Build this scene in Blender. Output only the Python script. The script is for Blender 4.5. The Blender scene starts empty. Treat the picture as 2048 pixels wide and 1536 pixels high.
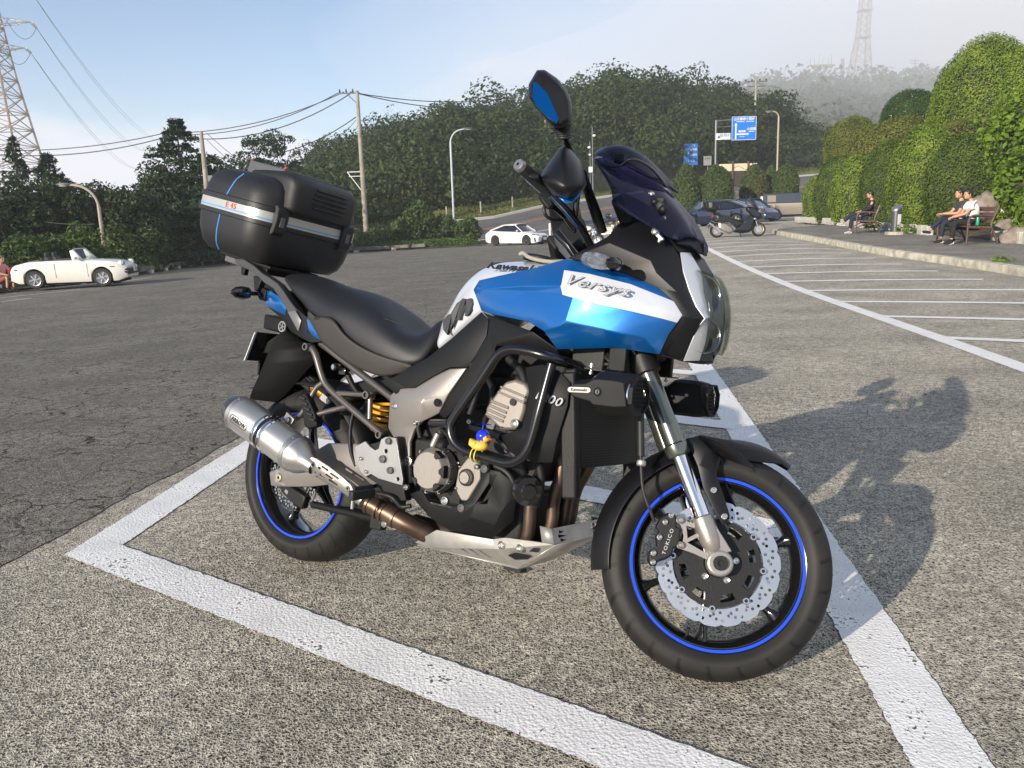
import bpy, bmesh, math, random
import numpy as np
from mathutils import Vector, Matrix
random.seed(7); rng = np.random.default_rng(7)
R = math.radians; PI = math.pi
SC = bpy.context.scene; COL = SC.collection
# ---------------------------------------------------------------- camera, sky, sun, exposure
FPX, PITCH, ROLL, CAMH = 1680.6, 0.19959, -0.03142, 1.21366       # focal length in 2048-wide pixels
def _axes():
    cp, sp = math.cos(PITCH), math.sin(PITCH); c, s = math.cos(ROLL), math.sin(ROLL)
    f = Vector((0, cp, -sp)); u = Vector((0, sp, cp)); r = Vector((1, 0, 0))
    return r * c + u * s, u * c - r * s, f
CR, CU, CF = _axes()
camd = bpy.data.cameras.new('camera'); cam = bpy.data.objects.new('camera', camd); COL.objects.link(cam)
m = Matrix.Identity(4)
for i in range(3): m[i][0] = CR[i]; m[i][1] = CU[i]; m[i][2] = -CF[i]
m[0][3], m[1][3], m[2][3] = 0, 0, CAMH
cam.matrix_world = m
camd.sensor_width = 36; camd.lens = FPX / 2048 * 36; camd.clip_start = .05; camd.clip_end = 6000
SC.camera = cam
SUN_EL, SUN_AZ = R(19), R(-131)                                  # direction towards the sun, azimuth from +X
sdir = Vector((math.cos(SUN_EL) * math.cos(SUN_AZ), math.cos(SUN_EL) * math.sin(SUN_AZ), math.sin(SUN_EL)))
sl = bpy.data.lights.new('sun', 'SUN'); so = bpy.data.objects.new('sun', sl); COL.objects.link(so)
sl.energy = 5.0; sl.angle = R(.53); sl.color = (1, .89, .75)
so.rotation_euler = sdir.to_track_quat('Z', 'Y').to_euler()
W = bpy.data.worlds.new('World'); SC.world = W; W.use_nodes = True
def build_world():
    nt = W.node_tree; N = nt.nodes; L = nt.links; N.clear()
    out = N.new('ShaderNodeOutputWorld'); bg = N.new('ShaderNodeBackground'); bg.inputs[1].default_value = .115
    sky = N.new('ShaderNodeTexSky'); sky.sky_type = 'NISHITA'; sky.sun_disc = False
    sky.sun_elevation = SUN_EL; sky.sun_rotation = math.atan2(sdir.x, sdir.y)
    sky.altitude = 900; sky.air_density = 1.0; sky.dust_density = .8; sky.ozone_density = 3.0
    tc = N.new('ShaderNodeTexCoord'); sep = N.new('ShaderNodeSeparateXYZ'); L.new(tc.outputs['Generated'], sep.inputs[0])
    def math_(op, a, b=None, clamp=False):
        n = N.new('ShaderNodeMath'); n.operation = op; n.use_clamp = clamp
        for k, v in enumerate((a, b)):
            if v is None: continue
            if isinstance(v, (int, float)): n.inputs[k].default_value = v
            else: L.new(v, n.inputs[k])
        return n.outputs[0]
    nz = N.new('ShaderNodeTexNoise'); nz.inputs['Scale'].default_value = 3.2; nz.inputs['Detail'].default_value = 9; nz.inputs['Roughness'].default_value = .55
    mp = N.new('ShaderNodeMapping'); mp.inputs['Scale'].default_value = (1, 1, 2.6); L.new(tc.outputs['Generated'], mp.inputs[0]); L.new(mp.outputs[0], nz.inputs['Vector'])
    n0 = math_('SUBTRACT', nz.outputs[0], .5)
    # drifting fog bank that fills the eastern (right hand) half of the sky
    e = math_('ADD', math_('MULTIPLY', sep.outputs[0], 2.1), math_('MULTIPLY', sep.outputs[2], -.55))
    e = math_('ADD', e, math_('MULTIPLY', n0, 1.1))
    mr = N.new('ShaderNodeMapRange'); mr.interpolation_type = 'SMOOTHSTEP'; L.new(e, mr.inputs[0])
    mr.inputs[1].default_value = -.45; mr.inputs[2].default_value = 1.05
    # low cloud along the horizon
    c = math_('ADD', math_('MULTIPLY', sep.outputs[2], -7.0), math_('MULTIPLY', n0, 2.6))
    mr2 = N.new('ShaderNodeMapRange'); mr2.interpolation_type = 'SMOOTHSTEP'; L.new(c, mr2.inputs[0])
    mr2.inputs[1].default_value = -.85; mr2.inputs[2].default_value = -.30
    mx = N.new('ShaderNodeMix'); mx.data_type = 'RGBA'; L.new(mr2.outputs[0], mx.inputs[0])
    L.new(sky.outputs[0], mx.inputs[6]); mx.inputs[7].default_value = (5.6, 5.6, 6.3, 1)
    mx2 = N.new('ShaderNodeMix'); mx2.data_type = 'RGBA'; L.new(mr.outputs[0], mx2.inputs[0])
    L.new(mx.outputs[2], mx2.inputs[6]); mx2.inputs[7].default_value = (4.75, 5.1, 5.85, 1)
    L.new(mx2.outputs[2], bg.inputs[0]); L.new(bg.outputs[0], out.inputs[0])
build_world()
SC.view_settings.view_transform = 'Standard'; SC.view_settings.look = 'None'
SC.view_settings.exposure = 0.55; SC.view_settings.gamma = 1; SC.view_settings.use_curve_mapping = False
SC.render.engine = 'CYCLES'; SC.cycles.use_denoising = True; SC.cycles.max_bounces = 8; SC.cycles.transparent_max_bounces = 12
SC.cycles.volume_bounces = 1; SC.cycles.volume_step_rate = 1

# ---------------------------------------------------------------- helpers
def sstep(a, b, x):
    t = np.clip((np.asarray(x, float) - a) / (b - a), 0, 1); return t * t * (3 - 2 * t)
def hgt(x, y):
    "height of the car park: level round the near bays, falling to the left and beyond, a little higher far right"
    x = np.asarray(x, float); y = np.asarray(y, float)
    w = sstep(3, 14, y); l = 1 - sstep(2, 8, x)
    yy = np.clip(y, 0, 64)
    return w * (.028 * np.clip(x, -22, 0) - .012 * yy * l) + .15 * sstep(14, 30, y) * sstep(2, 8, x)
def ray(px, py): return (CR * ((px - 1024) / FPX) - CU * ((py - 768) / FPX) + CF)
def G(px, py, dz=0.):
    "world point of the ground seen along a line of sight of the survey photograph"
    d = ray(px, py); t = 1.; st = .02
    while t < 400:
        p = d * t
        if CAMH + p.z <= float(hgt(p.x, p.y)) + dz:
            a, b = t - st, t
            for _ in range(30):
                c = (a + b) / 2; p = d * c
                if CAMH + p.z <= float(hgt(p.x, p.y)) + dz: b = c
                else: a = c
            t = b; p = d * t; return Vector((p.x, p.y, CAMH + p.z))
        st = .02 + t * .01; t += st
    p = d * t; return Vector((p.x, p.y, CAMH + p.z))
def A(px, py, dist):
    "world point on a line of sight, dist metres in front"
    d = ray(px, py); t = dist / d.y; p = d * t; return Vector((p.x, p.y, CAMH + p.z))

MATS = {}
def mat(name, col, rough=.5, metal=0., coat=0., spec=.5, bump=0., bscale=60., var=0., vscale=8., trans=0., alpha=1., sheen=0., aniso=0., ior=1.5, coat_rough=.05, detail=4., dirt=None):
    if name in MATS: return MATS[name]
    m = bpy.data.materials.new(name); m.use_nodes = True; nt = m.node_tree; N = nt.nodes; L = nt.links
    b = N['Principled BSDF']; I = b.inputs
    I['Base Color'].default_value = (*col, 1); I['Roughness'].default_value = rough; I['Metallic'].default_value = metal
    I['Coat Weight'].default_value = coat; I['Coat Roughness'].default_value = coat_rough; I['Specular IOR Level'].default_value = spec
    I['IOR'].default_value = ior
    if trans: I['Transmission Weight'].default_value = trans
    if alpha < 1: I['Alpha'].default_value = alpha
    tc = N.new('ShaderNodeTexCoord')
    if var or dirt:
        n = N.new('ShaderNodeTexNoise'); n.inputs['Scale'].default_value = vscale; n.inputs['Detail'].default_value = 6
        L.new(tc.outputs['Object'], n.inputs['Vector'])
        mx = N.new('ShaderNodeMix'); mx.data_type = 'RGBA'
        mr = N.new('ShaderNodeMapRange'); L.new(n.outputs[0], mr.inputs[0]); mr.inputs[1].default_value = .35; mr.inputs[2].default_value = .65
        L.new(mr.outputs[0], mx.inputs[0])
        d = dirt or tuple(c * (1 - var) for c in col); e = col if dirt else tuple(min(1, c * (1 + var)) for c in col)
        mx.inputs[6].default_value = (*e, 1); mx.inputs[7].default_value = (*d, 1); L.new(mx.outputs[2], I['Base Color'])
        r = N.new('ShaderNodeMapRange'); L.new(n.outputs[0], r.inputs[0]); r.inputs[1].default_value = .3; r.inputs[2].default_value = .7
        r.inputs[3].default_value = max(.02, rough * .85); r.inputs[4].default_value = min(1, rough * 1.2); L.new(r.outputs[0], I['Roughness'])
    if bump:
        n = N.new('ShaderNodeTexNoise'); n.inputs['Scale'].default_value = bscale; n.inputs['Detail'].default_value = detail
        L.new(tc.outputs['Object'], n.inputs['Vector'])
        bp = N.new('ShaderNodeBump'); bp.inputs['Strength'].default_value = 1; bp.inputs['Distance'].default_value = bump
        L.new(n.outputs[0], bp.inputs['Height']); L.new(bp.outputs[0], I['Normal'])
    MATS[name] = m; return m

class MB:
    def __init__(s): s.v = []; s.f = []; s.m = []; s.cur = 0
    def add(s, vs, fs):
        o = len(s.v); s.v += [tuple(v) for v in vs]; s.f += [tuple(i + o for i in f) for f in fs]; s.m += [s.cur] * len(fs); return s
    def box(s, c, d, M=None, taper=1.):
        x, y, z = d[0] / 2, d[1] / 2, d[2] / 2
        vs = [Vector((a * x * (taper if k > 0 else 1), b * y * (taper if k > 0 else 1), k * z)) for k in (-1, 1) for b in (-1, 1) for a in (-1, 1)]
        if M is not None: vs = [M @ v for v in vs]
        c = Vector(c); return s.add([v + c for v in vs], [(0, 2, 3, 1), (4, 5, 7, 6), (0, 1, 5, 4), (2, 6, 7, 3), (0, 4, 6, 2), (1, 3, 7, 5)])
    def tube(s, pts, r, n=10, closed=False, cap=True):
        pts = [Vector(p) for p in pts]; k = len(pts); rr = r if isinstance(r, (list, tuple)) else [r] * k
        t0 = (pts[1] - pts[0]).normalized(); u = t0.orthogonal().normalized(); rings = []
        for i, p in enumerate(pts):
            a = pts[(i + 1) % k] if (closed or i < k - 1) else p; b = pts[i - 1] if (closed or i > 0) else p
            t = (a - b).normalized(); u = (u - t * u.dot(t))
            u = u.normalized() if u.length > 1e-6 else t.orthogonal().normalized(); w = t.cross(u)
            rings.append([p + (u * math.cos(2 * PI * j / n) + w * math.sin(2 * PI * j / n)) * rr[i] for j in range(n)])
        s.loft(rings, closed, cap); return s
    def loft(s, rings, closed=False, cap=True, ring_closed=True):
        n = len(rings[0]); k = len(rings); vs = [p for r in rings for p in r]; fs = []
        for i in range(k if closed else k - 1):
            a = i * n; b = ((i + 1) % k) * n
            for j in range(n if ring_closed else n - 1):
                j2 = (j + 1) % n; fs.append((a + j, a + j2, b + j2, b + j))
        if cap and not closed and ring_closed:
            fs.append(tuple(range(n))[::-1]); fs.append(tuple((k - 1) * n + j for j in range(n)))
        return s.add(vs, fs)
    def lathe(s, prof, o=(0, 0, 0), ax=(0, 0, 1), n=24, cap=True, a0=0., a1=2 * PI):
        ax = Vector(ax).normalized(); u = ax.orthogonal().normalized(); w = ax.cross(u); o = Vector(o)
        full = a1 - a0 > 2 * PI - 1e-4; m = n if full else n + 1
        rings = [[o + ax * h + (u * math.cos(a0 + (a1 - a0) * j / n) + w * math.sin(a0 + (a1 - a0) * j / n)) * max(r, 1e-5) for j in range(m)] for r, h in prof]
        return s.loft(rings, False, cap and full, full)
    def prism(s, poly, f0, f1):
        "poly: list of 2D points; f0/f1 map a 2D point to 3D for the two caps"
        n = len(poly); vs = [f0(p) for p in poly] + [f1(p) for p in poly]
        return s.add(vs, [tuple(range(n))[::-1], tuple(range(n, 2 * n))] + [(i, (i + 1) % n, (i + 1) % n + n, i + n) for i in range(n)])
    def holed(s, outer, holes, fm, th):
        "flat plate with holes: outer and holes are 2D rings, fm(p, h) maps to 3D at offset h; triangulated"
        from mathutils.geometry import tessellate_polygon
        rings = [outer] + holes; tess = tessellate_polygon([[Vector((p[0], p[1], 0)) for p in r] for r in rings])
        allp = [p for r in rings for p in r]; n = len(allp)
        vs = [fm(p, 0) for p in allp] + [fm(p, th) for p in allp]; fs = [tuple(t) for t in tess] + [tuple(i + n for i in t)[::-1] for t in tess]
        o = 0
        for r in rings:
            for i in range(len(r)): fs.append((o + i, o + (i + 1) % len(r), o + (i + 1) % len(r) + n, o + i + n))
            o += len(r)
        return s.add(vs, fs)
    def ball(s, c, r, n=12, M=None):
        r = r if isinstance(r, (list, tuple)) else (r, r, r); c = Vector(c); rings = []
        for i in range(1, n // 2 * 1):
            a = PI * i / (n // 2); ring = []
            for j in range(n):
                b = 2 * PI * j / n; v = Vector((r[0] * math.sin(a) * math.cos(b), r[1] * math.sin(a) * math.sin(b), r[2] * math.cos(a)))
                ring.append(c + (M @ v if M is not None else v))
            rings.append(ring)
        t = Vector((0, 0, r[2])); b_ = Vector((0, 0, -r[2]))
        if M is not None: t, b_ = M @ t, M @ b_
        o = len(s.v); s.loft(rings, False, False); k = len(rings)
        return s.add([c + t, c + b_], []) or s._caps(o, n, k)
    def _caps(s, o, n, k):
        t = o + n * k; 
        for j in range(n):
            s.f.append((t, o + j, o + (j + 1) % n)[::-1]); s.m.append(s.cur)
            s.f.append((t + 1, o + (k - 1) * n + j, o + (k - 1) * n + (j + 1) % n)); s.m.append(s.cur)
        return s
    def xf(s, M): s.v = [tuple(M @ Vector(v)) for v in s.v]; return s
    def mir(s):
        "add the mirror image across the bike's centre plane (y -> -y)"
        n = len(s.v); s.v += [(x, -y, z) for x, y, z in s.v]; s.f += [tuple(i + n for i in f)[::-1] for f in list(s.f)]; s.m += list(s.m); return s
    def build(s, name, mt, parent=None, smooth=35, bevel=0., fix=True, seg=2, solid=0., sub=0):
        me = bpy.data.meshes.new(name); me.from_pydata(s.v, [], s.f)
        for x in (mt if isinstance(mt, (list, tuple)) else [mt]): me.materials.append(x)
        if max(s.m or [0]) > 0: me.polygons.foreach_set('material_index', s.m)
        if fix:
            bm = bmesh.new(); bm.from_mesh(me)
            bmesh.ops.remove_doubles(bm, verts=bm.verts, dist=1e-5); bmesh.ops.recalc_face_normals(bm, faces=bm.faces)
            bm.to_mesh(me); bm.free()
        if smooth:
            me.polygons.foreach_set('use_smooth', [True] * len(me.polygons))
            if smooth < 180: me.set_sharp_from_angle(angle=R(smooth))
        me.update(); o = bpy.data.objects.new(name, me); COL.objects.link(o)
        if parent is not None: o.parent = parent
        if sub:
            md = o.modifiers.new('sub', 'SUBSURF'); md.levels = md.render_levels = sub
        if solid:
            md = o.modifiers.new('solid', 'SOLIDIFY'); md.thickness = solid; md.offset = 0
        if bevel:
            md = o.modifiers.new('bevel', 'BEVEL'); md.width = bevel; md.segments = seg; md.limit_method = 'ANGLE'; md.angle_limit = R(28)
            md.harden_normals = False
        return o
def npmesh(name, V, F, mt, parent=None, smooth=False, mi=None):
    "fast mesh from numpy arrays; F is (n,4) or (n,3)"
    me = bpy.data.meshes.new(name); k = F.shape[1]
    me.vertices.add(len(V)); me.vertices.foreach_set('co', np.ascontiguousarray(V, dtype=np.float32).ravel())
    me.loops.add(F.size); me.loops.foreach_set('vertex_index', np.ascontiguousarray(F, dtype=np.int32).ravel())
    me.polygons.add(len(F)); me.polygons.foreach_set('loop_start', np.arange(0, F.size, k, dtype=np.int32))
    try: me.polygons.foreach_set('loop_total', np.full(len(F), k, dtype=np.int32))
    except Exception: pass
    for x in (mt if isinstance(mt, (list, tuple)) else [mt]): me.materials.append(x)
    if mi is not None: me.polygons.foreach_set('material_index', mi)
    me.polygons.foreach_set('use_smooth', np.full(len(F), smooth)); me.update(calc_edges=True); me.validate()
    o = bpy.data.objects.new(name, me); COL.objects.link(o)
    if parent is not None: o.parent = parent
    return o
def tag(o, label=None, cat=None, group=None, kind=None):
    if label: o['label'] = label
    if cat: o['category'] = cat
    if group: o['group'] = group
    if kind: o['kind'] = kind
    return o
def empty(name, loc=(0, 0, 0), rz=0., M=None):
    o = bpy.data.objects.new(name, None); COL.objects.link(o); o.empty_display_size = .2
    if M is not None: o.matrix_world = M
    else: o.location = loc; o.rotation_euler = (0, 0, rz)
    return o
def copy_tree(o, parent=None):
    c = o.copy(); COL.objects.link(c)
    if parent is not None: c.parent = parent
    for ch in [x for x in o.children]: copy_tree(ch, c)
    return c
def text(body, size, mt, parent, name, M, extrude=.0004, shear=0., space=1., bold=0., align='CENTER', outline=0., sx=1.):
    "flat lettering as a mesh; M places it (text runs along +X, up is +Y, faces +Z)"
    cu = bpy.data.curves.new(name, 'FONT'); cu.body = body; cu.size = size; cu.align_x = align; cu.align_y = 'CENTER'
    cu.extrude = extrude; cu.shear = shear; cu.space_character = space; cu.offset = bold; cu.resolution_u = 3
    if outline: cu.fill_mode = 'NONE'; cu.bevel_depth = outline; cu.bevel_resolution = 0; cu.extrude = 0
    to = bpy.data.objects.new(name + '_tmp', cu); COL.objects.link(to)
    bpy.context.view_layer.update()
    me = bpy.data.meshes.new_from_object(to.evaluated_get(bpy.context.evaluated_depsgraph_get()))
    bpy.data.objects.remove(to); me.name = name; me.materials.clear(); me.materials.append(mt)
    for p in me.polygons: p.material_index = 0
    me.transform(M @ Matrix.Scale(sx, 4, (1, 0, 0))); o = bpy.data.objects.new(name, me); COL.objects.link(o)
    if parent is not None: o.parent = parent
    return o
def frame(o, x, up):
    "matrix with text direction x and up direction up at o"
    x = Vector(x).normalized(); z = x.cross(Vector(up)).normalized(); y = z.cross(x)
    m = Matrix.Identity(4)
    for i in range(3): m[i][0] = x[i]; m[i][1] = y[i]; m[i][2] = z[i]; m[i][3] = o[i]
    return m
# ---------------------------------------------------------------- ground materials
def aggregate(name, mortar, stones, pit, scale, bump, dark=False, cracks=False):
    m = bpy.data.materials.new(name); m.use_nodes = True; nt = m.node_tree; N = nt.nodes; L = nt.links
    b = N['Principled BSDF']; b.inputs['Roughness'].default_value = .85; b.inputs['Specular IOR Level'].default_value = .3
    tc = N.new('ShaderNodeTexCoord'); P = tc.outputs['Object']
    # slightly warped cells so the stones look irregular
    wn = N.new('ShaderNodeTexNoise'); wn.inputs['Scale'].default_value = scale * .5; L.new(P, wn.inputs['Vector'])
    va = N.new('ShaderNodeVectorMath'); va.operation = 'MULTIPLY_ADD'; L.new(wn.outputs['Color'], va.inputs[0]); va.inputs[1].default_value = (.012,) * 3; L.new(P, va.inputs[2])
    vo = N.new('ShaderNodeTexVoronoi'); vo.inputs['Scale'].default_value = scale; L.new(va.outputs[0], vo.inputs['Vector'])
    v2 = N.new('ShaderNodeTexVoronoi'); v2.feature = 'F1'; v2.inputs['Scale'].default_value = scale * 2.7; L.new(va.outputs[0], v2.inputs['Vector'])
    big = N.new('ShaderNodeTexNoise'); big.inputs['Scale'].default_value = 1.1; big.inputs['Detail'].default_value = 7; L.new(P, big.inputs['Vector'])
    mid = N.new('ShaderNodeTexNoise'); mid.inputs['Scale'].default_value = scale * .8; mid.inputs['Detail'].default_value = 5; L.new(P, mid.inputs['Vector'])
    def mixc(f, a, c, t='MIX'):
        x = N.new('ShaderNodeMix'); x.data_type = 'RGBA'; x.blend_type = t
        if isinstance(f, float): x.inputs[0].default_value = f
        else: L.new(f, x.inputs[0])
        for k, v in ((6, a), (7, c)):
            if isinstance(v, tuple): x.inputs[k].default_value = (*v, 1)
            else: L.new(v, x.inputs[k])
        return x.outputs[2]
    def ramp(v, a, c, lo=0., hi=1.):
        x = N.new('ShaderNodeMapRange'); L.new(v, x.inputs[0]); x.inputs[1].default_value = a; x.inputs[2].default_value = c; x.inputs[3].default_value = lo; x.inputs[4].default_value = hi; return x.outputs[0]
    sepc = N.new('ShaderNodeSeparateColor'); L.new(vo.outputs['Color'], sepc.inputs[0])
    ve = N.new('ShaderNodeTexVoronoi'); ve.feature = 'DISTANCE_TO_EDGE'; ve.inputs['Scale'].default_value = scale; L.new(va.outputs[0], ve.inputs['Vector'])
    tone = mixc(ramp(sepc.outputs[0], .1, .95), pit, stones)                    # each stone its own tone
    col = mixc(ramp(ve.outputs['Distance'], .05, .26, 1., 0.), tone, mortar)     # pale fines between the stones
    col = mixc(ramp(mid.outputs[0], .50, .66), col, mortar)                     # and smeared over some of them
    col = mixc(ramp(mid.outputs[0], .42, .34), col, pit)
    g = N.new('ShaderNodeMapRange'); L.new(big.outputs[0], g.inputs[0]); g.inputs[1].default_value = .3; g.inputs[2].default_value = .7; g.inputs[3].default_value = .74; g.inputs[4].default_value = 1.2
    sp = N.new('ShaderNodeTexNoise'); sp.inputs['Scale'].default_value = 21; sp.inputs['Detail'].default_value = 3; L.new(P, sp.inputs['Vector'])      # hand sized mottling that still reads further off
    g2 = N.new('ShaderNodeMath'); g2.operation = 'MULTIPLY'; L.new(g.outputs[0], g2.inputs[0]); L.new(ramp(sp.outputs[0], .3, .7, .70, 1.28), g2.inputs[1])
    gm = N.new('ShaderNodeVectorMath'); gm.operation = 'SCALE'; L.new(col, gm.inputs[0]); L.new(g2.outputs[0], gm.inputs['Scale'])
    colout = gm.outputs[0]
    h = N.new('ShaderNodeMath'); h.operation = 'MULTIPLY_ADD'; L.new(ramp(ve.outputs['Distance'], .0, .3, 1., 0.), h.inputs[0]); h.inputs[1].default_value = .7; L.new(mid.outputs[0], h.inputs[2])
    h2 = N.new('ShaderNodeMath'); h2.operation = 'MULTIPLY_ADD'; L.new(v2.outputs['Distance'], h2.inputs[0]); h2.inputs[1].default_value = -.35; L.new(h.outputs[0], h2.inputs[2])
    hh = h2.outputs[0]
    if cracks:
        cw = N.new('ShaderNodeTexNoise'); cw.inputs['Scale'].default_value = 5; cw.inputs['Detail'].default_value = 6; L.new(P, cw.inputs['Vector'])
        cv = N.new('ShaderNodeVectorMath'); cv.operation = 'MULTIPLY_ADD'; L.new(cw.outputs['Color'], cv.inputs[0]); cv.inputs[1].default_value = (.35,) * 3; L.new(P, cv.inputs[2])
        ce = N.new('ShaderNodeTexVoronoi'); ce.feature = 'DISTANCE_TO_EDGE'; ce.inputs['Scale'].default_value = 3.1; L.new(cv.outputs[0], ce.inputs['Vector'])
        cm = ramp(big.outputs[0], .36, .52)
        cf = ramp(ce.outputs['Distance'], .005, .020, 1., 0.)
        mm = N.new('ShaderNodeMath'); mm.operation = 'MULTIPLY'; L.new(cm, mm.inputs[0]); L.new(cf, mm.inputs[1])
        colout = mixc(mm.outputs[0], colout, (.012, .011, .010))
        h3 = N.new('ShaderNodeMath'); h3.operation = 'MULTIPLY_ADD'; L.new(mm.outputs[0], h3.inputs[0]); h3.inputs[1].default_value = -1.2; L.new(hh, h3.inputs[2]); hh = h3.outputs[0]
    L.new(colout, b.inputs['Base Color'])
    bp = N.new('ShaderNodeBump'); bp.inputs['Distance'].default_value = bump; bp.inputs['Strength'].default_value = 1; L.new(hh, bp.inputs['Height']); L.new(bp.outputs[0], b.inputs['Normal'])
    return m
def paint_mat(name, under):
    "worn white road paint following the stones below"
    m = bpy.data.materials.new(name); m.use_nodes = True; nt = m.node_tree; N = nt.nodes; L = nt.links
    b = N['Principled BSDF']; b.inputs['Roughness'].default_value = .7
    tc = N.new('ShaderNodeTexCoord'); P = tc.outputs['Object']
    a = N.new('ShaderNodeTexNoise'); a.inputs['Scale'].default_value = 95; a.inputs['Detail'].default_value = 3; L.new(P, a.inputs['Vector'])
    c = N.new('ShaderNodeTexNoise'); c.inputs['Scale'].default_value = 6; c.inputs['Detail'].default_value = 5; L.new(P, c.inputs['Vector'])
    s = N.new('ShaderNodeMath'); s.operation = 'MULTIPLY_ADD'; L.new(c.outputs[0], s.inputs[0]); s.inputs[1].default_value = .55; L.new(a.outputs[0], s.inputs[2])
    mr = N.new('ShaderNodeMapRange'); L.new(s.outputs[0], mr.inputs[0]); mr.inputs[1].default_value = .93; mr.inputs[2].default_value = .98
    mx = N.new('ShaderNodeMix'); mx.data_type = 'RGBA'; L.new(mr.outputs[0], mx.inputs[0]); mx.inputs[6].default_value = (.80, .79, .76, 1); mx.inputs[7].default_value = (*under, 1)
    d = N.new('ShaderNodeMapRange'); L.new(c.outputs[0], d.inputs[0]); d.inputs[1].default_value = .3; d.inputs[2].default_value = .7; d.inputs[3].default_value = .84; d.inputs[4].default_value = 1.06
    gm = N.new('ShaderNodeVectorMath'); gm.operation = 'SCALE'; L.new(mx.outputs[2], gm.inputs[0]); L.new(d.outputs[0], gm.inputs['Scale']); L.new(gm.outputs[0], b.inputs['Base Color'])
    vo = N.new('ShaderNodeTexVoronoi'); vo.inputs['Scale'].default_value = 110; L.new(P, vo.inputs['Vector'])
    h = N.new('ShaderNodeMath'); h.operation = 'MULTIPLY_ADD'; L.new(vo.outputs['Distance'], h.inputs[0]); h.inputs[1].default_value = -.8; L.new(a.outputs[0], h.inputs[2])
    bp = N.new('ShaderNodeBump'); bp.inputs['Distance'].default_value = .0022; L.new(h.outputs[0], bp.inputs['Height']); L.new(bp.outputs[0], b.inputs['Normal'])
    return m
M_AGG = aggregate('exposed_aggregate_asphalt', (.63, .575, .465), (.235, .21, .172), (.042, .037, .031), 104, .0075)
M_LOT = aggregate('fine_dark_asphalt', (.315, .288, .24), (.12, .11, .094), (.026, .023, .019), 105, .009, cracks=True)
M_WALK = aggregate('footpath_asphalt', (.33, .30, .25), (.17, .155, .13), (.05, .045, .04), 150, .003)
M_ROAD = mat('road_asphalt', (.105, .10, .098), .85, var=.15, vscale=.5, bump=.003, bscale=80)
M_PAINT = paint_mat('worn_white_paint', (.10, .09, .075))
M_KERB = mat('weathered_concrete', (.44, .41, .32), .9, var=.3, vscale=5, bump=.012, bscale=35, detail=8)
M_SOIL = mat('dark_leaf_litter', (.07, .055, .032), .95, var=.5, vscale=3, bump=.04, bscale=12)
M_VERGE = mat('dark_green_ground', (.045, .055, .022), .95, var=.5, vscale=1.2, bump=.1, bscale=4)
M_VERGE2 = mat('olive_grass_bank', (.13, .16, .045), .95, var=.35, vscale=.8, bump=.08, bscale=6)  # the bank grass's own olive green

# ---------------------------------------------------------------- ground sheet
def make_ground():
    ys = np.concatenate([np.arange(-6, 30, .5), np.arange(30, 80, 2.), np.geomspace(80, 2600, 24)])
    ys = np.concatenate([[-400, -60, -20], ys]); us = np.concatenate([[-1600, -500, -150, -60, -35], np.arange(-25, 25.1, .5), [35, 60, 150, 500, 1600]])
    X, Y = np.meshgrid(us, ys); Z = hgt(X, Y); Z = Z - .035 * ((X < -2.6 + .1155 * (Y - 3)) & (Y > -1) & (Y < 80) & (X > -22)); V = np.stack([X, Y, Z], -1).reshape(-1, 3); nx = len(us)
    i, j = np.meshgrid(np.arange(len(ys) - 1), np.arange(nx - 1), indexing='ij'); a = (i * nx + j).ravel()
    npmesh('ground', V, np.stack([a, a + 1, a + nx + 1, a + nx], -1), M_AGG, smooth=True)['kind'] = 'structure'
make_ground()
MDIR = Vector((.1147, .9934, 0)); ADIR = Vector((.816, -.578, 0)).normalized()      # along the bay rows / along a bay line
P0 = Vector((-1.71, 2.99, 0))                                                        # outer corner of the first bay
def strip(mb, p, q, w, lift, side=None, jit=.0035, step=None):
    "painted band from p to q, its left edge on p-q when side=1 (width to the right), following the ground"
    p, q = Vector(p), Vector(q); d = (q - p); Lh = d.length; d.normalize(); n = Vector((d.y, -d.x, 0)); near = p.length < 9
    k = int(Lh / (step or (.02 if near else .25))) + 1; rows = []
    for i in range(k + 1):
        c = p + d * (Lh * i / k); dist = c.length; j = jit if dist < 8 else .001
        row = []
        for e in (0., 1.):
            x = c + n * (w * e + random.uniform(-j, j)); row.append((x.x, x.y, float(hgt(x.x, x.y)) + lift))
        rows.append(row)
    mb.loft(rows, False, False, False)
# left hand dark car park surface, 4 mm over the aggregate
def dark_sheet():
    e = P0 + ADIR * -.05; rows = []
    for k in range(0, 240):
        t = -.55 + (.06 * k if k < 120 else 7.2 + (k - 120) * .55)
        b = P0 + MDIR * t; off = -.17 + .11 * float(sstep(-.2, 2.2, t)) + .012 * math.sin(t * 7) + random.uniform(-.008, .008)
        x1 = b.x + off; row = []
        for u in (0, .25, .6, 1.2, 2.5, 5, 8, 12, 16, 22):
            x = x1 - u; y = b.y; row.append((x, y, float(hgt(x, y)) + .004))
        rows.append(row)
    first = []
    for kk, u in enumerate((0, .25, .6, 1.2, 2.5, 5, 8, 12, 16, 22)):
        first.append((rows[0][kk][0] - .5, rows[0][kk][1] - 3.2, .004))
    m = MB(); m.loft([first] + rows, False, False, False)
    o = m.build('car_park_surface', M_LOT, smooth=180); o['kind'] = 'structure'
dark_sheet()
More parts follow.
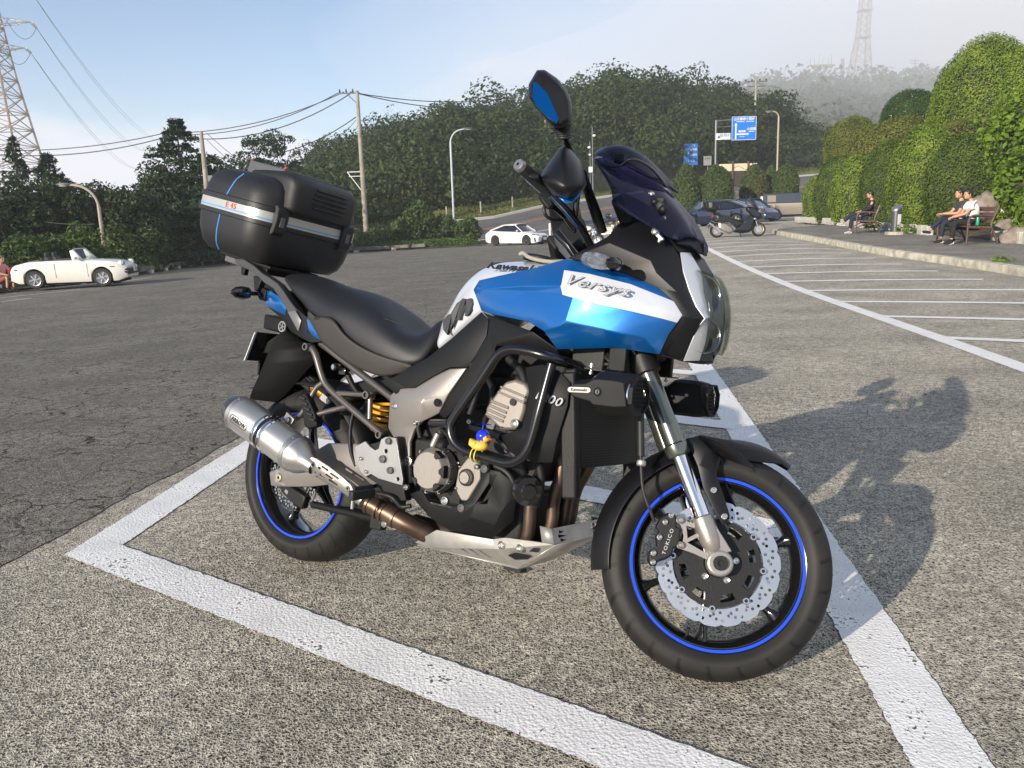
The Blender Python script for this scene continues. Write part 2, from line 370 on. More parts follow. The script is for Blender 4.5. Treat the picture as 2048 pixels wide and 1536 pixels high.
def lines():
    m = MB(); LW = .172
    N_ = Vector((MDIR.y, -MDIR.x, 0))
    end = 41.5
    strip(m, P0, P0 + MDIR * end, LW, .004)                                  # outer line of the row of bays
    C0 = Vector((.85, 1.63, 0)); C0 = C0 - MDIR * .55
    strip(m, C0, C0 + MDIR * (end + 1), LW, .004)                              # far line of the row
    wN = (C0 - P0).dot(N_)
    for k in range(25):
        a = P0 + MDIR * (k * 1.632) + (N_ * .16 if k else N_ * 0) + Vector((.578, .816, 0)) * .172; ln = wN / ADIR.dot(N_)
        strip(m, a, a + ADIR * (ln - (.14 if k else -.1)), .172 if k < 5 else .16, .006, jit=.0035)
    o = m.build('bay_lines', M_PAINT, smooth=0, fix=False); o['kind'] = 'structure'
    m = MB(); D0 = Vector((3.62, 5.6, 0)); strip(m, D0 - MDIR * 4.5, D0 + MDIR * 33, .17, .004)
    for k in range(-3, 19):
        a = D0 + MDIR * (2.13 + k * 1.80) + N_ * .15; strip(m, a, a + ADIR * 3.1, .165, .006)
    o = m.build('bay_lines', M_PAINT, smooth=0, fix=False); o['kind'] = 'structure'
    m = MB()
    for a, b in (((0, 596), (158, 580)), ((0, 604), (60, 597)), ((250, 562), (300, 556)), ((705, 505), (760, 502))):
        strip(m, G(*a), G(*b), .12, .009, step=.3)
    o = m.build('bay_lines', M_PAINT, smooth=0, fix=False); o['kind'] = 'structure'
lines()

# ---------------------------------------------------------------- kerb, footpath
def poly_interp(pts, step):
    out = []
    for a, b in zip(pts, pts[1:]):
        k = max(1, int((b - a).length / step)); out += [a.lerp(b, i / k) for i in range(k)]
    return out + [pts[-1]]
def smooth_path(pts, it=2):
    for _ in range(it):
        q = [pts[0]]
        for a, b in zip(pts, pts[1:]): q += [a.lerp(b, .25), a.lerp(b, .75)]
        pts = q + [pts[-1]]
    return pts
kpx = [(2300, 596), (2048, 554), (1917, 532), (1760, 510), (1655, 489), (1590, 477), (1552, 470), (1540, 464)]
KP = [G(*p) for p in kpx]; KP = [KP[0] + (KP[0] - KP[1]) * 1.5] + KP
KP += [KP[-1] + Vector((2.2, 2.4, 0)), KP[-1] + Vector((7, 5.5, 0))]
KP = smooth_path(KP, 2)
def inward(pts, w):
    out = []
    for i, p in enumerate(pts):
        a = pts[max(0, i - 1)]; b = pts[min(len(pts) - 1, i + 1)]; d = (b - a); d.z = 0; d.normalize(); out.append(p + Vector((d.y, -d.x, 0)) * w)
    return out
def setz(p, dz): return (p.x, p.y, float(hgt(p.x, p.y)) + dz)
def kerbs():
    # concrete kerb laid in blocks, each its own piece of the footpath
    root = empty('footpath'); root['kind'] = 'structure'
    W1 = inward(KP, .17); Wi = inward(KP, 3.1)
    rows = [[setz(a, .137), setz(a.lerp(b, .5), .132), setz(b, .13)] for a, b in zip(inward(KP, .165), inward(KP, 6.5))]
    m = MB(); m.loft(rows, False, False, False); m.build('paving', M_WALK, root, smooth=180)
    L_ = 0; fine = poly_interp(KP, .22); fi = inward(fine, .17); fb = inward(fine, .012)
    i = 0
    while i < len(fine) - 1:
        j = min(len(fine) - 1, i + 6); m = MB(); rows = []
        for k in range(i, j + 1):
            a, b, c = fine[k], fi[k], fb[k]
            s = .004 if k == i else (-.004 if k == j else 0); t = (fine[j] - fine[i]).normalized() * s
            r_ = lambda: random.uniform(-.005, .005)
            rows.append([Vector(setz(a + t, -.02)), Vector(setz(a + t, .11 + r_())), Vector(setz(c + t, .138 + r_())), Vector(setz(b + t, .142 + r_())), Vector(setz(b + t, -.02))])
        m.loft(rows, False, True); m.build('kerb_block', M_KERB, root, smooth=40)
        i = j
kerbs()
# ---------------------------------------------------------------- foliage
def leaf_mat(name, cols, trans=.25, nscale=1.2, rough=.55):
    m = bpy.data.materials.new(name); m.use_nodes = True; nt = m.node_tree; N = nt.nodes; L = nt.links
    b = N['Principled BSDF']; b.inputs['Roughness'].default_value = rough; b.inputs['Specular IOR Level'].default_value = .3
    tc = N.new('ShaderNodeTexCoord'); n = N.new('ShaderNodeTexNoise'); n.inputs['Scale'].default_value = nscale; n.inputs['Detail'].default_value = 4
    L.new(tc.outputs['Object'], n.inputs['Vector'])
    w = N.new('ShaderNodeTexWhiteNoise'); w.noise_dimensions = '1D'; g = N.new('ShaderNodeNewGeometry'); L.new(g.outputs['Random Per Island'], w.inputs['W'])
    s = N.new('ShaderNodeMath'); s.operation = 'MULTIPLY_ADD'; L.new(w.outputs['Value'], s.inputs[0]); s.inputs[1].default_value = .42; 
    mr = N.new('ShaderNodeMapRange'); L.new(n.outputs[0], mr.inputs[0]); mr.inputs[1].default_value = .32; mr.inputs[2].default_value = .68; mr.inputs[3].default_value = 0; mr.inputs[4].default_value = .58
    L.new(mr.outputs[0], s.inputs[2])
    cr = N.new('ShaderNodeValToRGB'); cr.color_ramp.elements[0].color = (*cols[0], 1); cr.color_ramp.elements[1].color = (*cols[-1], 1)
    for i, c in enumerate(cols[1:-1]):
        e = cr.color_ramp.elements.new((i + 1) / (len(cols) - 1)); e.color = (*c, 1)
    L.new(s.outputs[0], cr.inputs[0]); L.new(cr.outputs[0], b.inputs['Base Color'])
    t = N.new('ShaderNodeBsdfTranslucent'); L.new(cr.outputs[0], t.inputs[0]); mx = N.new('ShaderNodeMixShader'); mx.inputs[0].default_value = trans
    L.new(b.outputs[0], mx.inputs[1]); L.new(t.outputs[0], mx.inputs[2]); L.new(mx.outputs[0], N['Material Output'].inputs[0])
    return m
M_WOOD = leaf_mat('hill_wood_leaves', [(.008, .020, .005), (.020, .042, .009), (.040, .066, .014), (.066, .082, .022)], nscale=.09)
M_DARKWOOD = leaf_mat('dark_tree_leaves', [(.014, .028, .010), (.028, .050, .015), (.055, .080, .022)], nscale=.4)
M_CONIF = leaf_mat('conifer_needles', [(.014, .032, .016), (.025, .052, .024), (.04, .075, .03)], nscale=.8)
M_SHRUB = leaf_mat('shrub_leaves', [(.03, .055, .014), (.06, .10, .022), (.10, .14, .035)], nscale=.8)
M_HEDGE = leaf_mat('clipped_hedge_leaves', [(.045, .085, .010), (.12, .19, .02), (.21, .29, .035), (.30, .35, .05)], nscale=1.5, trans=.3)
M_HEDGE2 = leaf_mat('brownish_hedge_leaves', [(.045, .065, .012), (.10, .13, .02), (.17, .19, .03), (.19, .13, .045)], nscale=.9, trans=.25)
M_HEDGE3 = leaf_mat('mid_green_hedge_leaves', [(.035, .07, .010), (.08, .13, .018), (.14, .20, .028)], nscale=1.5, trans=.3)
M_GLOSS = leaf_mat('glossy_dark_leaves', [(.02, .05, .01), (.035, .085, .014), (.06, .12, .02)], nscale=.8, rough=.3)
M_HYDR = leaf_mat('broad_light_leaves', [(.07, .13, .012), (.14, .23, .02), (.22, .32, .03)], nscale=1.2, trans=.35)
M_YEW = leaf_mat('topiary_needles', [(.035, .06, .016), (.06, .095, .024), (.09, .13, .034)], nscale=.5)
M_YEWB = leaf_mat('browning_topiary_needles', [(.04, .065, .018), (.06, .09, .024), (.09, .11, .03), (.20, .11, .04)], nscale=.45)
M_TRUNK = mat('bark', (.10, .075, .05), .9, var=.4, vscale=6, bump=.03, bscale=14)
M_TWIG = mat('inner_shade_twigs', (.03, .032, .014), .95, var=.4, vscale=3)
M_FERN = leaf_mat('bank_undergrowth', [(.03, .06, .012), (.055, .10, .018), (.10, .15, .03)], nscale=.6)
M_GRASS = leaf_mat('bank_grass', [(.08, .10, .022), (.13, .15, .035), (.22, .21, .07)], nscale=.5)

def leaves(P, Nrm, size, aspect=.55, tilt=.7, fold=True):
    "leaf quads (rhombs) at points P, roughly facing Nrm"
    n = len(P); r = rng.normal(size=(n, 3)); nn = Nrm + tilt * r; nn /= np.linalg.norm(nn, axis=1)[:, None] + 1e-9
    a = np.cross(nn, rng.normal(size=(n, 3))); a /= np.linalg.norm(a, axis=1)[:, None] + 1e-9; b = np.cross(nn, a)
    s = size * rng.uniform(.6, 1.3, n)[:, None]; a = a * s; b = b * s * aspect
    V = np.stack([P - a, P - b + nn * s * .12, P + a, P + b + nn * s * .12], 1).reshape(-1, 3); F = np.arange(4 * n).reshape(-1, 4)
    return V, F
def blob_points(c, r, n, seed=0, lump=.12, lo=-1.):
    "points on a lumpy ellipsoid surface"
    d = rng.normal(size=(n * 2, 3)); d /= np.linalg.norm(d, axis=1)[:, None]; d = d[d[:, 2] > lo][:n]
    ph = rng.uniform(0, 6, (4, 3)); k = 1 + lump * sum(np.sin(d @ (rng.normal(size=3) * 4.) + p[0]) for p in ph) / 2
    P = np.array(c) + d * np.array(r) * k[:, None]; nn = d / np.array(r); nn /= np.linalg.norm(nn, axis=1)[:, None]
    return P, nn
def crown_arrays(c, r, clumps, per, leaf, spread=.78, crad=.34, tilt=.8, flat=1., lo=-.6, inner=True, aspect=.55):
    c = np.array(c, float); r = np.array(r, float); Vs = []; Fs = []; o = 0
    for _ in range(clumps):
        d = rng.normal(size=3); d /= np.linalg.norm(d); d[2] = max(d[2], lo) if d[2] < lo else d[2]
        q = c + d * r * spread * rng.uniform(.55, 1.0); cr = r.mean() * crad * rng.uniform(.6, 1.35)
        P, nn = blob_points(q, (cr, cr, cr * flat), per, lump=.2, lo=-.7); P = P + rng.normal(size=P.shape) * leaf * .35
        V, F = leaves(P, nn + np.array([0, 0, .35]), leaf, aspect, tilt); Vs.append(V); Fs.append(F + o); o += len(V)
    return np.concatenate(Vs), np.concatenate(Fs)
def icos(c, r, seed, sub=2, lump=.15):
    bm = bmesh.new(); bmesh.ops.create_icosphere(bm, subdivisions=sub, radius=1)
    V = np.array([v.co[:] for v in bm.verts]); F = np.array([[v.index for v in f.verts] for f in bm.faces]); bm.free()
    rs = np.random.default_rng(seed); k = 1 + lump * sum(np.sin(V @ (rs.normal(size=3) * 3) + rs.uniform(0, 6)) for _ in range(4)) / 2
    return np.array(c) + V * np.array(r) * k[:, None], F
def tri2quad(F): return np.concatenate([F, F[:, 2:3]], 1)
def tree(name, base, h, r, label, cat='tree', mt=None, leaf=.16, clumps=34, per=170, trunk=.14, group=None, flat=1., crown_base=.15, spread=.78, crad=.34, aspect=.55):
    root = empty(name, base); tag(root, label, cat, group)
    m = MB(); top = h * .72; pts = [(0, 0, -.3), (random.uniform(-.1, .1), random.uniform(-.1, .1), top * .4), (random.uniform(-.3, .3), random.uniform(-.3, .3), top)]
    m.tube(pts, [trunk, trunk * .75, trunk * .3], 8)
    for k in range(7):
        z = top * random.uniform(.25, .85); a = random.uniform(0, 6.28); l = r * random.uniform(.5, .85)
        m.tube([(0, 0, z), (math.cos(a) * l * .5, math.sin(a) * l * .5, z + l * .3), (math.cos(a) * l, math.sin(a) * l, z + l * .55)], [trunk * .4, trunk * .25, trunk * .08], 5)
    m.build('trunk', M_TRUNK, root, smooth=180)
    cz = h * (crown_base + (1 - crown_base) / 2); hz = h * (1 - crown_base) / 2
    V, F = crown_arrays((0, 0, cz), (r, r, hz), clumps, per, leaf, flat=flat, spread=spread, crad=crad, aspect=aspect)
    npmesh('crown', V, F, mt or M_DARKWOOD, root)
    return root
def conifer(base, h, r, label, n=9000, leaf=.13, mt=None, tiers=26, group=None, droop=.25, flatness=.0):
    root = empty('conifer_tree', base); tag(root, label, 'tree', group)
    MB().tube([(0, 0, -.3), (0, 0, h * .5), (0, 0, h * .97)], [.16, .1, .02], 8).build('trunk', M_TRUNK, root, smooth=180)
    Ps = []; Ns = []
    for t in range(tiers):
        f = t / tiers; z = h * (.08 + .9 * f); rr = r * (1 - f) ** .8 * random.uniform(.8, 1.15); nb = max(4, int(11 * (1 - f) + 3))
        for b in range(nb):
            a = random.uniform(0, 6.28); l = rr * random.uniform(.65, 1.15); k = max(6, int(n / tiers / nb * (.4 + 1.2 * (1 - f))))
            s = rng.uniform(.15, 1, k) ** .7; w = (1.15 - s) * .28 * l + .06
            lat = rng.normal(size=k) * w; up = rng.normal(size=k) * .07
            x = np.cos(a) * s * l - np.sin(a) * lat; y = np.sin(a) * s * l + np.cos(a) * lat; zz = z + l * (.18 * s - droop * s ** 2) + up
            Ps.append(np.stack([x, y, zz], -1)); Ns.append(np.tile([math.cos(a) * .4, math.sin(a) * .4, .8], (k, 1)))
    V, F = leaves(np.concatenate(Ps), np.concatenate(Ns), leaf, .4, .6); npmesh('crown', V, F, mt or M_CONIF, root)
    return root
def clipped(name, base, r, label, mt, n=9000, leaf=.05, cat='shrub', group=None, power=1., seed=1, lump=.10, shape=None, tilt=.75):
    "clipped evergreen: twiggy core and a close skin of small leaves"
    root = empty(name, base); tag(root, label, cat, group); rs = np.random.default_rng(seed)
    d = rs.normal(size=(n * 2, 3)); d /= np.linalg.norm(d, axis=1)[:, None]; d = d[d[:, 2] > -.8][:n]
    dirs = rs.normal(size=(7, 3)) * np.array([3.2, 3.2, 3.2]); ph = rs.uniform(0, 6, 7)
    def rad(d):
        k = 1 + lump * sum(np.sin(d @ dirs[i] + ph[i]) for i in range(7)) / 2.6 + lump * .12 * np.sin(d @ (dirs[0] * 4.1) + 1)
        P = d * np.array(r) * k[:, None]
        if shape: P = shape(P, r)
        return P
    P = rad(d) * rng.uniform(.93, 1.02, len(d))[:, None]; nn = d / np.array(r); nn /= np.linalg.norm(nn, axis=1)[:, None]
    V, F = leaves(P + rng.normal(size=P.shape) * leaf * .5, nn, leaf, .6, tilt); npmesh('crown', V, F, mt, root)
    bm = bmesh.new(); bmesh.ops.create_icosphere(bm, subdivisions=4, radius=1); D = np.array([v.co[:] for v in bm.verts]); Fc = np.array([[v.index for v in f.verts] for f in bm.faces]); bm.free()
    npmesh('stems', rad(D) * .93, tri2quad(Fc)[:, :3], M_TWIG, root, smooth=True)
    return root

# ---------------------------------------------------------------- hills
def hz(px): return 418 - (px - 1300) * .0314                     # horizon row
ridge_px = [(560, 440), (600, 335), (650, 300), (715, 272), (790, 252), (860, 232), (930, 218), (1000, 208), (1060, 205), (1120, 188), (1180, 160), (1260, 146), (1340, 152), (1420, 162), (1500, 178), (1560, 205), (1610, 240), (1660, 290), (1720, 360), (1800, 400)]
RX = np.array([A(px, py, 130).x for px, py in ridge_px]); RZ = np.array([A(px, py, 130).z for px, py in ridge_px]) - 4.5
def hill1(x, y):
    xs = x * 130 / np.maximum(y, 60); zr = np.interp(xs, RX, RZ, left=-2, right=-2)
    px = 1024 + 1680 * x / np.maximum(y, 50); foot = np.interp(px, [560, 760, 892, 1085, 1221, 1500, 1700], [62, 67, 69, 77, 83, 103, 115]); t = np.clip((y - foot) / (132 - foot), 0, 1)
    base = np.interp(px, [560, 760, 892, 1085, 1221, 1500, 1700], [-2.2, -.9, .6, 2.1, 3.2, 4.4, 5.2])
    up = base + (zr - base) * (1 - (1 - t) ** 1.9)
    return np.where(y > 132, zr - (y - 132) * .25, up) - np.clip(foot - y, 0, 99) * .5
def grid_mesh(name, fn, x0, x1, y0, y1, dx, dy, mt):
    xs = np.arange(x0, x1 + dx, dx); ys = np.arange(y0, y1 + dy, dy); X, Y = np.meshgrid(xs, ys); Z = fn(X, Y); nx = len(xs)
    i, j = np.meshgrid(np.arange(len(ys) - 1), np.arange(nx - 1), indexing='ij'); a = (i * nx + j).ravel()
    o = npmesh(name, np.stack([X, Y, Z], -1).reshape(-1, 3), np.stack([a, a + 1, a + nx + 1, a + nx], -1), mt, smooth=True); o['kind'] = 'structure'; return o
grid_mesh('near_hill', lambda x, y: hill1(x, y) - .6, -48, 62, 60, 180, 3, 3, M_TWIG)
def wood(name, fn, pts, rr, per, leaf, mt, label, sq=.85, lo=-.25):
    Vs = []; Fs = []; o = 0
    for (x, y) in pts:
        r = rr * rng.uniform(.65, 1.4); z = float(fn(x, y)) + r * .45
        n = int(per * (r / rr) ** 2); nb = 5
        for b in range(nb):
            c = np.array([x, y, z]) + rng.normal(size=3) * r * np.array([.42, .42, .3]); q = r * rng.uniform(.42, .68)
            P, nn = blob_points(c, (q, q, q * sq), n // nb, lump=.25, lo=lo)
            keep = nn[:, 1] < .75; P = P[keep]; nn = nn[keep]
            V, F = leaves(P + rng.normal(size=P.shape) * leaf * .5, nn + np.array([0, 0, .3]), leaf, .6, .7); Vs.append(V); Fs.append(F + o); o += len(V)
    ob = npmesh(name, np.concatenate(Vs), np.concatenate(Fs), mt); tag(ob, label, None, None, 'stuff'); return ob
def hill_pts():
    out = []
    for yy in np.arange(64, 136, 3.6):
        for xx in np.arange(-48, 60, 3.7):
            x = xx + rng.uniform(-1.5, 1.5); y = yy + rng.uniform(-1.5, 1.5); px = 1024 + x / y * 1680; foot = float(np.interp(px, [560, 760, 892, 1085, 1221, 1500, 1700], [62, 67, 69, 77, 83, 103, 115]))
            if y < foot + 1.5 or px < 585 or px > 1790: continue
            if float(hill1(x, y)) < -1.4: continue
            out.append((x, y))
    return out
wood('hillside_wood', hill1, hill_pts(), 2.9, 760, .215, M_WOOD, 'dense green wood covering the hill beyond the road')
far_px = [(1380, 300), (1450, 200), (1530, 172), (1600, 166), (1700, 170), (1800, 176), (1860, 160), (1900, 158), (1960, 175), (2060, 190), (2250, 230), (2500, 300)]
FX = np.array([A(px, py, 430).x for px, py in far_px]); FZ = np.array([A(px, py, 430).z for px, py in far_px]) - 7
def hill2(x, y):
    xs = x * 430 / np.maximum(y, 150); zr = np.interp(xs, FX, FZ, left=-5, right=20); t = np.clip((y - 190) / 240, 0, 1)
    return np.where(y > 430, zr - (y - 430) * .05, zr * (t ** .9) - 2 * (1 - t))
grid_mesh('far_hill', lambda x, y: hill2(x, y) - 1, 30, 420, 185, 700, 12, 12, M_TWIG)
fp = []
for yy in np.arange(200, 445, 11.):
    for xx in np.arange(40, 330, 10.):
        x = xx + rng.uniform(-4, 4); y = yy + rng.uniform(-4, 4); px = 1024 + x / y * 1680
        if 1400 < px < 2000: fp.append((x, y))
wood('far_wood', hill2, fp, 8.5, 170, 1.25, M_WOOD, 'foggy wood on the far hill under the lattice tower')

# ---------------------------------------------------------------- road across the entrance, bank and verge
def road():
    up = [(560, 500, 60), (760, 476, 64), (892, 447, 66), (988, 437, 69), (1085, 415, 74), (1221, 394, 80), (1345, 378, 90), (1500, 362, 100), (1700, 345, 112)]
    lo = [(560, 530, 55), (760, 508, 55.5), (890, 492, 56), (1000, 478, 59), (1100, 462, 62), (1230, 440, 66), (1345, 420, 72), (1500, 408, 78), (1700, 398, 84)]
    U = [A(*p) for p in up]; Lw = [A(*p) for p in lo]; rows = []
    for a, b in zip(Lw, U): rows.append([a + (a - b).normalized() * 3 + Vector((0, 0, -2.2)), a, a.lerp(b, .5), b, b + Vector((0, .12, .16)), b + (b - a).normalized() * .5 + Vector((0, 0, .16)), b + Vector((0, 2, .7)), b + Vector((0, 4, .8))])
    m = MB(); m.loft([r[:4] for r in rows], False, False, False); m.build('road', M_ROAD, smooth=180)['kind'] = 'structure'
    m = MB(); m.loft([r[3:6] for r in rows], False, False, False); m.build('road_kerb', mat('pale_kerb', (.45, .43, .38), .9), smooth=0)['kind'] = 'structure'
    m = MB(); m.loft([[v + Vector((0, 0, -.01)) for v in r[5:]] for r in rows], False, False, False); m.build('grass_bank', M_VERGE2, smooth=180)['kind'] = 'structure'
    for f0, f1, mt in ((.47, .485, mat('orange_road_paint', (.55, .25, .08), .7)), (.515, .53, mat('orange_road_paint', (.55, .25, .08), .7)), (.04, .055, mat('white_road_paint', (.7, .7, .66), .7))):
        m = MB(); m.loft([[a.lerp(b, f0) + Vector((0, 0, .02)), a.lerp(b, f1) + Vector((0, 0, .02))] for a, b in zip(Lw, U)], False, False, False)
        m.build('road_line', mt, smooth=0)['kind'] = 'structure'
    # rough grass and brambles on the bank
    P = []
    for _ in range(15000):
        i = random.randrange(len(U) - 1); t = random.random(); q = U[i].lerp(U[i + 1], t); s = random.random()
        P.append((q.x, q.y + .5 + s * 3, q.z + .18 + s * .9 + random.uniform(-.05, .15)))
    V, F = leaves(np.array(P), np.tile([0, -.5, .6], (len(P), 1)), .12, .35, .8); tag(npmesh('bank_grass', V, F, M_GRASS), 'rough sunlit grass on the bank above the road', None, None, 'stuff')
    return Lw, U
RL, RU = road()
# left verge beyond the car park edge
LK = [G(*p) for p in ((-260, 628), (0, 585), (160, 569), (300, 547), (400, 531), (470, 520))] + [Vector((A(px, 490, d).x, d, float(hgt(A(px, 490, d).x, d)))) for px, d in ((600, 56.5), (705, 55.5), (780, 54.8), (850, 54), (975, 53))]
def verge():
    pts = poly_interp(LK, 2.0); rows = []
    for p in pts:
        d = Vector((-.9, .42, 0)) if p.y < 45 else Vector((-.6, .8, 0))
        rows.append([p + Vector((0, 0, .02)), p + d * 1 + Vector((0, 0, .10)), p + d * 3 + Vector((0, 0, .15)), p + d * 9 + Vector((0, 0, -.8)), p + d * 40 + Vector((0, 0, -5))])
    rows = [[p + Vector((0, 0, .012)) for p in r] for r in rows]
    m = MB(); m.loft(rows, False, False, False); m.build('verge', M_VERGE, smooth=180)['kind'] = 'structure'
    P = []
    for _ in range(30000):
        i = random.randrange(len(pts) - 1); p = pts[i].lerp(pts[i + 1], random.random()); s = random.random() ** 1.3
        d = Vector((-.9, .42, 0)) if p.y < 45 else Vector((-.6, .8, 0)); q = p + d * (.6 + s * 4)
        P.append((q.x, q.y, p.z + .08 + random.random() * (.12 + .5 * min(1, s * 4)) * (1 if p.y < 52 else .6)))
    V, F = leaves(np.array(P), np.tile([.3, -.5, .6], (len(P), 1)), .10, .5, .8); tag(npmesh('undergrowth', V, F, M_FERN), 'low leafy undergrowth along the left edge of the car park', None, None, 'stuff')
verge()
# ---------------------------------------------------------------- trees on the left
def back(px, dist, half):
    "keep things that grow beyond the car park edge behind it"
    return dist if px > 960 else max(dist, float(np.interp(px, [0, 160, 300, 400, 470, 600, 705, 780, 850, 975], [p.y for p in LK[1:]])) + .9 + half / 1680 * dist * (2.6 if px < 560 else .9))
def tr(px, top, dist, half, label, **k):
    dist = back(px, dist, half)
    t = A(px, top, dist); gz = -1.9 if dist < 48 else -1.6; r = abs(A(px + half, top, dist).x - t.x)
    return tree(k.pop('name', 'broadleaf_tree'), (t.x, t.y, gz), t.z - gz, r, label, **k)
conf = [((22, 262), 46, 2.0, 'narrow dark conifer at the left edge below the steel pylon', 5000), ((92, 298), 44, 3.2, 'dark spreading conifer right of the pylon foot', 7000), ((350, 226), 40, 4.4, 'tall dense pointed conifer standing above the other trees', 16000)]
for (px, py), d, r, lab, n in conf:
    d = back(px, d, 50); r *= d / {22: 46, 92: 44, 350: 40}[px]; t = A(px, py, d); conifer((t.x, t.y, -1.8), t.z + 1.8, r, lab, n=n, droop=.15)
tr(532, 256, 46, 58, 'open crowned dark pine behind the motorcycle top box', name='pine_tree', mt=M_CONIF, leaf=.10, clumps=60, per=140, spread=1.05, crad=.22, flat=.5, crown_base=.3)
bl = [(8, 352, 38, 80, 'rusty green broadleaf tree at the far left behind the roadster'), (110, 348, 40, 70, 'round dark broadleaf behind the white roadster cockpit'), (205, 346, 42, 78, 'broadleaf tree behind the left street lamp arm'),
      (262, 352, 38, 62, 'dark leafy tree between the left street lamp and the tall conifer'), (330, 318, 37, 80, 'broad dark tree in front of the tall pointed conifer'), (425, 296, 42, 70, 'leafy tree right of the wooden pole'), (478, 300, 47, 60, 'leafy tree behind the pole and the dark pine'),
      (398, 352, 36, 70, 'low dark tree just left of the top box'), (575, 330, 52, 55, 'small dark tree behind the top box'), (-60, 330, 42, 80, 'dark tree cut by the left picture edge')]
for i, (px, py, d, hw, lab) in enumerate(bl): tr(px, py, d, hw, lab, clumps=50, per=340, leaf=.105, crown_base=.02, trunk=.12, group='broadleaf trees left of the car park')
sh = [(40, 452, 33, 60, 'bushy green shrub behind the seated person in pink'), (150, 446, 35, 70, 'shrub directly behind the roadster windscreen'), (250, 432, 34, 62, 'tangled shrub behind the roadster bonnet'), (330, 420, 37, 60, 'green leafy shrub right of the roadster'), (392, 425, 40, 55, 'yellowish green shrub under the top box'), (460, 440, 44, 60, 'shrub below the top box beside the kerb')]
for px, py, d, hw, lab in sh: tr(px, py, d, hw, lab, name='shrub', cat='shrub', mt=M_SHRUB if px > 200 else M_FERN, clumps=34, per=300, leaf=.08, crown_base=-.05, trunk=.05, group='shrubs along the left kerb')
mid = [(735, 452, 58, 60, 'low hedge like bush right of the top box'), (800, 440, 60, 45, 'bush in front of the wooden utility pole'), (835, 404, 59, 42, 'tall rounded bush left of the grey street lamp'), (884, 432, 59, 30, 'leafy bush at the end of the hedge beside the lamp'), (930, 428, 56, 22, 'small round headed young tree beside the lamp post')]
for px, py, d, hw, lab in mid: tr(px, py, d, hw, lab, name='shrub' if px < 925 else 'young_tree', cat='shrub' if px < 925 else 'tree', mt=M_SHRUB, clumps=30, per=260, leaf=.115, crown_base=-.05 if px < 925 else .12, trunk=.06)
# ---------------------------------------------------------------- clipped mounds on the right
HG = 'clipped hedge mounds behind the benches'
hedge = [  # px, centre row, depth, radius x, radius z, material, label
 (1642, 408, 48, 1.05, 1.6, M_HEDGE, 'bright clipped mound at the far left end of the hedge, beside the off road car'),
 (1674, 390, 43, 1.15, 2.0, M_HEDGE3, 'clipped hedge mound above the white stone edging'),
 (1718, 400, 37.5, 1.2, 1.8, M_HEDGE, 'clipped mound left of the man on the single bench'),
 (1778, 388, 34.5, 1.15, 2.15, M_HEDGE3, 'clipped mound behind the man on the single bench'),
 (1850, 368, 30.5, 1.15, 2.1, M_HEDGE, 'leafy mound behind the grey ashtray post'),
 (1925, 392, 27.5, 1.25, 1.9, M_HEDGE3, 'fine leaved clipped mound behind the two men'),
 (1703, 302, 49, 1.6, 1.85, M_HEDGE2, 'brown tinged clipped shrub at the rear left of the hedge'),
 (1792, 342, 41, 2.6, 2.35, M_HEDGE2, 'long brownish green mound across the middle of the hedge'),
 (1975, 350, 32, 2.9, 2.1, M_HEDGE2, 'brownish mound below the tall clipped tree'),
 (1822, 238, 50, 1.75, 1.6, M_GLOSS, 'dark glossy domed tree rising behind the hedge'),
 (1972, 240, 34, 2.15, 3.0, M_HEDGE, 'tall domed clipped tree at the upper right'),
 (2062, 245, 33, 2.1, 2.7, M_HEDGE, 'bright clipped dome cut by the right picture edge'),
 (1990, 372, 27.5, 1.3, 1.9, M_HEDGE, 'clipped mound behind the backrest of the right bench')]
for i, (px, py, d, rx, rz, mt, lab) in enumerate(hedge):
    c = A(px, py, d); sz = .046 if d > 36 else .040
    clipped('hedge_mound' if i not in (9, 10, 11) else 'clipped_tree', c, (rx, rx * .9, rz), lab, mt, n=int(5200 * rx * rz / (sz / .06) ** 2 * .62), leaf=sz, group=HG, seed=20 + i, cat='shrub' if i not in (9, 10, 11) else 'tree', lump=.055, tilt=.42)
# broad leaved hydrangeas with pale flowers
def hydrangea(px, py, d, r, label):
    c = A(px, py, d); root = empty('hydrangea_shrub', c); tag(root, label, 'shrub', 'broad leaved shrubs at the right edge')
    V, F = crown_arrays((0, 0, 0), (r, r * .8, r * 1.15), 60, 170, .085, spread=.85, crad=.33, aspect=.6); npmesh('crown', V, F, M_HYDR, root)
    V, F = icos((0, 0, 0), (r * .8, r * .6, r * .9), 3); npmesh('stems', V, F, M_TWIG, root, True)
    P, nn = blob_points((0, 0, 0), (r * 1.02, r * .85, r * 1.15), 22, lump=.05); Vs = []; Fs = []; o = 0
    for q in P:
        V, F = leaves(q + rng.normal(size=(6, 3)) * .02, np.tile([0, -1, .3], (6, 1)), .022, .8, .5); Vs.append(V); Fs.append(F + o); o += len(V)
    tag(npmesh('flowers', np.concatenate(Vs), np.concatenate(Fs), mat('pale_petals', (.6, .62, .62), .7), root), kind='stuff')
hydrangea(2092, 372, 22.5, 1.2, 'large leaved light green shrub with pale flowers behind the right bench')
hydrangea(2088, 292, 24, 1.5, 'upper light green broad leaved shrub at the right edge')
hydrangea(2125, 420, 20.5, 1.0, 'broad leaved shrub cut by the right picture edge')
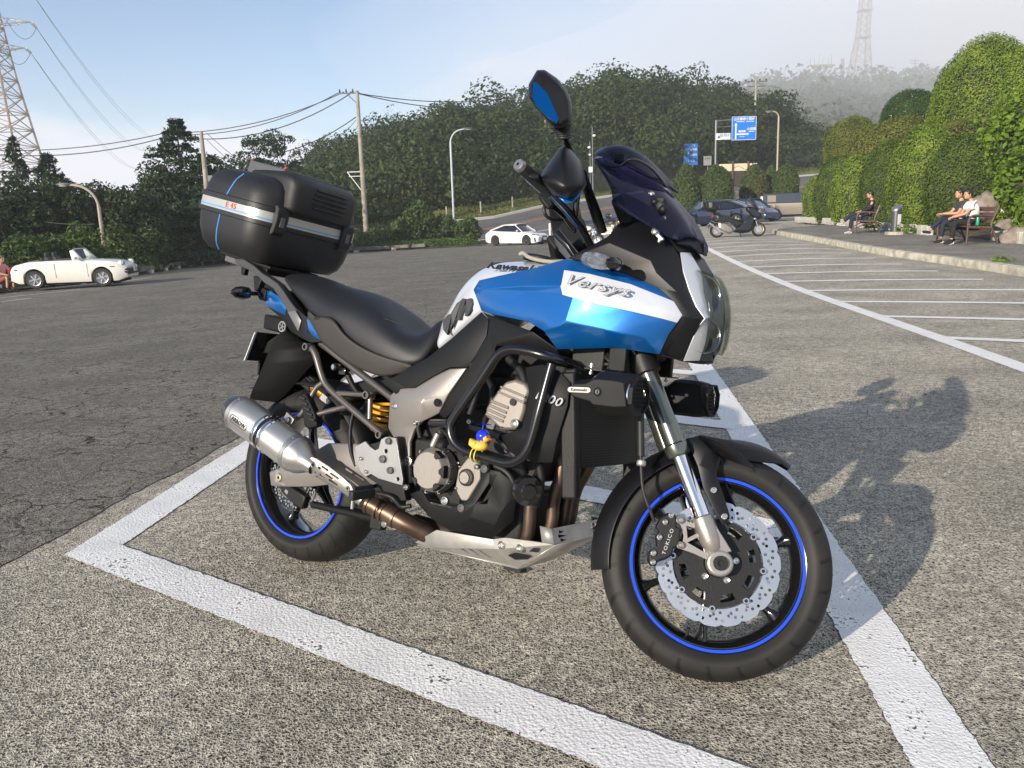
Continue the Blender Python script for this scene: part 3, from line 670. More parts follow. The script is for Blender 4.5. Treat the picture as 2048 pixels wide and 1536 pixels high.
# topiary cones near the cars
tp = [(1372, 330, 408, 27, 62, M_YEW, 'pointed clipped topiary cone at the left end of the row', 1.), (1432, 330, 400, 34, 62, M_YEW, 'widest rounded topiary dome in the row', .5), (1508, 330, 395, 28, 66, M_YEWB, 'topiary cone with a brown dead patch on its left', .8), (1541, 333, 378, 13, 68, M_YEW, 'thin topiary cone half hidden between two larger ones', .8), (1571, 328, 380, 24, 64, M_YEW, 'rounded topiary cone nearest the street lamp', .6)]
for px, top, bot, hw, d, mt, lab, pw in tp:
    t = A(px, top, d); b = A(px, bot + 8, d); r = hw / 1680 * d; h = t.z - b.z
    def shp(P, r_, h=h, pw=pw):
        z = P[:, 2] / r_[2]; f = np.where(z > 0, 1, np.minimum(2.2, 1 / np.sqrt(np.maximum(1 - z * z, .05))) * (1 + .12 * z)); f = f * np.where(z > 0, np.clip(1 - z, 0, 1) ** (.12 * pw), 1); Q = P.copy(); Q[:, :2] *= f[:, None]; return Q
    clipped('topiary_cone', (b.x, b.y, b.z + h * .30), (r, r, h * .70), lab, mt, n=6500, leaf=.085, cat='topiary', group='row of clipped topiary behind the parked cars', seed=int(px), lump=.03, shape=shp)
# ================================================================ the touring motorcycle
BX, BY, HEAD, LEAN, STEER = -0.77139, 2.8852, -0.60453, -0.2208, 0.49807
BM = Matrix.Translation((BX, BY, 0)) @ Matrix.Rotation(HEAD, 4, 'Z') @ Matrix.Rotation(LEAN, 4, 'X')
SP = Vector((1.627, 0, 0)); SA = Vector((-math.sin(R(27)), 0, math.cos(R(27))))
ST = Matrix.Translation(SP) @ Matrix.Rotation(STEER, 4, SA) @ Matrix.Translation(-SP)      # steering turned left
BMi = BM.inverted(); STi = ST.inverted()
def _pl(Minv, px, py, Y):
    o = Minv @ Vector((0, 0, CAMH)); d = Minv.to_3x3() @ ray(px, py); return o + d * ((Y - o.y) / d.y)
def K(px, py, Y): return _pl(BMi, px, py, Y)                 # bike frame: x forward, y left, z up
def KS(px, py, Y): return _pl(STi @ BMi, px, py, Y)          # the same for parts that steer
CRP = {'A': (380, 300, .30273), 'B': (430, 640, .33192), 'C': (780, 640, .33854), 'D': (1160, 860, .35156), 'E': (880, 420, .29297), 'F': (1000, 120, .28643), 'S': (640, 560, .19536), 'O': (0, 0, 1.)}
def cp(c, x, y): o = CRP[c]; return o[0] + x * o[2], o[1] + y * o[2]
def KC(c, x, y, Y, st=False): return (KS if st else K)(*cp(c, x, y), Y)
bike = empty('touring_motorcycle', M=BM); tag(bike, 'blue and white touring motorcycle with black top box parked in the nearest bay', 'motorcycle')
MBLUE = mat('candy_blue_paint', (.0015, .125, .43), .33, metal=.55, coat=1., coat_rough=.04, bump=.00015, bscale=900)
MWHITE = mat('pearl_white_paint', (.60, .62, .67), .3, metal=.15, coat=1., coat_rough=.06)
MSILV = mat('silver_nose_paint', (.50, .52, .55), .32, metal=.5, coat=.8)
MBLK = mat('matt_black_plastic', (.0055, .006, .0065), .52, spec=.28, bump=.0004, bscale=500, var=.12, vscale=5)
MBLK2 = mat('satin_black_cowl', (.005, .005, .006), .44, spec=.3, coat=.08, coat_rough=.3, bump=.0002, bscale=400)
MGLB = mat('gloss_black_enamel', (.008, .008, .009), .12, coat=.6)
MSEAT = mat('seat_vinyl_black', (.010, .0105, .013), .5, bump=.0006, bscale=420, detail=2)
MSEATG = mat('seat_vinyl_grey', (.034, .031, .028), .62, bump=.0006, bscale=420, detail=2)
MFRAME = mat('titanium_grey_frame', (.27, .245, .225), .42, metal=.55, bump=.0003, bscale=300, var=.06, vscale=4)
MTUBE = mat('bronze_grey_tube', (.20, .175, .155), .3, metal=.75)
MENG = mat('engine_grey_metal', (.30, .27, .24), .45, metal=.6, bump=.0005, bscale=220, var=.1, vscale=9)
MENGD = mat('dark_engine_metal', (.014, .014, .014), .5, metal=.4, bump=.0006, bscale=180)
MALU = mat('brushed_aluminium', (.44, .43, .41), .38, metal=.9, bump=.0003, bscale=260, var=.05, vscale=7)
MALUW = mat('worn_bare_aluminium', (.42, .41, .38), .48, metal=.7, bump=.0006, bscale=120, var=.18, vscale=14)
MCAN = mat('satin_titanium_can', (.50, .50, .48), .36, metal=.8, bump=.0002, bscale=350, var=.04, vscale=6)
MCHR = mat('polished_chrome', (.75, .76, .78), .08, metal=1.)
MCAST = mat('cast_fork_metal', (.34, .31, .28), .4, metal=.75, bump=.0004, bscale=220, var=.08, vscale=20)
MFORK = mat('anodised_fork_tube', (.17, .18, .155), .22, metal=.85)
MPIPE = mat('heat_browned_steel', (.095, .062, .044), .42, metal=.8, var=.45, vscale=9, dirt=(.17, .12, .09))
MDISC = mat('brake_disc_steel', (.52, .52, .52), .3, metal=.9, bump=.0002, bscale=200, var=.06, vscale=18)
MBOLT = mat('zinc_bolt', (.62, .60, .56), .25, metal=.95)
MSTRIPE = mat('blue_rim_tape', (.0, .055, .75), .35, coat=.3)
MGOLD = mat('gold_anodised', (.65, .32, .05), .28, metal=.8)
MYEL = mat('yellow_spring', (.75, .36, .02), .4, coat=.3)
MBAR = mat('satin_black_tube', (.006, .006, .007), .26, coat=.15, coat_rough=.3)
MHOSE = mat('black_rubber', (.012, .012, .012), .55)
MGREY = mat('dark_grey_plate', (.10, .10, .10), .4)
MWTXT = mat('white_print', (.5, .5, .5), .5)
MKTXT = mat('dark_print', (.02, .022, .03), .35)
MRED = mat('red_print', (.55, .05, .02), .5)
MSILB = mat('silver_band', (.50, .49, .45), .38, metal=.5)
MBBAND = mat('light_blue_line', (.06, .28, .65), .4)

def obj(mb, name, mt, parent=None, **k): return mb.build(name, mt, parent or bike, **k)
def mirror_of(o, parent=None):
    c = o.copy(); COL.objects.link(c); c.parent = parent or o.parent; c.scale = (1, -1, 1); return c
def pan(name, mt, c, V, F, st=False, solid=.004, bevel=.0016, smooth=24, mirror=True, parent=None, mi=None, sub=0):
    m = MB(); m.add([KC(*(v if len(v) == 4 else (c, *v)), st) for v in V], F)
    if mi: m.m = list(mi)
    if st: m.xf(ST)
    o = obj(m, name, mt, parent, smooth=smooth, solid=solid, bevel=bevel, sub=sub)
    return (o, mirror_of(o)) if mirror else (o, None)
def plate(name, mt, c, pts, y0, y1, holes=(), st=False, bevel=.002, smooth=30, mirror=False, parent=None, hole_r=None):
    P = [KC(c, x, y, y0, st) for x, y in pts]; H = []
    for h in holes:                                     # (x, y, radius in metres) or a list of points
        if isinstance(h, tuple):
            q = KC(c, h[0], h[1], y0, st); H.append([(q.x + h[2] * math.cos(a), q.z + h[2] * math.sin(a)) for a in np.linspace(0, 2 * PI, 15)[:-1]])
        else: H.append([(KC(c, x, y, y0, st).x, KC(c, x, y, y0, st).z) for x, y in h])
    m = MB()
    if H: m.holed([(p.x, p.z) for p in P], H, lambda p, h: (p[0], y0 + h, p[1]), y1 - y0)
    else: m.prism([(p.x, p.z) for p in P], lambda p: (p[0], y0, p[1]), lambda p: (p[0], y1, p[1]))
    if st: m.xf(ST)
    o = obj(m, name, mt, parent, smooth=smooth, bevel=bevel)
    if mirror: mirror_of(o)
    return o
def tubeC(name, mt, c, pts, r, st=False, n=12, it=2, mirror=False, parent=None, r2=None):
    P = [KC(c, *p, st) for p in pts]; P = smooth_path(P, it)
    rr = r if r2 is None else [r + (r2 - r) * i / (len(P) - 1) for i in range(len(P))]
    m = MB().tube(P, rr, n)
    if st: m.xf(ST)
    o = obj(m, name, mt, parent, smooth=60)
    if mirror: mirror_of(o)
    return o
def bolt(c, x, y, Y, r=.009, st=False, parent=None, mt=None, name='bolt', h=.006, sc=None):
    q = KC(c, x, y, Y, st); m = MB().lathe([(r * .45, -.0), (r * .45, -h * .5), (r * .8, -h), (r, -h * .8), (r, h)][::-1], q, (0, 1, 0), 14, cap=False)
    m.lathe([(r * .46, -h * .35), (.0001, -h * .35)], q, (0, 1, 0), 6, cap=False)
    if st: m.xf(ST)
    return obj(m, name, mt or MBOLT, parent, smooth=40)

# ---- wheels
def tyre_mat(name, n, flip):
    m = bpy.data.materials.new(name); m.use_nodes = True; nt = m.node_tree; N = nt.nodes; L = nt.links; b = N['Principled BSDF']
    b.inputs['Roughness'].default_value = .62; b.inputs['Specular IOR Level'].default_value = .35
    tc = N.new('ShaderNodeTexCoord'); s = N.new('ShaderNodeSeparateXYZ'); L.new(tc.outputs['Object'], s.inputs[0])
    def ma(op, a, c=None, d=None):
        x = N.new('ShaderNodeMath'); x.operation = op
        for k, v in enumerate((a, c, d)):
            if v is None: continue
            if isinstance(v, (int, float)): x.inputs[k].default_value = v
            else: L.new(v, x.inputs[k])
        return x.outputs[0]
    ang = ma('MULTIPLY', ma('ARCTAN2', s.outputs[2], s.outputs[0]), n / (2 * PI)); ay = ma('ABSOLUTE', s.outputs[1])
    sweep = ma('ADD', ma('MULTIPLY', ay, 16. * flip), ma('MULTIPLY', ma('SINE', ma('MULTIPLY', ay, 60.)), .16)); fr = ma('FRACT', ma('ADD', ma('ADD', ang, sweep), 50))
    d = ma('ABSOLUTE', ma('SUBTRACT', fr, .5)); g1 = ma('LESS_THAN', d, .042)
    r2 = ma('SQRT', ma('ADD', ma('MULTIPLY', s.outputs[0], s.outputs[0]), ma('MULTIPLY', s.outputs[2], s.outputs[2])))
    inb = ma('MULTIPLY', ma('GREATER_THAN', r2, .258), ma('GREATER_THAN', ay, .009))
    fr2 = ma('FRACT', ma('ADD', ma('ADD', ma('MULTIPLY', ang, 1.), ma('MULTIPLY', ay, 9. * flip)), 50.3)); g2 = ma('MULTIPLY', ma('LESS_THAN', ma('ABSOLUTE', ma('SUBTRACT', fr2, .5)), .03), ma('GREATER_THAN', ay, .03))
    g = ma('MULTIPLY', ma('MAXIMUM', g1, g2), inb)
    nz = N.new('ShaderNodeTexNoise'); nz.inputs['Scale'].default_value = 7; nz.inputs['Detail'].default_value = 6; L.new(tc.outputs['Object'], nz.inputs['Vector'])
    dust = ma('MULTIPLY', ma('SUBTRACT', nz.outputs[0], .35), 1.4)
    mx = N.new('ShaderNodeMix'); mx.data_type = 'RGBA'; L.new(dust, mx.inputs[0]); mx.inputs[6].default_value = (.010, .0095, .009, 1); mx.inputs[7].default_value = (.034, .030, .026, 1)
    m2 = N.new('ShaderNodeMix'); m2.data_type = 'RGBA'; L.new(g, m2.inputs[0]); L.new(mx.outputs[2], m2.inputs[6]); m2.inputs[7].default_value = (.004, .004, .004, 1); L.new(m2.outputs[2], b.inputs['Base Color'])
    hgt_ = ma('SUBTRACT', ma('MULTIPLY', nz.outputs[0], .05), g); bp = N.new('ShaderNodeBump'); bp.inputs['Distance'].default_value = .004; L.new(hgt_, bp.inputs['Height']); L.new(bp.outputs[0], b.inputs['Normal'])
    return m
def wheel(Rt, w, Rr, rw, axle, M, label, flip, nsp, disc_r, discs):
    W_ = empty('wheel', M=None); W_.parent = bike; W_.matrix_local = M @ Matrix.Translation(axle); W_['label'] = label
    prof = []
    for i in range(25):                                  # bead - bulged sidewall - round tread
        t = -1 + i / 12; a = abs(t)
        if a > .62: k = (a - .62) / .38; y = w * (.98 + .10 * math.sin(k * PI) - .26 * k ** 1.5) / 2; r = Rr + (Rt - .34 * w * .9 - Rr) * (1 - k) ** .9
        else: y = w * .98 / 2 * math.sin(a / .62 * PI / 2); r = Rt - .34 * w * .9 * (1 - math.cos(a / .62 * PI / 2))
        prof.append((r, y if t > 0 else -y))
    obj(MB().lathe(prof, (0, 0, 0), (0, 1, 0), 96, cap=False), 'tyre', tyre_mat('tyre_rubber', 22 if w < .15 else 26, flip), W_, smooth=60)
    h = rw / 2; rim = [(Rr - .002, h + .001), (Rr + .003, h + .003), (Rr + .005, h + .001), (Rr + .004, h - .004), (Rr - .011, h - .003), (Rr - .019, h - .014), (Rr - .026, h * .35), (Rr - .030, 0)]
    rim = rim + [(r, -y) for r, y in rim[::-1][1:]] + [(Rr - .006, -h + .0), (Rr - .006, h)]
    obj(MB().lathe(rim, (0, 0, 0), (0, 1, 0), 96, cap=False), 'rim', MGLB, W_, smooth=40)
    for s in (-1, 1): obj(MB().lathe([(Rr - .0065, s * (h - .0005)), (Rr - .0065, s * (h + .0042)), (Rr + .0003, s * (h + .0046)), (Rr + .0003, s * (h - .0005))], (0, 0, 0), (0, 1, 0), 96, cap=False), 'rim_stripe', MSTRIPE, W_, smooth=30)
    sp = None
    for k in range(nsp):
        a = 2 * PI * k / nsp + .47; u = Vector((math.cos(a), 0, math.sin(a))); v = Vector((-math.sin(a), 0, math.cos(a))); rings = []
        for f, ww, yy in ((.045, .022, .034), (.09, .012, .022), (.15, .009, .016), (Rr - .045, .011, .018), (Rr - .022, .02, .026)):
            rings.append([u * f + v * (ww * q) + Vector((0, yy * p, 0)) for q, p in ((1, -.5), (1, .5), (.45, 1), (-.45, 1), (-1, .5), (-1, -.5), (-.45, -1), (.45, -1))])
        obj(MB().loft(rings), 'spoke', MGLB, W_, smooth=50)
    obj(MB().lathe([(.012, -.055), (.034, -.055), (.04, -.05), (.044, -.03), (.058, -.022), (.058, .022), (.044, .03), (.04, .05), (.034, .055), (.012, .055)], (0, 0, 0), (0, 1, 0), 32), 'hub', MENGD, W_, smooth=30)
    for y in discs:
        n = 18; out = []
        for i in range(n * 8):
            a = 2 * PI * i / (n * 8); out.append(((disc_r + .0062 * min(1, 1.6 * math.sin((i % 8) / 8 * PI) + .12) - .002) * math.cos(a), (disc_r + .0062 * min(1, 1.6 * math.sin((i % 8) / 8 * PI) + .12) - .002) * math.sin(a)))
        inner = [(disc_r * .745 * math.cos(a), disc_r * .745 * math.sin(a)) for a in np.linspace(0, 2 * PI, 65)[:-1]]; holes = []
        for q, (rf, off) in enumerate(((.80, 0), (.865, .45), (.93, .1), (.83, .62), (.905, .78))):
            for i in range(n):
                a = 2 * PI * (i + off) / n; holes.append([(disc_r * rf * math.cos(a) + .0042 * math.cos(b), disc_r * rf * math.sin(a) + .0042 * math.sin(b)) for b in np.linspace(0, 2 * PI, 9)[:-1]])
        D = obj(MB().holed(out, [inner] + holes, lambda p, hh: (p[0], y + hh - .0025, p[1]), .005), 'brake_disc', MDISC, W_, smooth=30)
        ri = disc_r * .745; slots = []; c_out = []
        for i in range(96):
            a = 2 * PI * i / 96; rr = ri - .004 + .009 * (1 if (i % 12) in (0, 1, 11) else 0); c_out.append((rr * math.cos(a), rr * math.sin(a)))
        for i in range(8):
            a0 = 2 * PI * (i + .5) / 8; aw = .20; r0, r1 = ri * .70, ri * .86
            slots.append([(r1 * math.cos(a0 + t), r1 * math.sin(a0 + t)) for t in np.linspace(-aw, aw, 6)] + [(r0 * math.cos(a0 + t), r0 * math.sin(a0 + t)) for t in np.linspace(aw, -aw, 6)])
        mid = [(.036 * math.cos(a), .036 * math.sin(a)) for a in np.linspace(0, 2 * PI, 25)[:-1]]
        obj(MB().holed(c_out, [mid] + slots, lambda p, hh: (p[0], y + hh - .004, p[1]), .007), 'disc_carrier', MENGD, D, smooth=30)
        for i in range(8):
            a = 2 * PI * i / 8; c = Vector((ri * math.cos(a), 0, ri * math.sin(a))) + Vector((0, y, 0))
            obj(MB().lathe([(.0045, -.007), (.0078, -.007), (.0095, -.005), (.0095, .005), (.0045, .005)], c, (0, 1, 0), 14, cap=False), 'rivet', MBOLT, D, smooth=40)
        for i in range(5):
            a = 2 * PI * i / 5 + .3; c = Vector((.047 * math.cos(a), 0, .047 * math.sin(a))) + Vector((0, y + (-.004 if y < 0 else .004), 0)); s = -1 if y < 0 else 1
            obj(MB().lathe([(.004, s * .004), (.008, s * .006), (.0085, 0)], c, (0, 1, 0), 12, cap=True), 'bolt', MBOLT, D, smooth=40)
    return W_
FW = wheel(.300, .120, .2235 - .0, .092, Vector((1.52, 0, .300)), ST, 'front wheel with black spokes and blue rim stripe', 1, 6, .154, (-.066, .066))
RW = wheel(.315, .178, .2235 - .0, .145, Vector((0, 0, .315)), Matrix.Identity(4), 'wide rear wheel with blue rim stripe', -1, 5, .122, (-.092,))
# tyre valve
m = MB().tube([(-.05, -.02, -.195), (-.048, -.03, -.175)], .004, 8); obj(m, 'valve', MHOSE, FW)

# ---- fork, axle casting, caliper
for s in (-1, 1):
    top = Vector((1.20, .1 * s, .905)); a = Vector((1.386, .1 * s, .556)); b = Vector((1.466, .1 * s, .402)); d = (a - top).normalized()
    L1 = (a - top).length
    ft = obj(MB().lathe([(.001, -.012), (.022, -.012), (.026, -.004), (.0262, .02), (.0262, L1 - .10), (.0275, L1 - .09), (.0275, L1 - .035), (.032, L1 - .03), (.032, L1 - .008), (.029, L1), (.022, L1 + .002)], top, d, 28).xf(ST), 'fork_tube', MFORK, smooth=40)
    obj(MB().lathe([(.0215, L1 - .01), (.0215, L1 + (b - a).length + .03)], top, d, 28).xf(ST), 'fork_stanchion', MCHR, smooth=40)
    ax = Vector((1.521, .1 * s, .300)); e = b + d * -.006
    obj(MB().lathe([(.022, -.004), (.0275, 0), (.0285, .02), (.028, .06), (.022, .085), (.012, .1)], e, d, 26).xf(ST), 'fork_lower', MCAST, smooth=40)
    m = MB(); m.lathe([(.018, -.026), (.030, -.026), (.034, -.022), (.034, .020), (.030, .024), (.018, .024)], ax + Vector((0, -.006 * s, 0)), (0, s * -1 * -1, 0), 32, cap=False)
    m.loft([[e + d * .02 + Vector((q * .020, p * .018, q * .01)) for q, p in ((1, -1), (1, 1), (-1, 1), (-1, -1))], [ax + Vector((q * .026 + .0, p * .015, q * .012 + .022)) for q, p in ((1, -1), (1, 1), (-1, 1), (-1, -1))]])
    obj(m.xf(ST), 'axle_clamp', MCAST, smooth=35, bevel=.003)
    m = MB(); m.lathe([(.0001, -.012 * 1), (.008, -.012), (.008, -.018), (.017, -.018), (.0185, -.014), (.0185, .03)], ax + Vector((0, s * .012 if s > 0 else -.012, 0)), (0, 1 if s < 0 else -1, 0), 24, cap=False)
    obj(m.xf(ST), 'axle_nut', MENGD, smooth=40)
# casting arms that carry the right caliper (triangular webs)
plate('caliper_bracket', MCAST, 'D', [(556, 500), (585, 492), (612, 520), (668, 540), (700, 600), (740, 640), (745, 700), (722, 738), (640, 700), (560, 672), (548, 650), (562, 630), (585, 640), (590, 600), (575, 545), (556, 528)], -.104, -.090,
      holes=[[(606, 545), (655, 560), (662, 590), (612, 615)], [(612, 640), (668, 612), (700, 660), (706, 694)]], st=True, bevel=.0025)
def caliper():
    m = MB(); pts = [(478, 476), (500, 470), (545, 480), (552, 520), (548, 545), (575, 562), (572, 620), (556, 660), (530, 676), (524, 712), (490, 736), (440, 752), (430, 775), (402, 772), (386, 742), (388, 700), (402, 678), (438, 662), (432, 600), (452, 574), (432, 548), (450, 505)]
    P = [KC('D', x, y, -.108, True) for x, y in pts]
    c = sum(P, Vector()) / len(P); rings = []
    for y, k in ((-.118, .90), (-.112, .985), (-.095, 1.), (-.05, 1.), (-.046, .95)): rings.append([Vector((c.x + (p.x - c.x) * k, y, c.z + (p.z - c.z) * k)) for p in P])
    m.loft(rings); o = obj(m.xf(ST), 'brake_caliper', MENGD, smooth=30, bevel=.0015)
    for x, y in ((484, 524), (452, 610), (518, 486), (418, 700), (415, 752)): bolt('D', x, y, -.1195, .0072, st=True, parent=o)
    for x, y in ((568, 513), (570, 655)): bolt('D', x, y, -.110, .0095, st=True, parent=o, mt=MCAST)
    a = KC('D', 482, 690, -.1186, True); b = KC('D', 520, 580, -.1186, True); q = (a + b) / 2
    M = ST @ frame(q, b - a, Vector((-(b - a).z, 0, (b - a).x))); text('TOKICO', .0125, MWTXT, o, 'lettering', M, space=1.3, sx=1.2)
    return o
cal = caliper(); mirror = None
# left caliper, hidden side
m = MB().box((1.43, .085, .33), (.07, .06, .13)); obj(m.xf(ST), 'brake_caliper', MENGD, bevel=.008)
tubeC('brake_hose', MHOSE, 'D', [(345, -60, -.13), (345, 100, -.13), (348, 230, -.13), (355, 330, -.128), (375, 400, -.125), (400, 460, -.12), (422, 520, -.112)], .0045, st=True)
tubeC('hose_sleeve', MHOSE, 'D', [(343, -160, -.13), (345, -40, -.13), (347, 150, -.13)], .0095, st=True)
m = MB().lathe([(.010, 0), (.0125, .003), (.0125, .012), (.010, .015)], KC('D', 347, 205, -.13, True), (0, 0, 1), 14); obj(m.xf(ST), 'hose_union', MALUW)

# ---- front mudguard
def fender():
    rings = []; A0, A1 = R(60), R(193); n = 40; ax = Vector((1.52, 0, .3))
    for i in range(n + 1):
        t = i / n; a = A0 + (A1 - A0) * t; w = .074 * min(1, .18 + 2.6 * t) * (1 if t < .8 else 1 - (t - .8) * .9); r = .327 + .012 * math.exp(-((t - .12) / .12) ** 2) - .004 * t
        dr = .045 * min(1, .25 + t * 2.2); u = Vector((math.cos(a), 0, math.sin(a))); ring = []
        for f in (-1, -.97, -.8, -.45, 0, .45, .8, .97, 1):
            rr = r - dr * abs(f) ** 2.6 + (.004 if abs(f) < .2 else 0); ring.append(ax + u * rr + Vector((0, w * f, 0)))
        rings.append(ring)
    o = obj(MB().loft(rings, ring_closed=False, cap=False).xf(ST), 'front_mudguard', MBLK2, smooth=28, solid=.003, bevel=.001)
    return o
fender()
pan('mudguard_arm', MBLK2, 'D', [(600, 52, -.080), (700, 66, -.084), (800, 165, -.082), (775, 250, -.088), (850, 478, -.094), (852, 505, -.094), (812, 545, -.096), (768, 470, -.096), (700, 330, -.094), (668, 205, -.09), (640, 140, -.086), (720, 110, -.090), (690, 200, -.094)],
    [(0, 1, 11, 10), (1, 2, 3, 12, 11), (11, 12, 9, 10), (3, 8, 9, 12), (3, 4, 5, 8), (5, 6, 7, 8)], st=True, solid=.006)
pan('mudguard_fin', MBLK2, 'D', [(600, 52, -.080), (690, 30, -.055), (860, 62, -.045), (1040, 120, -.03), (1165, 180, -.012), (1160, 196, -.018), (1000, 182, -.05), (850, 160, -.07), (720, 110, -.082)], [(0, 1, 8), (1, 2, 7, 8), (2, 3, 6, 7), (3, 4, 5, 6)], st=True, solid=.004)
for x, y in ((760, 342), (820, 492)): bolt('D', x, y, -.102, .008, st=True)
# ---- bodywork
# white tank: rails given from seat to steering head
def rail(c, pts): return [KC(c, *p) for p in pts]
def loft_rails(name, mt, rails, mirror_y=True, close_bottom=False, sub=1, **k):
    n = len(rails[0]); rings = []
    for i in range(n):
        ring = [r[i] for r in rails]
        if mirror_y: ring = ring + [Vector((p.x, -p.y, p.z)) for p in ring[::-1] if abs(p.y) > 1e-6]
        rings.append(ring)
    m = MB().loft(rings, ring_closed=True); return obj(m, name, mt, smooth=60, sub=sub, **k)
ridge = rail('O', [(884, 632, -.0), (898, 612, 0), (912, 578, 0), (933, 546, 0), (970, 518, 0), (1012, 510, 0), (1070, 513, 0), (1140, 520, 0)])
should = rail('O', [(872, 655, -.07), (893, 632, -.085), (908, 602, -.095), (932, 572, -.10), (970, 543, -.105), (1015, 537, -.11), (1070, 533, -.11), (1140, 530, -.11)])
side = rail('O', [(864, 690, -.12), (885, 665, -.13), (912, 640, -.14), (940, 608, -.146), (975, 580, -.15), (1015, 565, -.15), (1070, 560, -.15), (1140, 560, -.15)])
low = rail('O', [(856, 718, -.135), (880, 700, -.145), (915, 668, -.152), (950, 640, -.155), (985, 630, -.155), (1020, 630, -.15), (1070, 630, -.15), (1140, 630, -.15)])
tank = loft_rails('fuel_tank', MWHITE, [ridge, should, side, low], sub=2)
# filler cap with its pale latch lever
m = MB().lathe([(.001, .012), (.05, .012), (.058, .006), (.06, -.006)], KC('O', 1085, 521, -.02), (.12, 0, 1), 28, cap=False); obj(m, 'filler_cap', MENGD)
tubeC('tank_bag_ring', mat('cream_plastic', (.30, .285, .23), .6), 'E', [(545, 305, -.09), (560, 292, -.09), (580, 300, -.09), (600, 322, -.10), (680, 345, -.10), (760, 355, -.10), (840, 350, -.08)], .006)
tx = text('Kawasaki', .040, MKTXT, tank, 'lettering', frame((KC('E', 352, 401, -.117) + KC('E', 640, 430, -.117)) / 2 + Vector((.012, -.015, .008)), KC('E', 640, 425, -.120) - KC('E', 352, 400, -.112), KC('E', 420, 350, -.085) - KC('E', 420, 420, -.12)), bold=.0012, sx=1.25, extrude=.0008)
# big slanted emblem on the flank of the tank
def emblem():
    m = MB(); bars = [[(1665, 1125), (1712, 1085), (1742, 1075), (1700, 1225), (1668, 1190)], [(1722, 1072), (1762, 1010), (1800, 985), (1760, 1110), (1738, 1150), (1716, 1185)], [(1775, 1000), (1800, 975), (1828, 980), (1800, 1070), (1782, 1125), (1755, 1125)], [(1815, 985), (1850, 975), (1868, 1010), (1862, 1060), (1838, 1090), (1810, 1100)]]
    for b in bars:
        bx_, by_ = sum(q[0] for q in b) / len(b), sum(q[1] for q in b) / len(b); P = [KC('A', bx_ + (x - bx_) * .78, by_ + (y - by_) * .96, -.1525) for x, y in b]; P = [p + Vector((0, -.0015 + (.004 if p.z > .93 else 0), 0)) for p in P]
        m.prism(P, lambda p: p, lambda p: p + Vector((0, .012, 0)))
    obj(m, 'flank_emblem', mat('charcoal_print', (.03, .03, .03), .35), tank, smooth=0)
emblem()
# blue and white side cowl
MS = [MBLUE, MWHITE]
V = [(230, 545, -.15), (270, 480, -.148), (450, 440, -.155), (640, 400, -.16), (865, 335, -.165), (1080, 380, -.166), (1300, 450, -.160), (1480, 530, -.148), (1600, 630, -.135),
     (1655, 720, -.128), (1500, 985, -.125), (1200, 938, -.165), (800, 950, -.19), (710, 825, -.222), (610, 765, -.212), (350, 710, -.165), (285, 690, -.156),            # 9-16
     (850, 415, -.200), (825, 520, -.232), (840, 580, -.236), (910, 600, -.240),                                                                        # 17-20
     (1020, 440, -.196), (1300, 510, -.180), (1100, 562, -.222), (1450, 658, -.180), (1060, 635, -.228), (1300, 690, -.204), (1530, 745, -.162), (1620, 770, -.135),  # 21-28
     (360, 540, -.168), (600, 520, -.195), (600, 552, -.186), (812, 790, -.236), (862, 758, -.240), (1150, 822, -.215), (1400, 872, -.175), (1560, 850, -.140), (450, 640, -.180), (700, 660, -.222)]  # 29-38
F_ = [((0, 29, 2, 1), 0), ((29, 30, 3, 2), 0), ((30, 18, 17, 4, 3), 0), ((4, 17, 21, 5), 0), ((5, 21, 22, 6), 0), ((6, 22, 8, 7), 0),
      ((17, 18, 23, 21), 1), ((21, 23, 24, 22), 1), ((22, 24, 9, 8), 1), ((18, 19, 20, 25, 23), 1), ((23, 25, 26), 1), ((23, 26, 24), 1), ((24, 26, 27), 1), ((24, 27, 28, 9), 1),
      ((30, 29, 31), 0), ((30, 31, 19, 18), 0), ((0, 37, 31, 29), 0), ((0, 16, 15, 37), 0), ((31, 37, 38), 0), ((31, 38, 20, 19), 0), ((37, 15, 14, 38), 0), ((38, 14, 13, 32), 0), ((38, 32, 33, 20), 0),
      ((20, 33, 26, 25), 0), ((33, 34, 26), 0), ((26, 34, 35, 27), 0), ((27, 35, 36, 28), 0), ((33, 32, 13, 34), 0), ((13, 12, 11, 34), 0), ((34, 11, 10, 35), 0), ((35, 10, 36), 0)]
cowl, cowl2 = pan('side_cowl', MS, 'E', V, [f for f, _ in F_], mi=[i for _, i in F_], solid=.005, bevel=.0025, smooth=22)
a = KC('E', 880, 478, -.219); b = KC('E', 1280, 560, -.199); up = KC('E', 1060, 455, -.190) - KC('E', 1060, 545, -.220)
text('Versys', .054, mat('grey_outline', (.10, .10, .11), .4), cowl, 'lettering', frame((a + b) / 2 + Vector((0, -.011, 0)), b - a, up), extrude=.0001, shear=.3, bold=.0010, sx=1.15, space=1.12); text('Versys', .054, MWHITE, cowl, 'lettering', frame((a + b) / 2 + Vector((0, -.0118, 0)), b - a, up), extrude=.0001, shear=.3, bold=-.0003, sx=1.15, space=1.12)
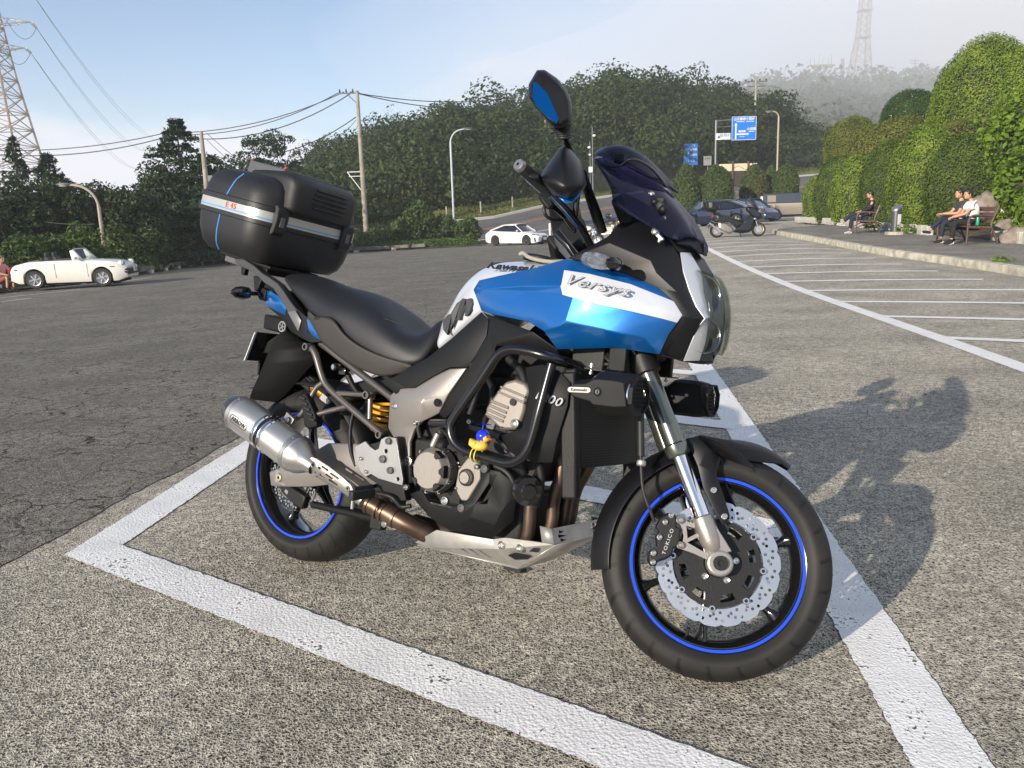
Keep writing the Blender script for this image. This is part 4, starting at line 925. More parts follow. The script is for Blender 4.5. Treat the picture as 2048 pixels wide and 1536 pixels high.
# black nose cowl
V = [(880, 330, -.162), (1150, 180, -.150), (1212, 98, -.135), (1345, 80, -.115), (1430, 112, -.11), (1560, 190, -.10), (1635, 320, -.095), (1655, 420, -.097), (1692, 540, -.098), (1742, 660, -.095), (1802, 742, -.088), (1740, 850, -.09), (1680, 960, -.09), (1640, 1022, -.085), (1530, 1008, -.10),
     (1500, 985, -.122), (1560, 850, -.137), (1655, 720, -.126), (1600, 630, -.133), (1480, 530, -.146), (1300, 450, -.156), (1080, 380, -.160), (1160, 225, -.165), (1440, 345, -.150), (1480, 430, -.150), (1620, 560, -.125), (1730, 740, -.112), (1590, 900, -.118)]
F = [(0, 22, 1), (0, 21, 22), (1, 22, 23, 3, 2), (3, 23, 5, 4), (5, 23, 24, 7, 6), (22, 21, 20, 24, 23), (20, 19, 25, 24), (24, 25, 8, 7), (19, 18, 17, 26, 25), (25, 26, 9, 8), (26, 10, 9), (17, 16, 27, 26), (26, 27, 11, 10), (27, 12, 11), (27, 16, 15, 14), (27, 14, 13, 12)]
pan('nose_cowl', MBLK2, 'E', V, F, bevel=.003, smooth=20)
# bridge across the top of the cowl under the screen, silver headlight surround
V = [(1640, 290, -.095), (1705, 292, -.05), (1782, 420, -.052), (1800, 560, -.06), (1842, 730, -.06), (1812, 900, -.058), (1770, 1028, -.05), (1660, 1032, -.085), (1722, 880, -.092), (1745, 815, -.092), (1806, 742, -.092), (1746, 660, -.098), (1696, 540, -.101), (1659, 420, -.100), (1745, 545, -.088)]
F = [(0, 1, 2, 13), (13, 2, 14, 12), (2, 3, 14), (12, 14, 11), (14, 3, 4, 10, 11), (10, 4, 9), (9, 4, 5, 8), (8, 5, 6, 7)]
pan('headlight_surround', MSILV, 'E', V, F, bevel=.002, smooth=20)
def rows_mirror(name, mt, rows, solid=.003, smooth=40, st=False, sub=0, bevel=0):
    "rows of right-hand points ending on the centre line; the left half mirrors them"
    R_ = [[Vector(p) for p in r] + [Vector((p[0], -p[1], p[2])) for p in r[::-1][1:]] for r in rows]
    m = MB().loft(R_, False, False, False)
    if st: m.xf(ST)
    return obj(m, name, mt, smooth=smooth, solid=solid, sub=sub, bevel=bevel)
E_ = lambda x, y, Y: KC('E', x, y, Y)
rows_mirror('nose_centre', MBLK2, [[E_(1640, 290, -.095), E_(1705, 292, -.05), E_(1740, 300, 0)], [E_(1659, 420, -.08), E_(1782, 420, -.04), E_(1800, 430, 0)], [E_(1700, 740, -.08), E_(1780, 730, -.04), E_(1790, 730, 0)], [E_(1700, 950, -.08), E_(1770, 1028, -.05), E_(1850, 1030, 0)], [E_(1640, 1026, -.085), E_(1670, 1034, -.04), E_(1680, 1036, 0)], [E_(1500, 985, -.12), E_(1520, 960, -.06), E_(1530, 950, 0)]], sub=0, bevel=.003)
rows_mirror('cockpit_cover', MBLK, [[E_(880, 330, -.16), E_(900, 330, -.08), E_(905, 330, 0)], [E_(1150, 185, -.148), E_(1170, 200, -.08), E_(1180, 210, 0)], [E_(1345, 90, -.113), E_(1370, 110, -.05), E_(1380, 120, 0)], [E_(1560, 195, -.10), E_(1600, 200, -.05), E_(1615, 205, 0)], [E_(1638, 300, -.095), E_(1700, 295, -.05), E_(1730, 300, 0)]])
# stacked headlamps behind one clear cover
MGLASS = None
MREFL = mat('lamp_reflector', (.8, .8, .78), .12, metal=1.)
MLENSD = mat('lamp_inside', (.32, .33, .34), .22, metal=.85)
def headlamp():
    H0 = empty('headlamp'); H0.parent = bike
    for (cx, cy, r) in ((1830, 590, .054), (1845, 860, .047)):
        c = KC('E', cx, cy, -.028) + Vector((-.012, -.020, 0)); ax = Vector((.80, -.58, .12)).normalized()
        obj(MB().lathe([(.001, -.06), (r * .5, -.052), (r * .9, -.02), (r, .004), (r * 1.06, .006), (r * 1.06, -.01)], c, ax, 32, cap=False), 'reflector', MREFL, H0, smooth=60)
        obj(MB().ball(c + ax * -.012, (r * .35,) * 3, 12), 'bulb_cover', MCHR, H0)
    rows = []
    for t, (xl, xr) in enumerate(((1742, 1768), (1785, 1830), (1795, 1880), (1808, 1912), (1832, 1925), (1828, 1915), (1818, 1900), (1808, 1875), (1795, 1835))):
        y = (408, 425, 480, 560, 680, 790, 880, 940, 975)[t]
        ed = KC('E', xl, y, -.068); ce = KC('E', xr, y, 0); q = KC('E', xr - 8, y, -.035); rows.append([ed, ed.lerp(q, .6) + Vector((.012, 0, 0)), q, ce])
    R_ = [[Vector(p) for p in r] + [Vector((p[0], -p[1], p[2])) for p in r[::-1][1:]] for r in rows]
    obj(MB().loft(R_, False, False, False), 'headlamp_cover', MGLASS, H0, smooth=80, solid=.003, sub=1)
    obj(MB().loft([[p + Vector((-.022 - .02 * (abs(p.y) < .03), 0, 0)) for p in r] for r in R_], False, False, False), 'lamp_housing', MLENSD, H0, smooth=80, solid=.003)
# lens is built once the smoked material helper exists
# smoked windscreen with its raised extension
def smoked(name, col, al, tint=(.42, .40, .60)):
    m = bpy.data.materials.new(name); m.use_nodes = True; nt = m.node_tree; N = nt.nodes; L = nt.links; b = N['Principled BSDF']
    b.inputs['Base Color'].default_value = (*col, 1); b.inputs['Roughness'].default_value = .04; b.inputs['Coat Weight'].default_value = .5
    t = N.new('ShaderNodeBsdfTransparent'); t.inputs[0].default_value = (*tint, 1); mx = N.new('ShaderNodeMixShader'); mx.inputs[0].default_value = al
    L.new(t.outputs[0], mx.inputs[1]); L.new(b.outputs[0], mx.inputs[2]); L.new(mx.outputs[0], N['Material Output'].inputs[0]); return m
MSMOKE = smoked('smoked_screen', (.012, .012, .035), .32)
MSMOKE2 = smoked('smoked_extension', (.014, .011, .03), .22)
F2 = lambda x, y, Y: KC('F', x, y, Y)
def screen():
    rows = [[F2(1238, 1282, -.11), F2(1290, 1230, -.085), F2(1372, 1238, -.035), F2(1400, 1292, 0)],
            [F2(1040, 1165, -.15), F2(1150, 1090, -.12), F2(1270, 1060, -.06), F2(1330, 1160, 0)],
            [F2(885, 1072, -.17), F2(1040, 985, -.135), F2(1170, 945, -.07), F2(1245, 1010, 0)],
            [F2(778, 1000, -.185), F2(930, 900, -.145), F2(1090, 880, -.075), F2(1160, 905, 0)],
            [F2(790, 920, -.18), F2(880, 840, -.14), F2(1000, 815, -.07), F2(1060, 830, 0)],
            [F2(740, 825, -.17), F2(800, 780, -.13), F2(900, 765, -.06), F2(960, 785, 0)],
            [F2(690, 745, -.155), F2(730, 720, -.12), F2(800, 715, -.06), F2(840, 720, 0)],
            [F2(645, 695, -.13), F2(665, 680, -.1), F2(700, 672, -.05), F2(730, 672, 0)]]
    s = rows_mirror('windscreen', MSMOKE, rows, solid=.003, sub=2, smooth=180)
    ext = [[F2(1160, 885, 0) + Vector((.004, -.085, -.0)), F2(1163, 885, -.04), F2(1165, 882, 0)], [F2(1010, 800, -.11), F2(1090, 770, -.05), F2(1110, 768, 0)], [F2(880, 730, -.125), F2(980, 660, -.06), F2(1010, 655, 0)], [F2(760, 690, -.13), F2(860, 600, -.06), F2(900, 592, 0)], [F2(690, 665, -.12), F2(770, 592, -.06), F2(800, 583, 0)], [F2(650, 670, -.10), F2(690, 625, -.05), F2(710, 610, 0)]]
    rows_mirror('screen_extension', MSMOKE2, ext, solid=.003, sub=2, smooth=180)
    tubeC('screen_trim', MGLB, 'F', [(700, 690, -.13), (720, 725, -.13), (780, 750, -.13), (850, 735, -.128), (880, 700, -.125), (940, 690, -.12), (1030, 730, -.1), (1100, 800, -.07), (1160, 885, -.03)], .0035)
    for x, y, Y in ((1055, 935, -.10), (1143, 1108, -.10)): bolt('F', x, y, Y - .01, .0075, parent=s)
    m = MB(); c = F2(1115, 1015, -.112); m.ball(c, (.022, .012, .022), 12); m.ball(c + Vector((.014, -.006, -.012)), (.012, .01, .012), 10); m.ball(c + Vector((-.012, -.008, .008)), (.012, .009, .01), 10); m.box(c + Vector((0, 0, .012)), (.03, .02, .012)); obj(m, 'screen_adjuster', MBLK, bevel=.002)
    m = MB(); m.box(F2(840, 690, -.115), (.03, .018, .022)); m.tube([F2(870, 700, -.12), F2(862, 740, -.12)], .004, 8); obj(m, 'extension_clamp', MBLK, bevel=.003)
    # lower lip and the little aluminium bracket
    pan('screen_lip', MBLK, 'F', [(1250, 1205, -.07), (1320, 1215, -.04), (1380, 1262, -.02), (1420, 1360, 0), (1405, 1355, -.01), (1385, 1345, -.03), (1330, 1300, -.06), (1240, 1285, -.10)], [(0, 1, 6, 7), (1, 2, 5, 6), (2, 3, 4, 5)], bevel=.002)
    plate('screen_bracket', MALU, 'F', [(1055, 1180), (1075, 1172), (1105, 1200), (1110, 1215), (1140, 1245), (1138, 1258), (1120, 1262), (1110, 1278), (1098, 1272), (1102, 1245), (1080, 1225), (1062, 1205)], -.152, -.143); bolt('F', 1080, 1200, -.156, .008)
MGLASS = smoked('clear_lens', (.05, .055, .06), .12, (.80, .82, .80))
headlamp(); screen()
# smoked indicator on the cowl, right; and its twin
def indicator():
    I = empty('front_indicator'); I.parent = bike
    a = KC('E', 985, 330, -.19); b = KC('E', 1165, 365, -.262); c = a.lerp(b, .5); d = (b - a); M = frame((0, 0, 0), d, (0, 0, 1)).to_3x3()
    m = MB(); L_ = d.length / 2 + .01; rings = []
    for t, s in ((-1, .35), (-.8, .8), (-.3, 1), (.3, .95), (.75, .7), (1, .25)): rings.append([c + M @ Vector((t * L_, .022 * s * math.sin(q) , .014 * s * math.cos(q))) for q in np.linspace(0, 2 * PI, 13)[:-1]])
    obj(m.loft(rings), 'lens', mat('smoked_indicator_lens', (.55, .58, .62), .06, trans=.85), I, smooth=50)
    obj(MB().lathe([(.001, 0), (.011, .012), (.013, .02)], a + d * .12, d, 16, cap=False), 'reflector', MREFL, I)
    obj(MB().ball(c + d * .62, (.022, .03, .018), 12), 'indicator_base', MGLB, I)
    obj(MB().tube([b - d * .1, b + d.normalized() * .012 + Vector((-.02, .05, .0)), KC('E', 1180, 345, -.15)], .012, 10), 'indicator_stalk', MBLK, I)
    return I
I1 = indicator(); I2 = copy_tree(I1, bike); I2.scale = (1, -1, 1)
# ---- seat
def seat():
    rg = rail('O', [(550, 556, 0), (568, 536, 0), (628, 538, 0), (674, 560, 0), (713, 564, 0), (748, 571, 0), (777, 592, 0), (799, 622, 0), (822, 665, 0), (850, 662, 0), (872, 640, 0), (887, 627, 0)])
    sh_ = rail('A', [(590, 860, -.10), (660, 850, -.12), (760, 870, -.135), (860, 930, -.145), (960, 985, -.15), (1060, 1010, -.15), (1170, 1040, -.15), (1280, 1110, -.15), (1390, 1210, -.145), (1500, 1250, -.12), (1590, 1190, -.09), (1660, 1110, -.06)])
    se = rail('A', [(640, 920, -.115), (720, 970, -.135), (790, 1060, -.145), (830, 1115, -.155), (900, 1105, -.165), (960, 1130, -.17), (1020, 1230, -.17), (1150, 1320, -.168), (1300, 1380, -.16), (1470, 1425, -.145), (1560, 1380, -.12), (1640, 1200, -.08)])
    bt = rail('A', [(700, 980, -.11), (760, 1060, -.13), (790, 1105, -.14), (840, 1190, -.145), (872, 1262, -.148), (930, 1310, -.15), (1000, 1370, -.15), (1120, 1440, -.15), (1290, 1510, -.145), (1478, 1440, -.135), (1570, 1385, -.11), (1645, 1205, -.07)])
    def mk(rails, name, mt, extra=None):
        n = len(rails[0]); rings = [[r[i] for r in rails] + [Vector((p.x, -p.y, p.z)) for p in [r[i] for r in rails][::-1] if abs(p.y) > 1e-6] for i in range(n)]
        return obj(MB().loft(rings), name, mt, smooth=180, sub=2)
    mk([rg, sh_, se, [b + Vector((0, .01, 0)) for b in bt]], 'seat', MSEAT)
    # grey lower flank panels of the seat, slightly proud
    o = MB().loft([[s + Vector((0, -.003, .002)), s.lerp(b, .5) + Vector((0, -.007, 0)), b + Vector((0, -.003, -.002))] for s, b in list(zip(se, bt))[2:10]], False, False, False)
    o = obj(o, 'seat_flank', MSEATG, smooth=180, solid=.006, sub=2); mirror_of(o)
    seam = [s + Vector((0, -.006, .003)) for s in se[3:10]]; o = obj(MB().tube(smooth_path(seam, 2), .0018, 6), 'seam', MHOSE); mirror_of(o)
    c = [Vector(v) for v in rail('A', [(825, 1118, -.162), (950, 1098, -.158), (1100, 1088, -.135), (1290, 1112, -.11), (1400, 1150, -.085)])]
    obj(MB().tube(smooth_path([v + Vector((0, -.004, .0)) for v in c], 2), .0018, 6), 'seam', MHOSE)
seat()
# ---- side panels
pan('side_panel', MBLK, 'O', [(963, 624, -.158), (978, 640, -.166), (974, 672, -.175), (952, 712, -.180), (936, 735, -.178), (900, 735, -.176), (868, 752, -.174), (830, 776, -.170), (812, 776, -.168), (784, 757, -.160), (828, 730, -.158), (855, 716, -.155), (905, 676, -.160)],
    [(0, 1, 2, 12), (2, 3, 5, 11, 12), (3, 4, 5), (5, 6, 10, 11), (6, 7, 8, 9, 10)], bevel=.004, smooth=30)
pan('front_side_panel', MBLK, 'O', [(964, 623, -.156), (994, 636, -.168), (1067, 664, -.205), (1114, 698, -.188), (1120, 712, -.17), (1040, 690, -.19), (992, 692, -.190), (985, 725, -.186), (940, 790, -.176), (890, 838, -.165), (879, 828, -.162), (900, 789, -.172), (938, 735, -.182), (975, 672, -.178), (980, 640, -.170), (996, 684, -.195)],
    [(0, 1, 14), (1, 2, 15, 13, 14), (2, 3, 4, 5), (2, 5, 6, 15), (13, 15, 6, 7), (13, 7, 12), (12, 7, 8, 11), (11, 8, 9, 10)], bevel=.003, smooth=30)
pan('lower_side_panel', MBLK, 'S', [(622, 1035, -.15), (680, 1010, -.152), (740, 1000, -.155), (905, 1105, -.16), (790, 1180, -.155)], [(0, 1, 2, 3, 4)], bevel=.003)
# ---- frame spar
V = [(797, 778, -.150), (816, 777, -.155), (868, 752, -.160), (900, 738, -.162), (936, 736, -.165), (899, 790, -.165), (880, 826, -.160), (864, 834, -.160), (848, 842, -.160), (832, 858, -.160), (822, 884, -.160), (822, 945, -.158), (824, 966, -.155), (806, 966, -.150), (793, 880, -.148), (779, 856, -.145), (783, 792, -.145), (846, 805, -.180), (850, 800, -.176)]
F = [(0, 1, 17, 16), (1, 2, 18, 17), (2, 3, 4, 5, 18), (18, 5, 6, 7), (17, 18, 7, 8), (17, 8, 9, 15, 16), (9, 10, 14, 15), (10, 11, 12, 13, 14)]
pan('frame_spar', MFRAME, 'O', V, F, solid=.014, bevel=.004, smooth=25)
m = MB().lathe([(.001, -.001), (.0105, -.001), (.0125, .002)], K(873, 805, -.182), (0, 1, 0), 20, cap=False); obj(m, 'frame_hole_shade', mat('hole_shade_paint', (.003, .003, .003), .9))  # dark disc on the spar paints the shade inside the hole
for x, y, Y, r in ((790, 812, -.158, .011), (816, 923, -.168, .017), (811, 970, -.165, .010)): bolt('O', x, y, Y, r)
# ---- sub frame tubes
T = 'B'
tubeC('subframe_tube', MTUBE, T, [(640, 140, -.115), (760, 232, -.12), (1085, 482, -.135)], .0125, mirror=True)
tubeC('subframe_tube', MTUBE, T, [(565, 165, -.15), (600, 182, -.15), (640, 330, -.15), (668, 395, -.15), (760, 480, -.15), (1007, 690, -.15)], .0118, mirror=True)
tubeC('subframe_tube', MTUBE, T, [(655, 375, -.15), (610, 405, -.155), (575, 470, -.16), (520, 580, -.165), (445, 612, -.17)], .0095, mirror=True)
tubeC('subframe_tube', MTUBE, T, [(740, 440, -.15), (930, 452, -.15)], .0088, mirror=True)
tubeC('subframe_tube', MTUBE, T, [(935, 455, -.15), (932, 595, -.15)], .0092, mirror=True)
tubeC('subframe_tube', MTUBE, T, [(620, 568, -.165), (700, 545, -.155), (805, 518, -.15)], .0092, mirror=True)
for x, y in ((566, 163), (930, 453), (1007, 690)):
    m = MB().lathe([(.008, -.02), (.0125, -.02), (.0135, -.017), (.0135, .017)], KC(T, x, y, -.15), (0, 1, 0), 18, cap=False); m.lathe([(.0001, -.012), (.0085, -.012)], KC(T, x, y, -.15), (0, 1, 0), 14, cap=False); obj(m, 'tube_boss', MTUBE)
tubeC('strut', MENGD, T, [(835, 560, -.13), (815, 640, -.14), (812, 780, -.15), (850, 880, -.155)], .0065)
tubeC('strut', MENGD, T, [(800, 330, -.08), (830, 395, -.08), (870, 450, -.08)], .010)
# key lock hanging under the seat rail
m = MB(); q = KC(T, 740, 285, -.135); m.lathe([(.009, -.02), (.013, -.018), (.013, .02)], q, (.2, 1, 0), 16); m.box(q + Vector((.02, .01, -.012)), (.03, .02, .022)); obj(m, 'seat_lock', MGLB, bevel=.002)
m = MB().lathe([(.0001, -.021), (.009, -.0205)], q, (.2, 1, 0), 14, cap=False); obj(m, 'lock_barrel', MBOLT)
CRP.update({'H': (1010, 290, .13673), 'G': (1100, 690, .17578), 'X': (390, 320, .16113), 'Y': (460, 500, .19528), 'Z': (900, 900, .16924)})
# ---- top box with its mounting plate
def rrect(D, W, r, n=7):
    P = []
    for cx, cy, a0 in ((D / 2 - r, W / 2 - r, 0), (-D / 2 + r, W / 2 - r, 90), (-D / 2 + r, -W / 2 + r, 180), (D / 2 - r, -W / 2 + r, 270)):
        for a in np.linspace(a0, a0 + 90, n): P.append((cx + r * math.cos(R(a)), cy + r * math.sin(R(a))))
    # extra points along the flats keep shading even
    return P
def topbox():
    TB = empty('top_box'); TB.parent = bike; MX = Matrix.Translation((-.313, .004, 1.254)) @ Matrix.Rotation(.198, 4, 'Y'); TB.matrix_local = MX
    MB_ = mat('grained_black_shell', (.011, .011, .012), .5, bump=.0006, bscale=330, var=.25, vscale=7)
    D, W = .405, .50
    def ring(d, w, r, z, dx=0): return [Vector((x + dx, y, z)) for x, y in rrect(D + d, W + w, r)]
    obj(MB().loft([ring(-.13, -.15, .07, -.170), ring(-.085, -.10, .07, -.165), ring(-.045, -.05, .082, -.142), ring(-.018, -.02, .088, -.10), ring(-.006, -.006, .090, -.05), ring(-.004, -.004, .092, -.020)]), 'lower_shell', MB_, TB, smooth=50)
    obj(MB().loft([ring(.004, .004, .092, -.036), ring(.010, .010, .092, -.034), ring(.010, .010, .092, -.021), ring(-.004, -.004, .092, -.019)]), 'lower_rim', MB_, TB, smooth=40)
    obj(MB().loft([ring(.002, .002, .092, -.0195), ring(.002, .002, .092, .0165)]), 'silver_band', MSILB, TB, smooth=50)
    obj(MB().loft([ring(.0034, .0034, .092, -.0125), ring(.0034, .0034, .092, -.0085)], cap=False), 'band_line', MBBAND, TB, smooth=50)
    obj(MB().loft([ring(-.002, -.002, .092, .017), ring(.010, .010, .092, .019), ring(.010, .010, .092, .034), ring(-.004, -.004, .092, .037)]), 'upper_rim', MB_, TB, smooth=40)
    obj(MB().loft([ring(-.006, -.006, .092, .034), ring(-.014, -.014, .092, .065), ring(-.032, -.036, .085, .100), ring(-.07, -.08, .09, .124), ring(-.13, -.17, .07, .138), ring(-.25, -.32, .04, .144)]), 'lid', MB_, TB, smooth=50)
    # raised middle of the lid: backrest towards the rider
    rings = []
    for x, w, z0, z1 in ((-.05, .135, .10, .158), (.12, .150, .04, .172), (.20, .158, .03, .168), (.226, .150, .032, .155), (.236, .135, .038, .138)):
        r = .03; P = []
        for cy, cz, a0 in ((w - r, z1 - r, 0), (-w + r, z1 - r, 90), (-w + r, z0 + r * .6, 180), (w - r, z0 + r * .6, 270)):
            for a in np.linspace(a0, a0 + 90, 5): P.append(Vector((x, cy + r * math.cos(R(a)), cz + r * math.sin(R(a)) * (1 if a0 < 180 else .6))))
        rings.append(P)
    hump = obj(MB().loft(rings), 'backrest', MB_, TB, smooth=45)
    for k in range(5): obj(MB().box((.2375, .015, .068 + k * .0165), (.006, .17 - abs(k - 2) * .012, .006)), 'rib', MB_, hump, bevel=.002)
    m = MB().loft([[Vector((-.09, s * .125, .11)), Vector((-.09, s * .12, .185)), Vector((.115, s * .12, .180)), Vector((.118, s * .125, .10))] for s in (-1, 1)])
    gp = obj(m, 'lid_carrier', mat('grey_carrier_plastic', (.075, .078, .082), .5), TB, bevel=.004)
    for x in (-.085, .11):
        for s in (-1,): obj(MB().lathe([(.006, 0), (.006, .006), (.003, .008)], (x, s * .112, .181), (0, 0, 1), 10), 'reflector_stud', mat('red_stud', (.6, .03, .02), .4), gp)
    # blue pinstripes running up the flanks
    for s in (-1, 1):
        for zs in (((-.036, .0), (-.06, -.003), (-.10, -.009), (-.142, -.024), (-.163, -.045)), ((.037, .0), (.065, -.006), (.10, -.017), (.124, -.039))):
            P = [Vector((-.005 + (z - .03) * .2, s * (W / 2 + dy - .001), z)) for z, dy in zs]
            obj(MB().tube(smooth_path(P, 2), .0028, 6), 'pinstripe', MBBAND, TB)
    # hinge straps and latches on the front face
    for y in (-.165, .155):
        q = Vector((.214, y, 0)); P = MB()
        P.loft([[Vector((.196, y + s * .028, z)), Vector((x, y + s * .026, z)), Vector((x, y - s * .026, z)), Vector((.196, y - s * .028, z))] for s in (1,) for z, x in ((-.060, .203), (-.048, .214), (.0, .219), (.036, .217), (.046, .209))])
        obj(P, 'latch', MB_, TB, bevel=.003); obj(MB().box((.219, y, -.01), (.004, .02, .035)), 'latch_button', MGREY, TB, bevel=.002)
    obj(MB().box((-.225, .0, -.0), (.02, .09, .07)), 'lock', MGREY, TB, bevel=.004)
    tx = text('E 45', .028, MRED, TB, 'lettering', frame(Vector((.035, -W / 2 - .0022, .0025)), (1, 0, 0), (0, 0, 1)), bold=.0004, space=1.25)
    # plate and grey spacer blocks
    obj(MB().box((-.0, 0, -.180), (.30, .24, .014)), 'base_plate', MBLK, TB, bevel=.004)
    obj(MB().box((-.09, -.075, -.198), (.10, .05, .024)), 'spacer', MGREY, TB, bevel=.003); obj(MB().box((-.09, .075, -.198), (.10, .05, .024)), 'spacer', MGREY, TB, bevel=.003)
    obj(MB().box((.07, 0, -.198), (.09, .20, .024)), 'spacer', MBLK, TB, bevel=.003)
topbox()
# ---- grab rail, tail cowl, rear indicators, mudguard, plate
def strip_loft(name, mt, c, top, bot, y0, y1, mirror=True, bevel=.003, parent=None):
    "solid bar between two pixel outlines, from y0 (outer) to y1 (inner)"
    m = MB(); R_ = []
    for a, b in zip(top, bot): R_.append([KC(c, *a, y0), KC(c, *b, y0), Vector((KC(c, *b, y0).x, y1, KC(c, *b, y0).z)), Vector((KC(c, *a, y0).x, y1, KC(c, *a, y0).z))])
    o = obj(m.loft(R_), name, mt, parent, smooth=30, bevel=bevel)
    if mirror: mirror_of(o)
    return o
strip_loft('grab_rail', mat('satin_grey_casting', (.045, .045, .047), .45, bump=.0004, bscale=400), 'Y', [(48, 88), (140, 92), (245, 160), (330, 238), (400, 280), (490, 345), (545, 420), (610, 520), (672, 600), (735, 720)], [(50, 128), (110, 170), (215, 215), (300, 285), (345, 335), (440, 395), (490, 470), (545, 560), (580, 620), (690, 838)], -.130, -.095)
pan('rail_pad', mat('grey_rail_insert', (.15, .15, .145), .35, metal=.3), 'Y', [(590, 632, -.136), (672, 618, -.136), (732, 722, -.136), (700, 832, -.136)], [(0, 1, 2, 3)], bevel=.002)
strip_loft('rail_hook', MBLK, 'Y', [(110, 175), (158, 178)], [(112, 250), (140, 258)], -.125, -.105)
strip_loft('rail_hook', MBLK, 'Y', [(235, 260), (330, 285)], [(245, 415), (275, 425)], -.125, -.10)
pan('tail_cowl', MBLUE, 'Y', [(372, 415, -.10), (420, 420, -.118), (500, 475, -.125), (575, 590, -.125), (570, 668, -.12), (470, 620, -.115), (360, 560, -.10), (350, 500, -.085), (440, 540, -.122)], [(0, 1, 8, 7), (1, 2, 8), (2, 3, 4, 8), (4, 5, 6, 7, 8)])
pan('tail_cowl_front', MBLUE, 'Y', [(790, 700, -.135), (850, 732, -.142), (905, 830, -.145), (938, 935, -.142), (840, 870, -.14), (780, 800, -.13)], [(0, 1, 2, 4, 5), (2, 3, 4)])
pan('tail_under_panel', MBLK, 'Y', [(330, 300, -.08), (480, 330, -.11), (660, 570, -.12), (800, 700, -.135), (790, 830, -.135), (940, 940, -.14), (830, 950, -.14), (730, 900, -.13), (620, 830, -.12), (560, 730, -.11), (470, 650, -.10), (400, 590, -.09), (350, 520, -.08), (560, 610, -.118)],
    [(0, 1, 13, 12), (1, 2, 13), (2, 3, 4, 13), (4, 5, 6, 7), (4, 7, 8, 13), (8, 9, 10, 13), (10, 11, 12, 13)])
plate('indicator_bracket', MBLK, 'Y', [(275, 400), (330, 380), (372, 410), (350, 520), (300, 510), (270, 450)], -.11, -.09, mirror=True)
bolt('Y', 305, 465, -.112, .007, mt=MGLB)
def rind():
    I = empty('rear_indicator'); I.parent = bike; a = KC('Y', 280, 450, -.11); b = KC('Y', 10, 430, -.24)
    d = b - a; M = frame((0, 0, 0), d, (0, 0, 1)).to_3x3(); rings = []
    for t, s, hh in ((.02, .35, .4), (.28, .4, .4), (.34, .9, .9), (.6, 1.05, 1.05), (.85, .8, .8), (1, .25, .25)): rings.append([a + d * t + M @ Vector((0, .024 * s * math.sin(q), .017 * hh * math.cos(q))) for q in np.linspace(0, 2 * PI, 9)[:-1]])
    obj(MB().loft(rings), 'indicator_body', MGLB, I, smooth=40, bevel=.002); return I
r1 = rind(); r2 = copy_tree(r1, bike); r2.scale = (1, -1, 1)
# tail light pod with a round silver badge, rear mudguard and dark number plate
m = MB(); a, b = KC('Y', 395, 735, -.02), KC('Y', 600, 790, -.06); m.loft([[Vector((p.x, s * w, p.z + h)) for s, h in ((-1, .028), (1, .028), (1, -.028), (-1, -.028))] for p, w in ((a, .045), (a.lerp(b, .3), .058), (b, .07))]); obj(m, 'tail_light', MBLK, bevel=.008)
c = KC('Y', 537, 785, -.085)
badge = MB(); badge.lathe([(.0155, 0), (.0195, 0), (.0195, -.003), (.0155, -.003)], c, (0, 1, 0), 28, cap=False)
for k in range(5):
    t = k * 2 * PI / 5 + .3; badge.tube([c + Vector((0, -.0015, 0)), c + Vector((math.sin(t) * .0165, -.0015, math.cos(t) * .0165))], .0026, 6)
obj(badge, 'star_badge', MALU)
rows = []
for (ox, oy), (ix, iy), w in (((600, 830), (690, 870), .085), ((520, 850), (720, 930), .095), ((455, 930), (800, 960), .10), ((400, 1040), (930, 1040), .10), ((350, 1170), (870, 1150), .10), ((300, 1290), (740, 1290), .098), ((240, 1420), (620, 1430), .095), ((200, 1530), (480, 1560), .09)):
    o_, i_ = KC('Y', ox, oy, -w), KC('Y', ix, iy, -w); rows.append([Vector((i_.x, -w, i_.z)), Vector((o_.x, -w, o_.z)), Vector((o_.x - .012, -w * .6, o_.z)), Vector((o_.x - .015, 0, o_.z))])
rows_mirror('rear_mudguard', mat('shade_black_plastic', (.003, .003, .003), .6, spec=.15), rows, solid=.004, smooth=35)  # black plastic deepened so its colour carries the shade under the tail
pc = KC('Y', 150, 1130, -.115); pts = [KC('Y', 250, 842, -.10), KC('Y', 480, 865, .02), KC('Y', 440, 980, .02), KC('Y', 330, 1210, -.05), KC('Y', 265, 1205, -.07), KC('Y', 255, 1160, -.075), KC('Y', 140, 1132, -.115)]
# number plate: a thin slab across the tail, white edge, dark back
a_, b_ = KC('Y', 250, 842, -.115), KC('Y', 140, 1132, -.115); up_ = (a_ - b_); m = MB()
m.loft([[b_, a_, a_ + Vector((.004, 0, .001)), b_ + Vector((.004, 0, .001))], [b_ + Vector((0, .23, 0)), a_ + Vector((0, .23, 0)), a_ + Vector((.004, .23, .001)), b_ + Vector((.004, .23, .001))]]); obj(m, 'number_plate', mat('plate_white', (.7, .7, .68), .4))
m = MB(); f_ = Vector((.006, .004, .001)); m.loft([[b_ + f_, a_ + f_, a_ + f_ + Vector((.006, 0, .001)), b_ + f_ + Vector((.006, 0, .001))], [b_ + f_ + Vector((0, .222, 0)), a_ + f_ + Vector((0, .222, 0)), a_ + f_ + Vector((.006, .222, .001)), b_ + f_ + Vector((.006, .222, .001))]]); obj(m, 'plate_backing', MGLB)
m = MB().box(b_.lerp(a_, .0) + Vector((.012, .10, -.02)), (.01, .08, .06)); obj(m, 'rear_reflector', MBLK, bevel=.003)
m = MB(); m.loft([[a_.lerp(b_, .3) + Vector((.01, y, 0)) , a_.lerp(b_, .7) + Vector((.01, y, 0)), a_.lerp(b_, .8) + Vector((.10, y, .02)), a_.lerp(b_, .1) + Vector((.10, y, .03))] for y in (.06, .17)]); obj(m, 'plate_bracket', MBLK, bevel=.003)
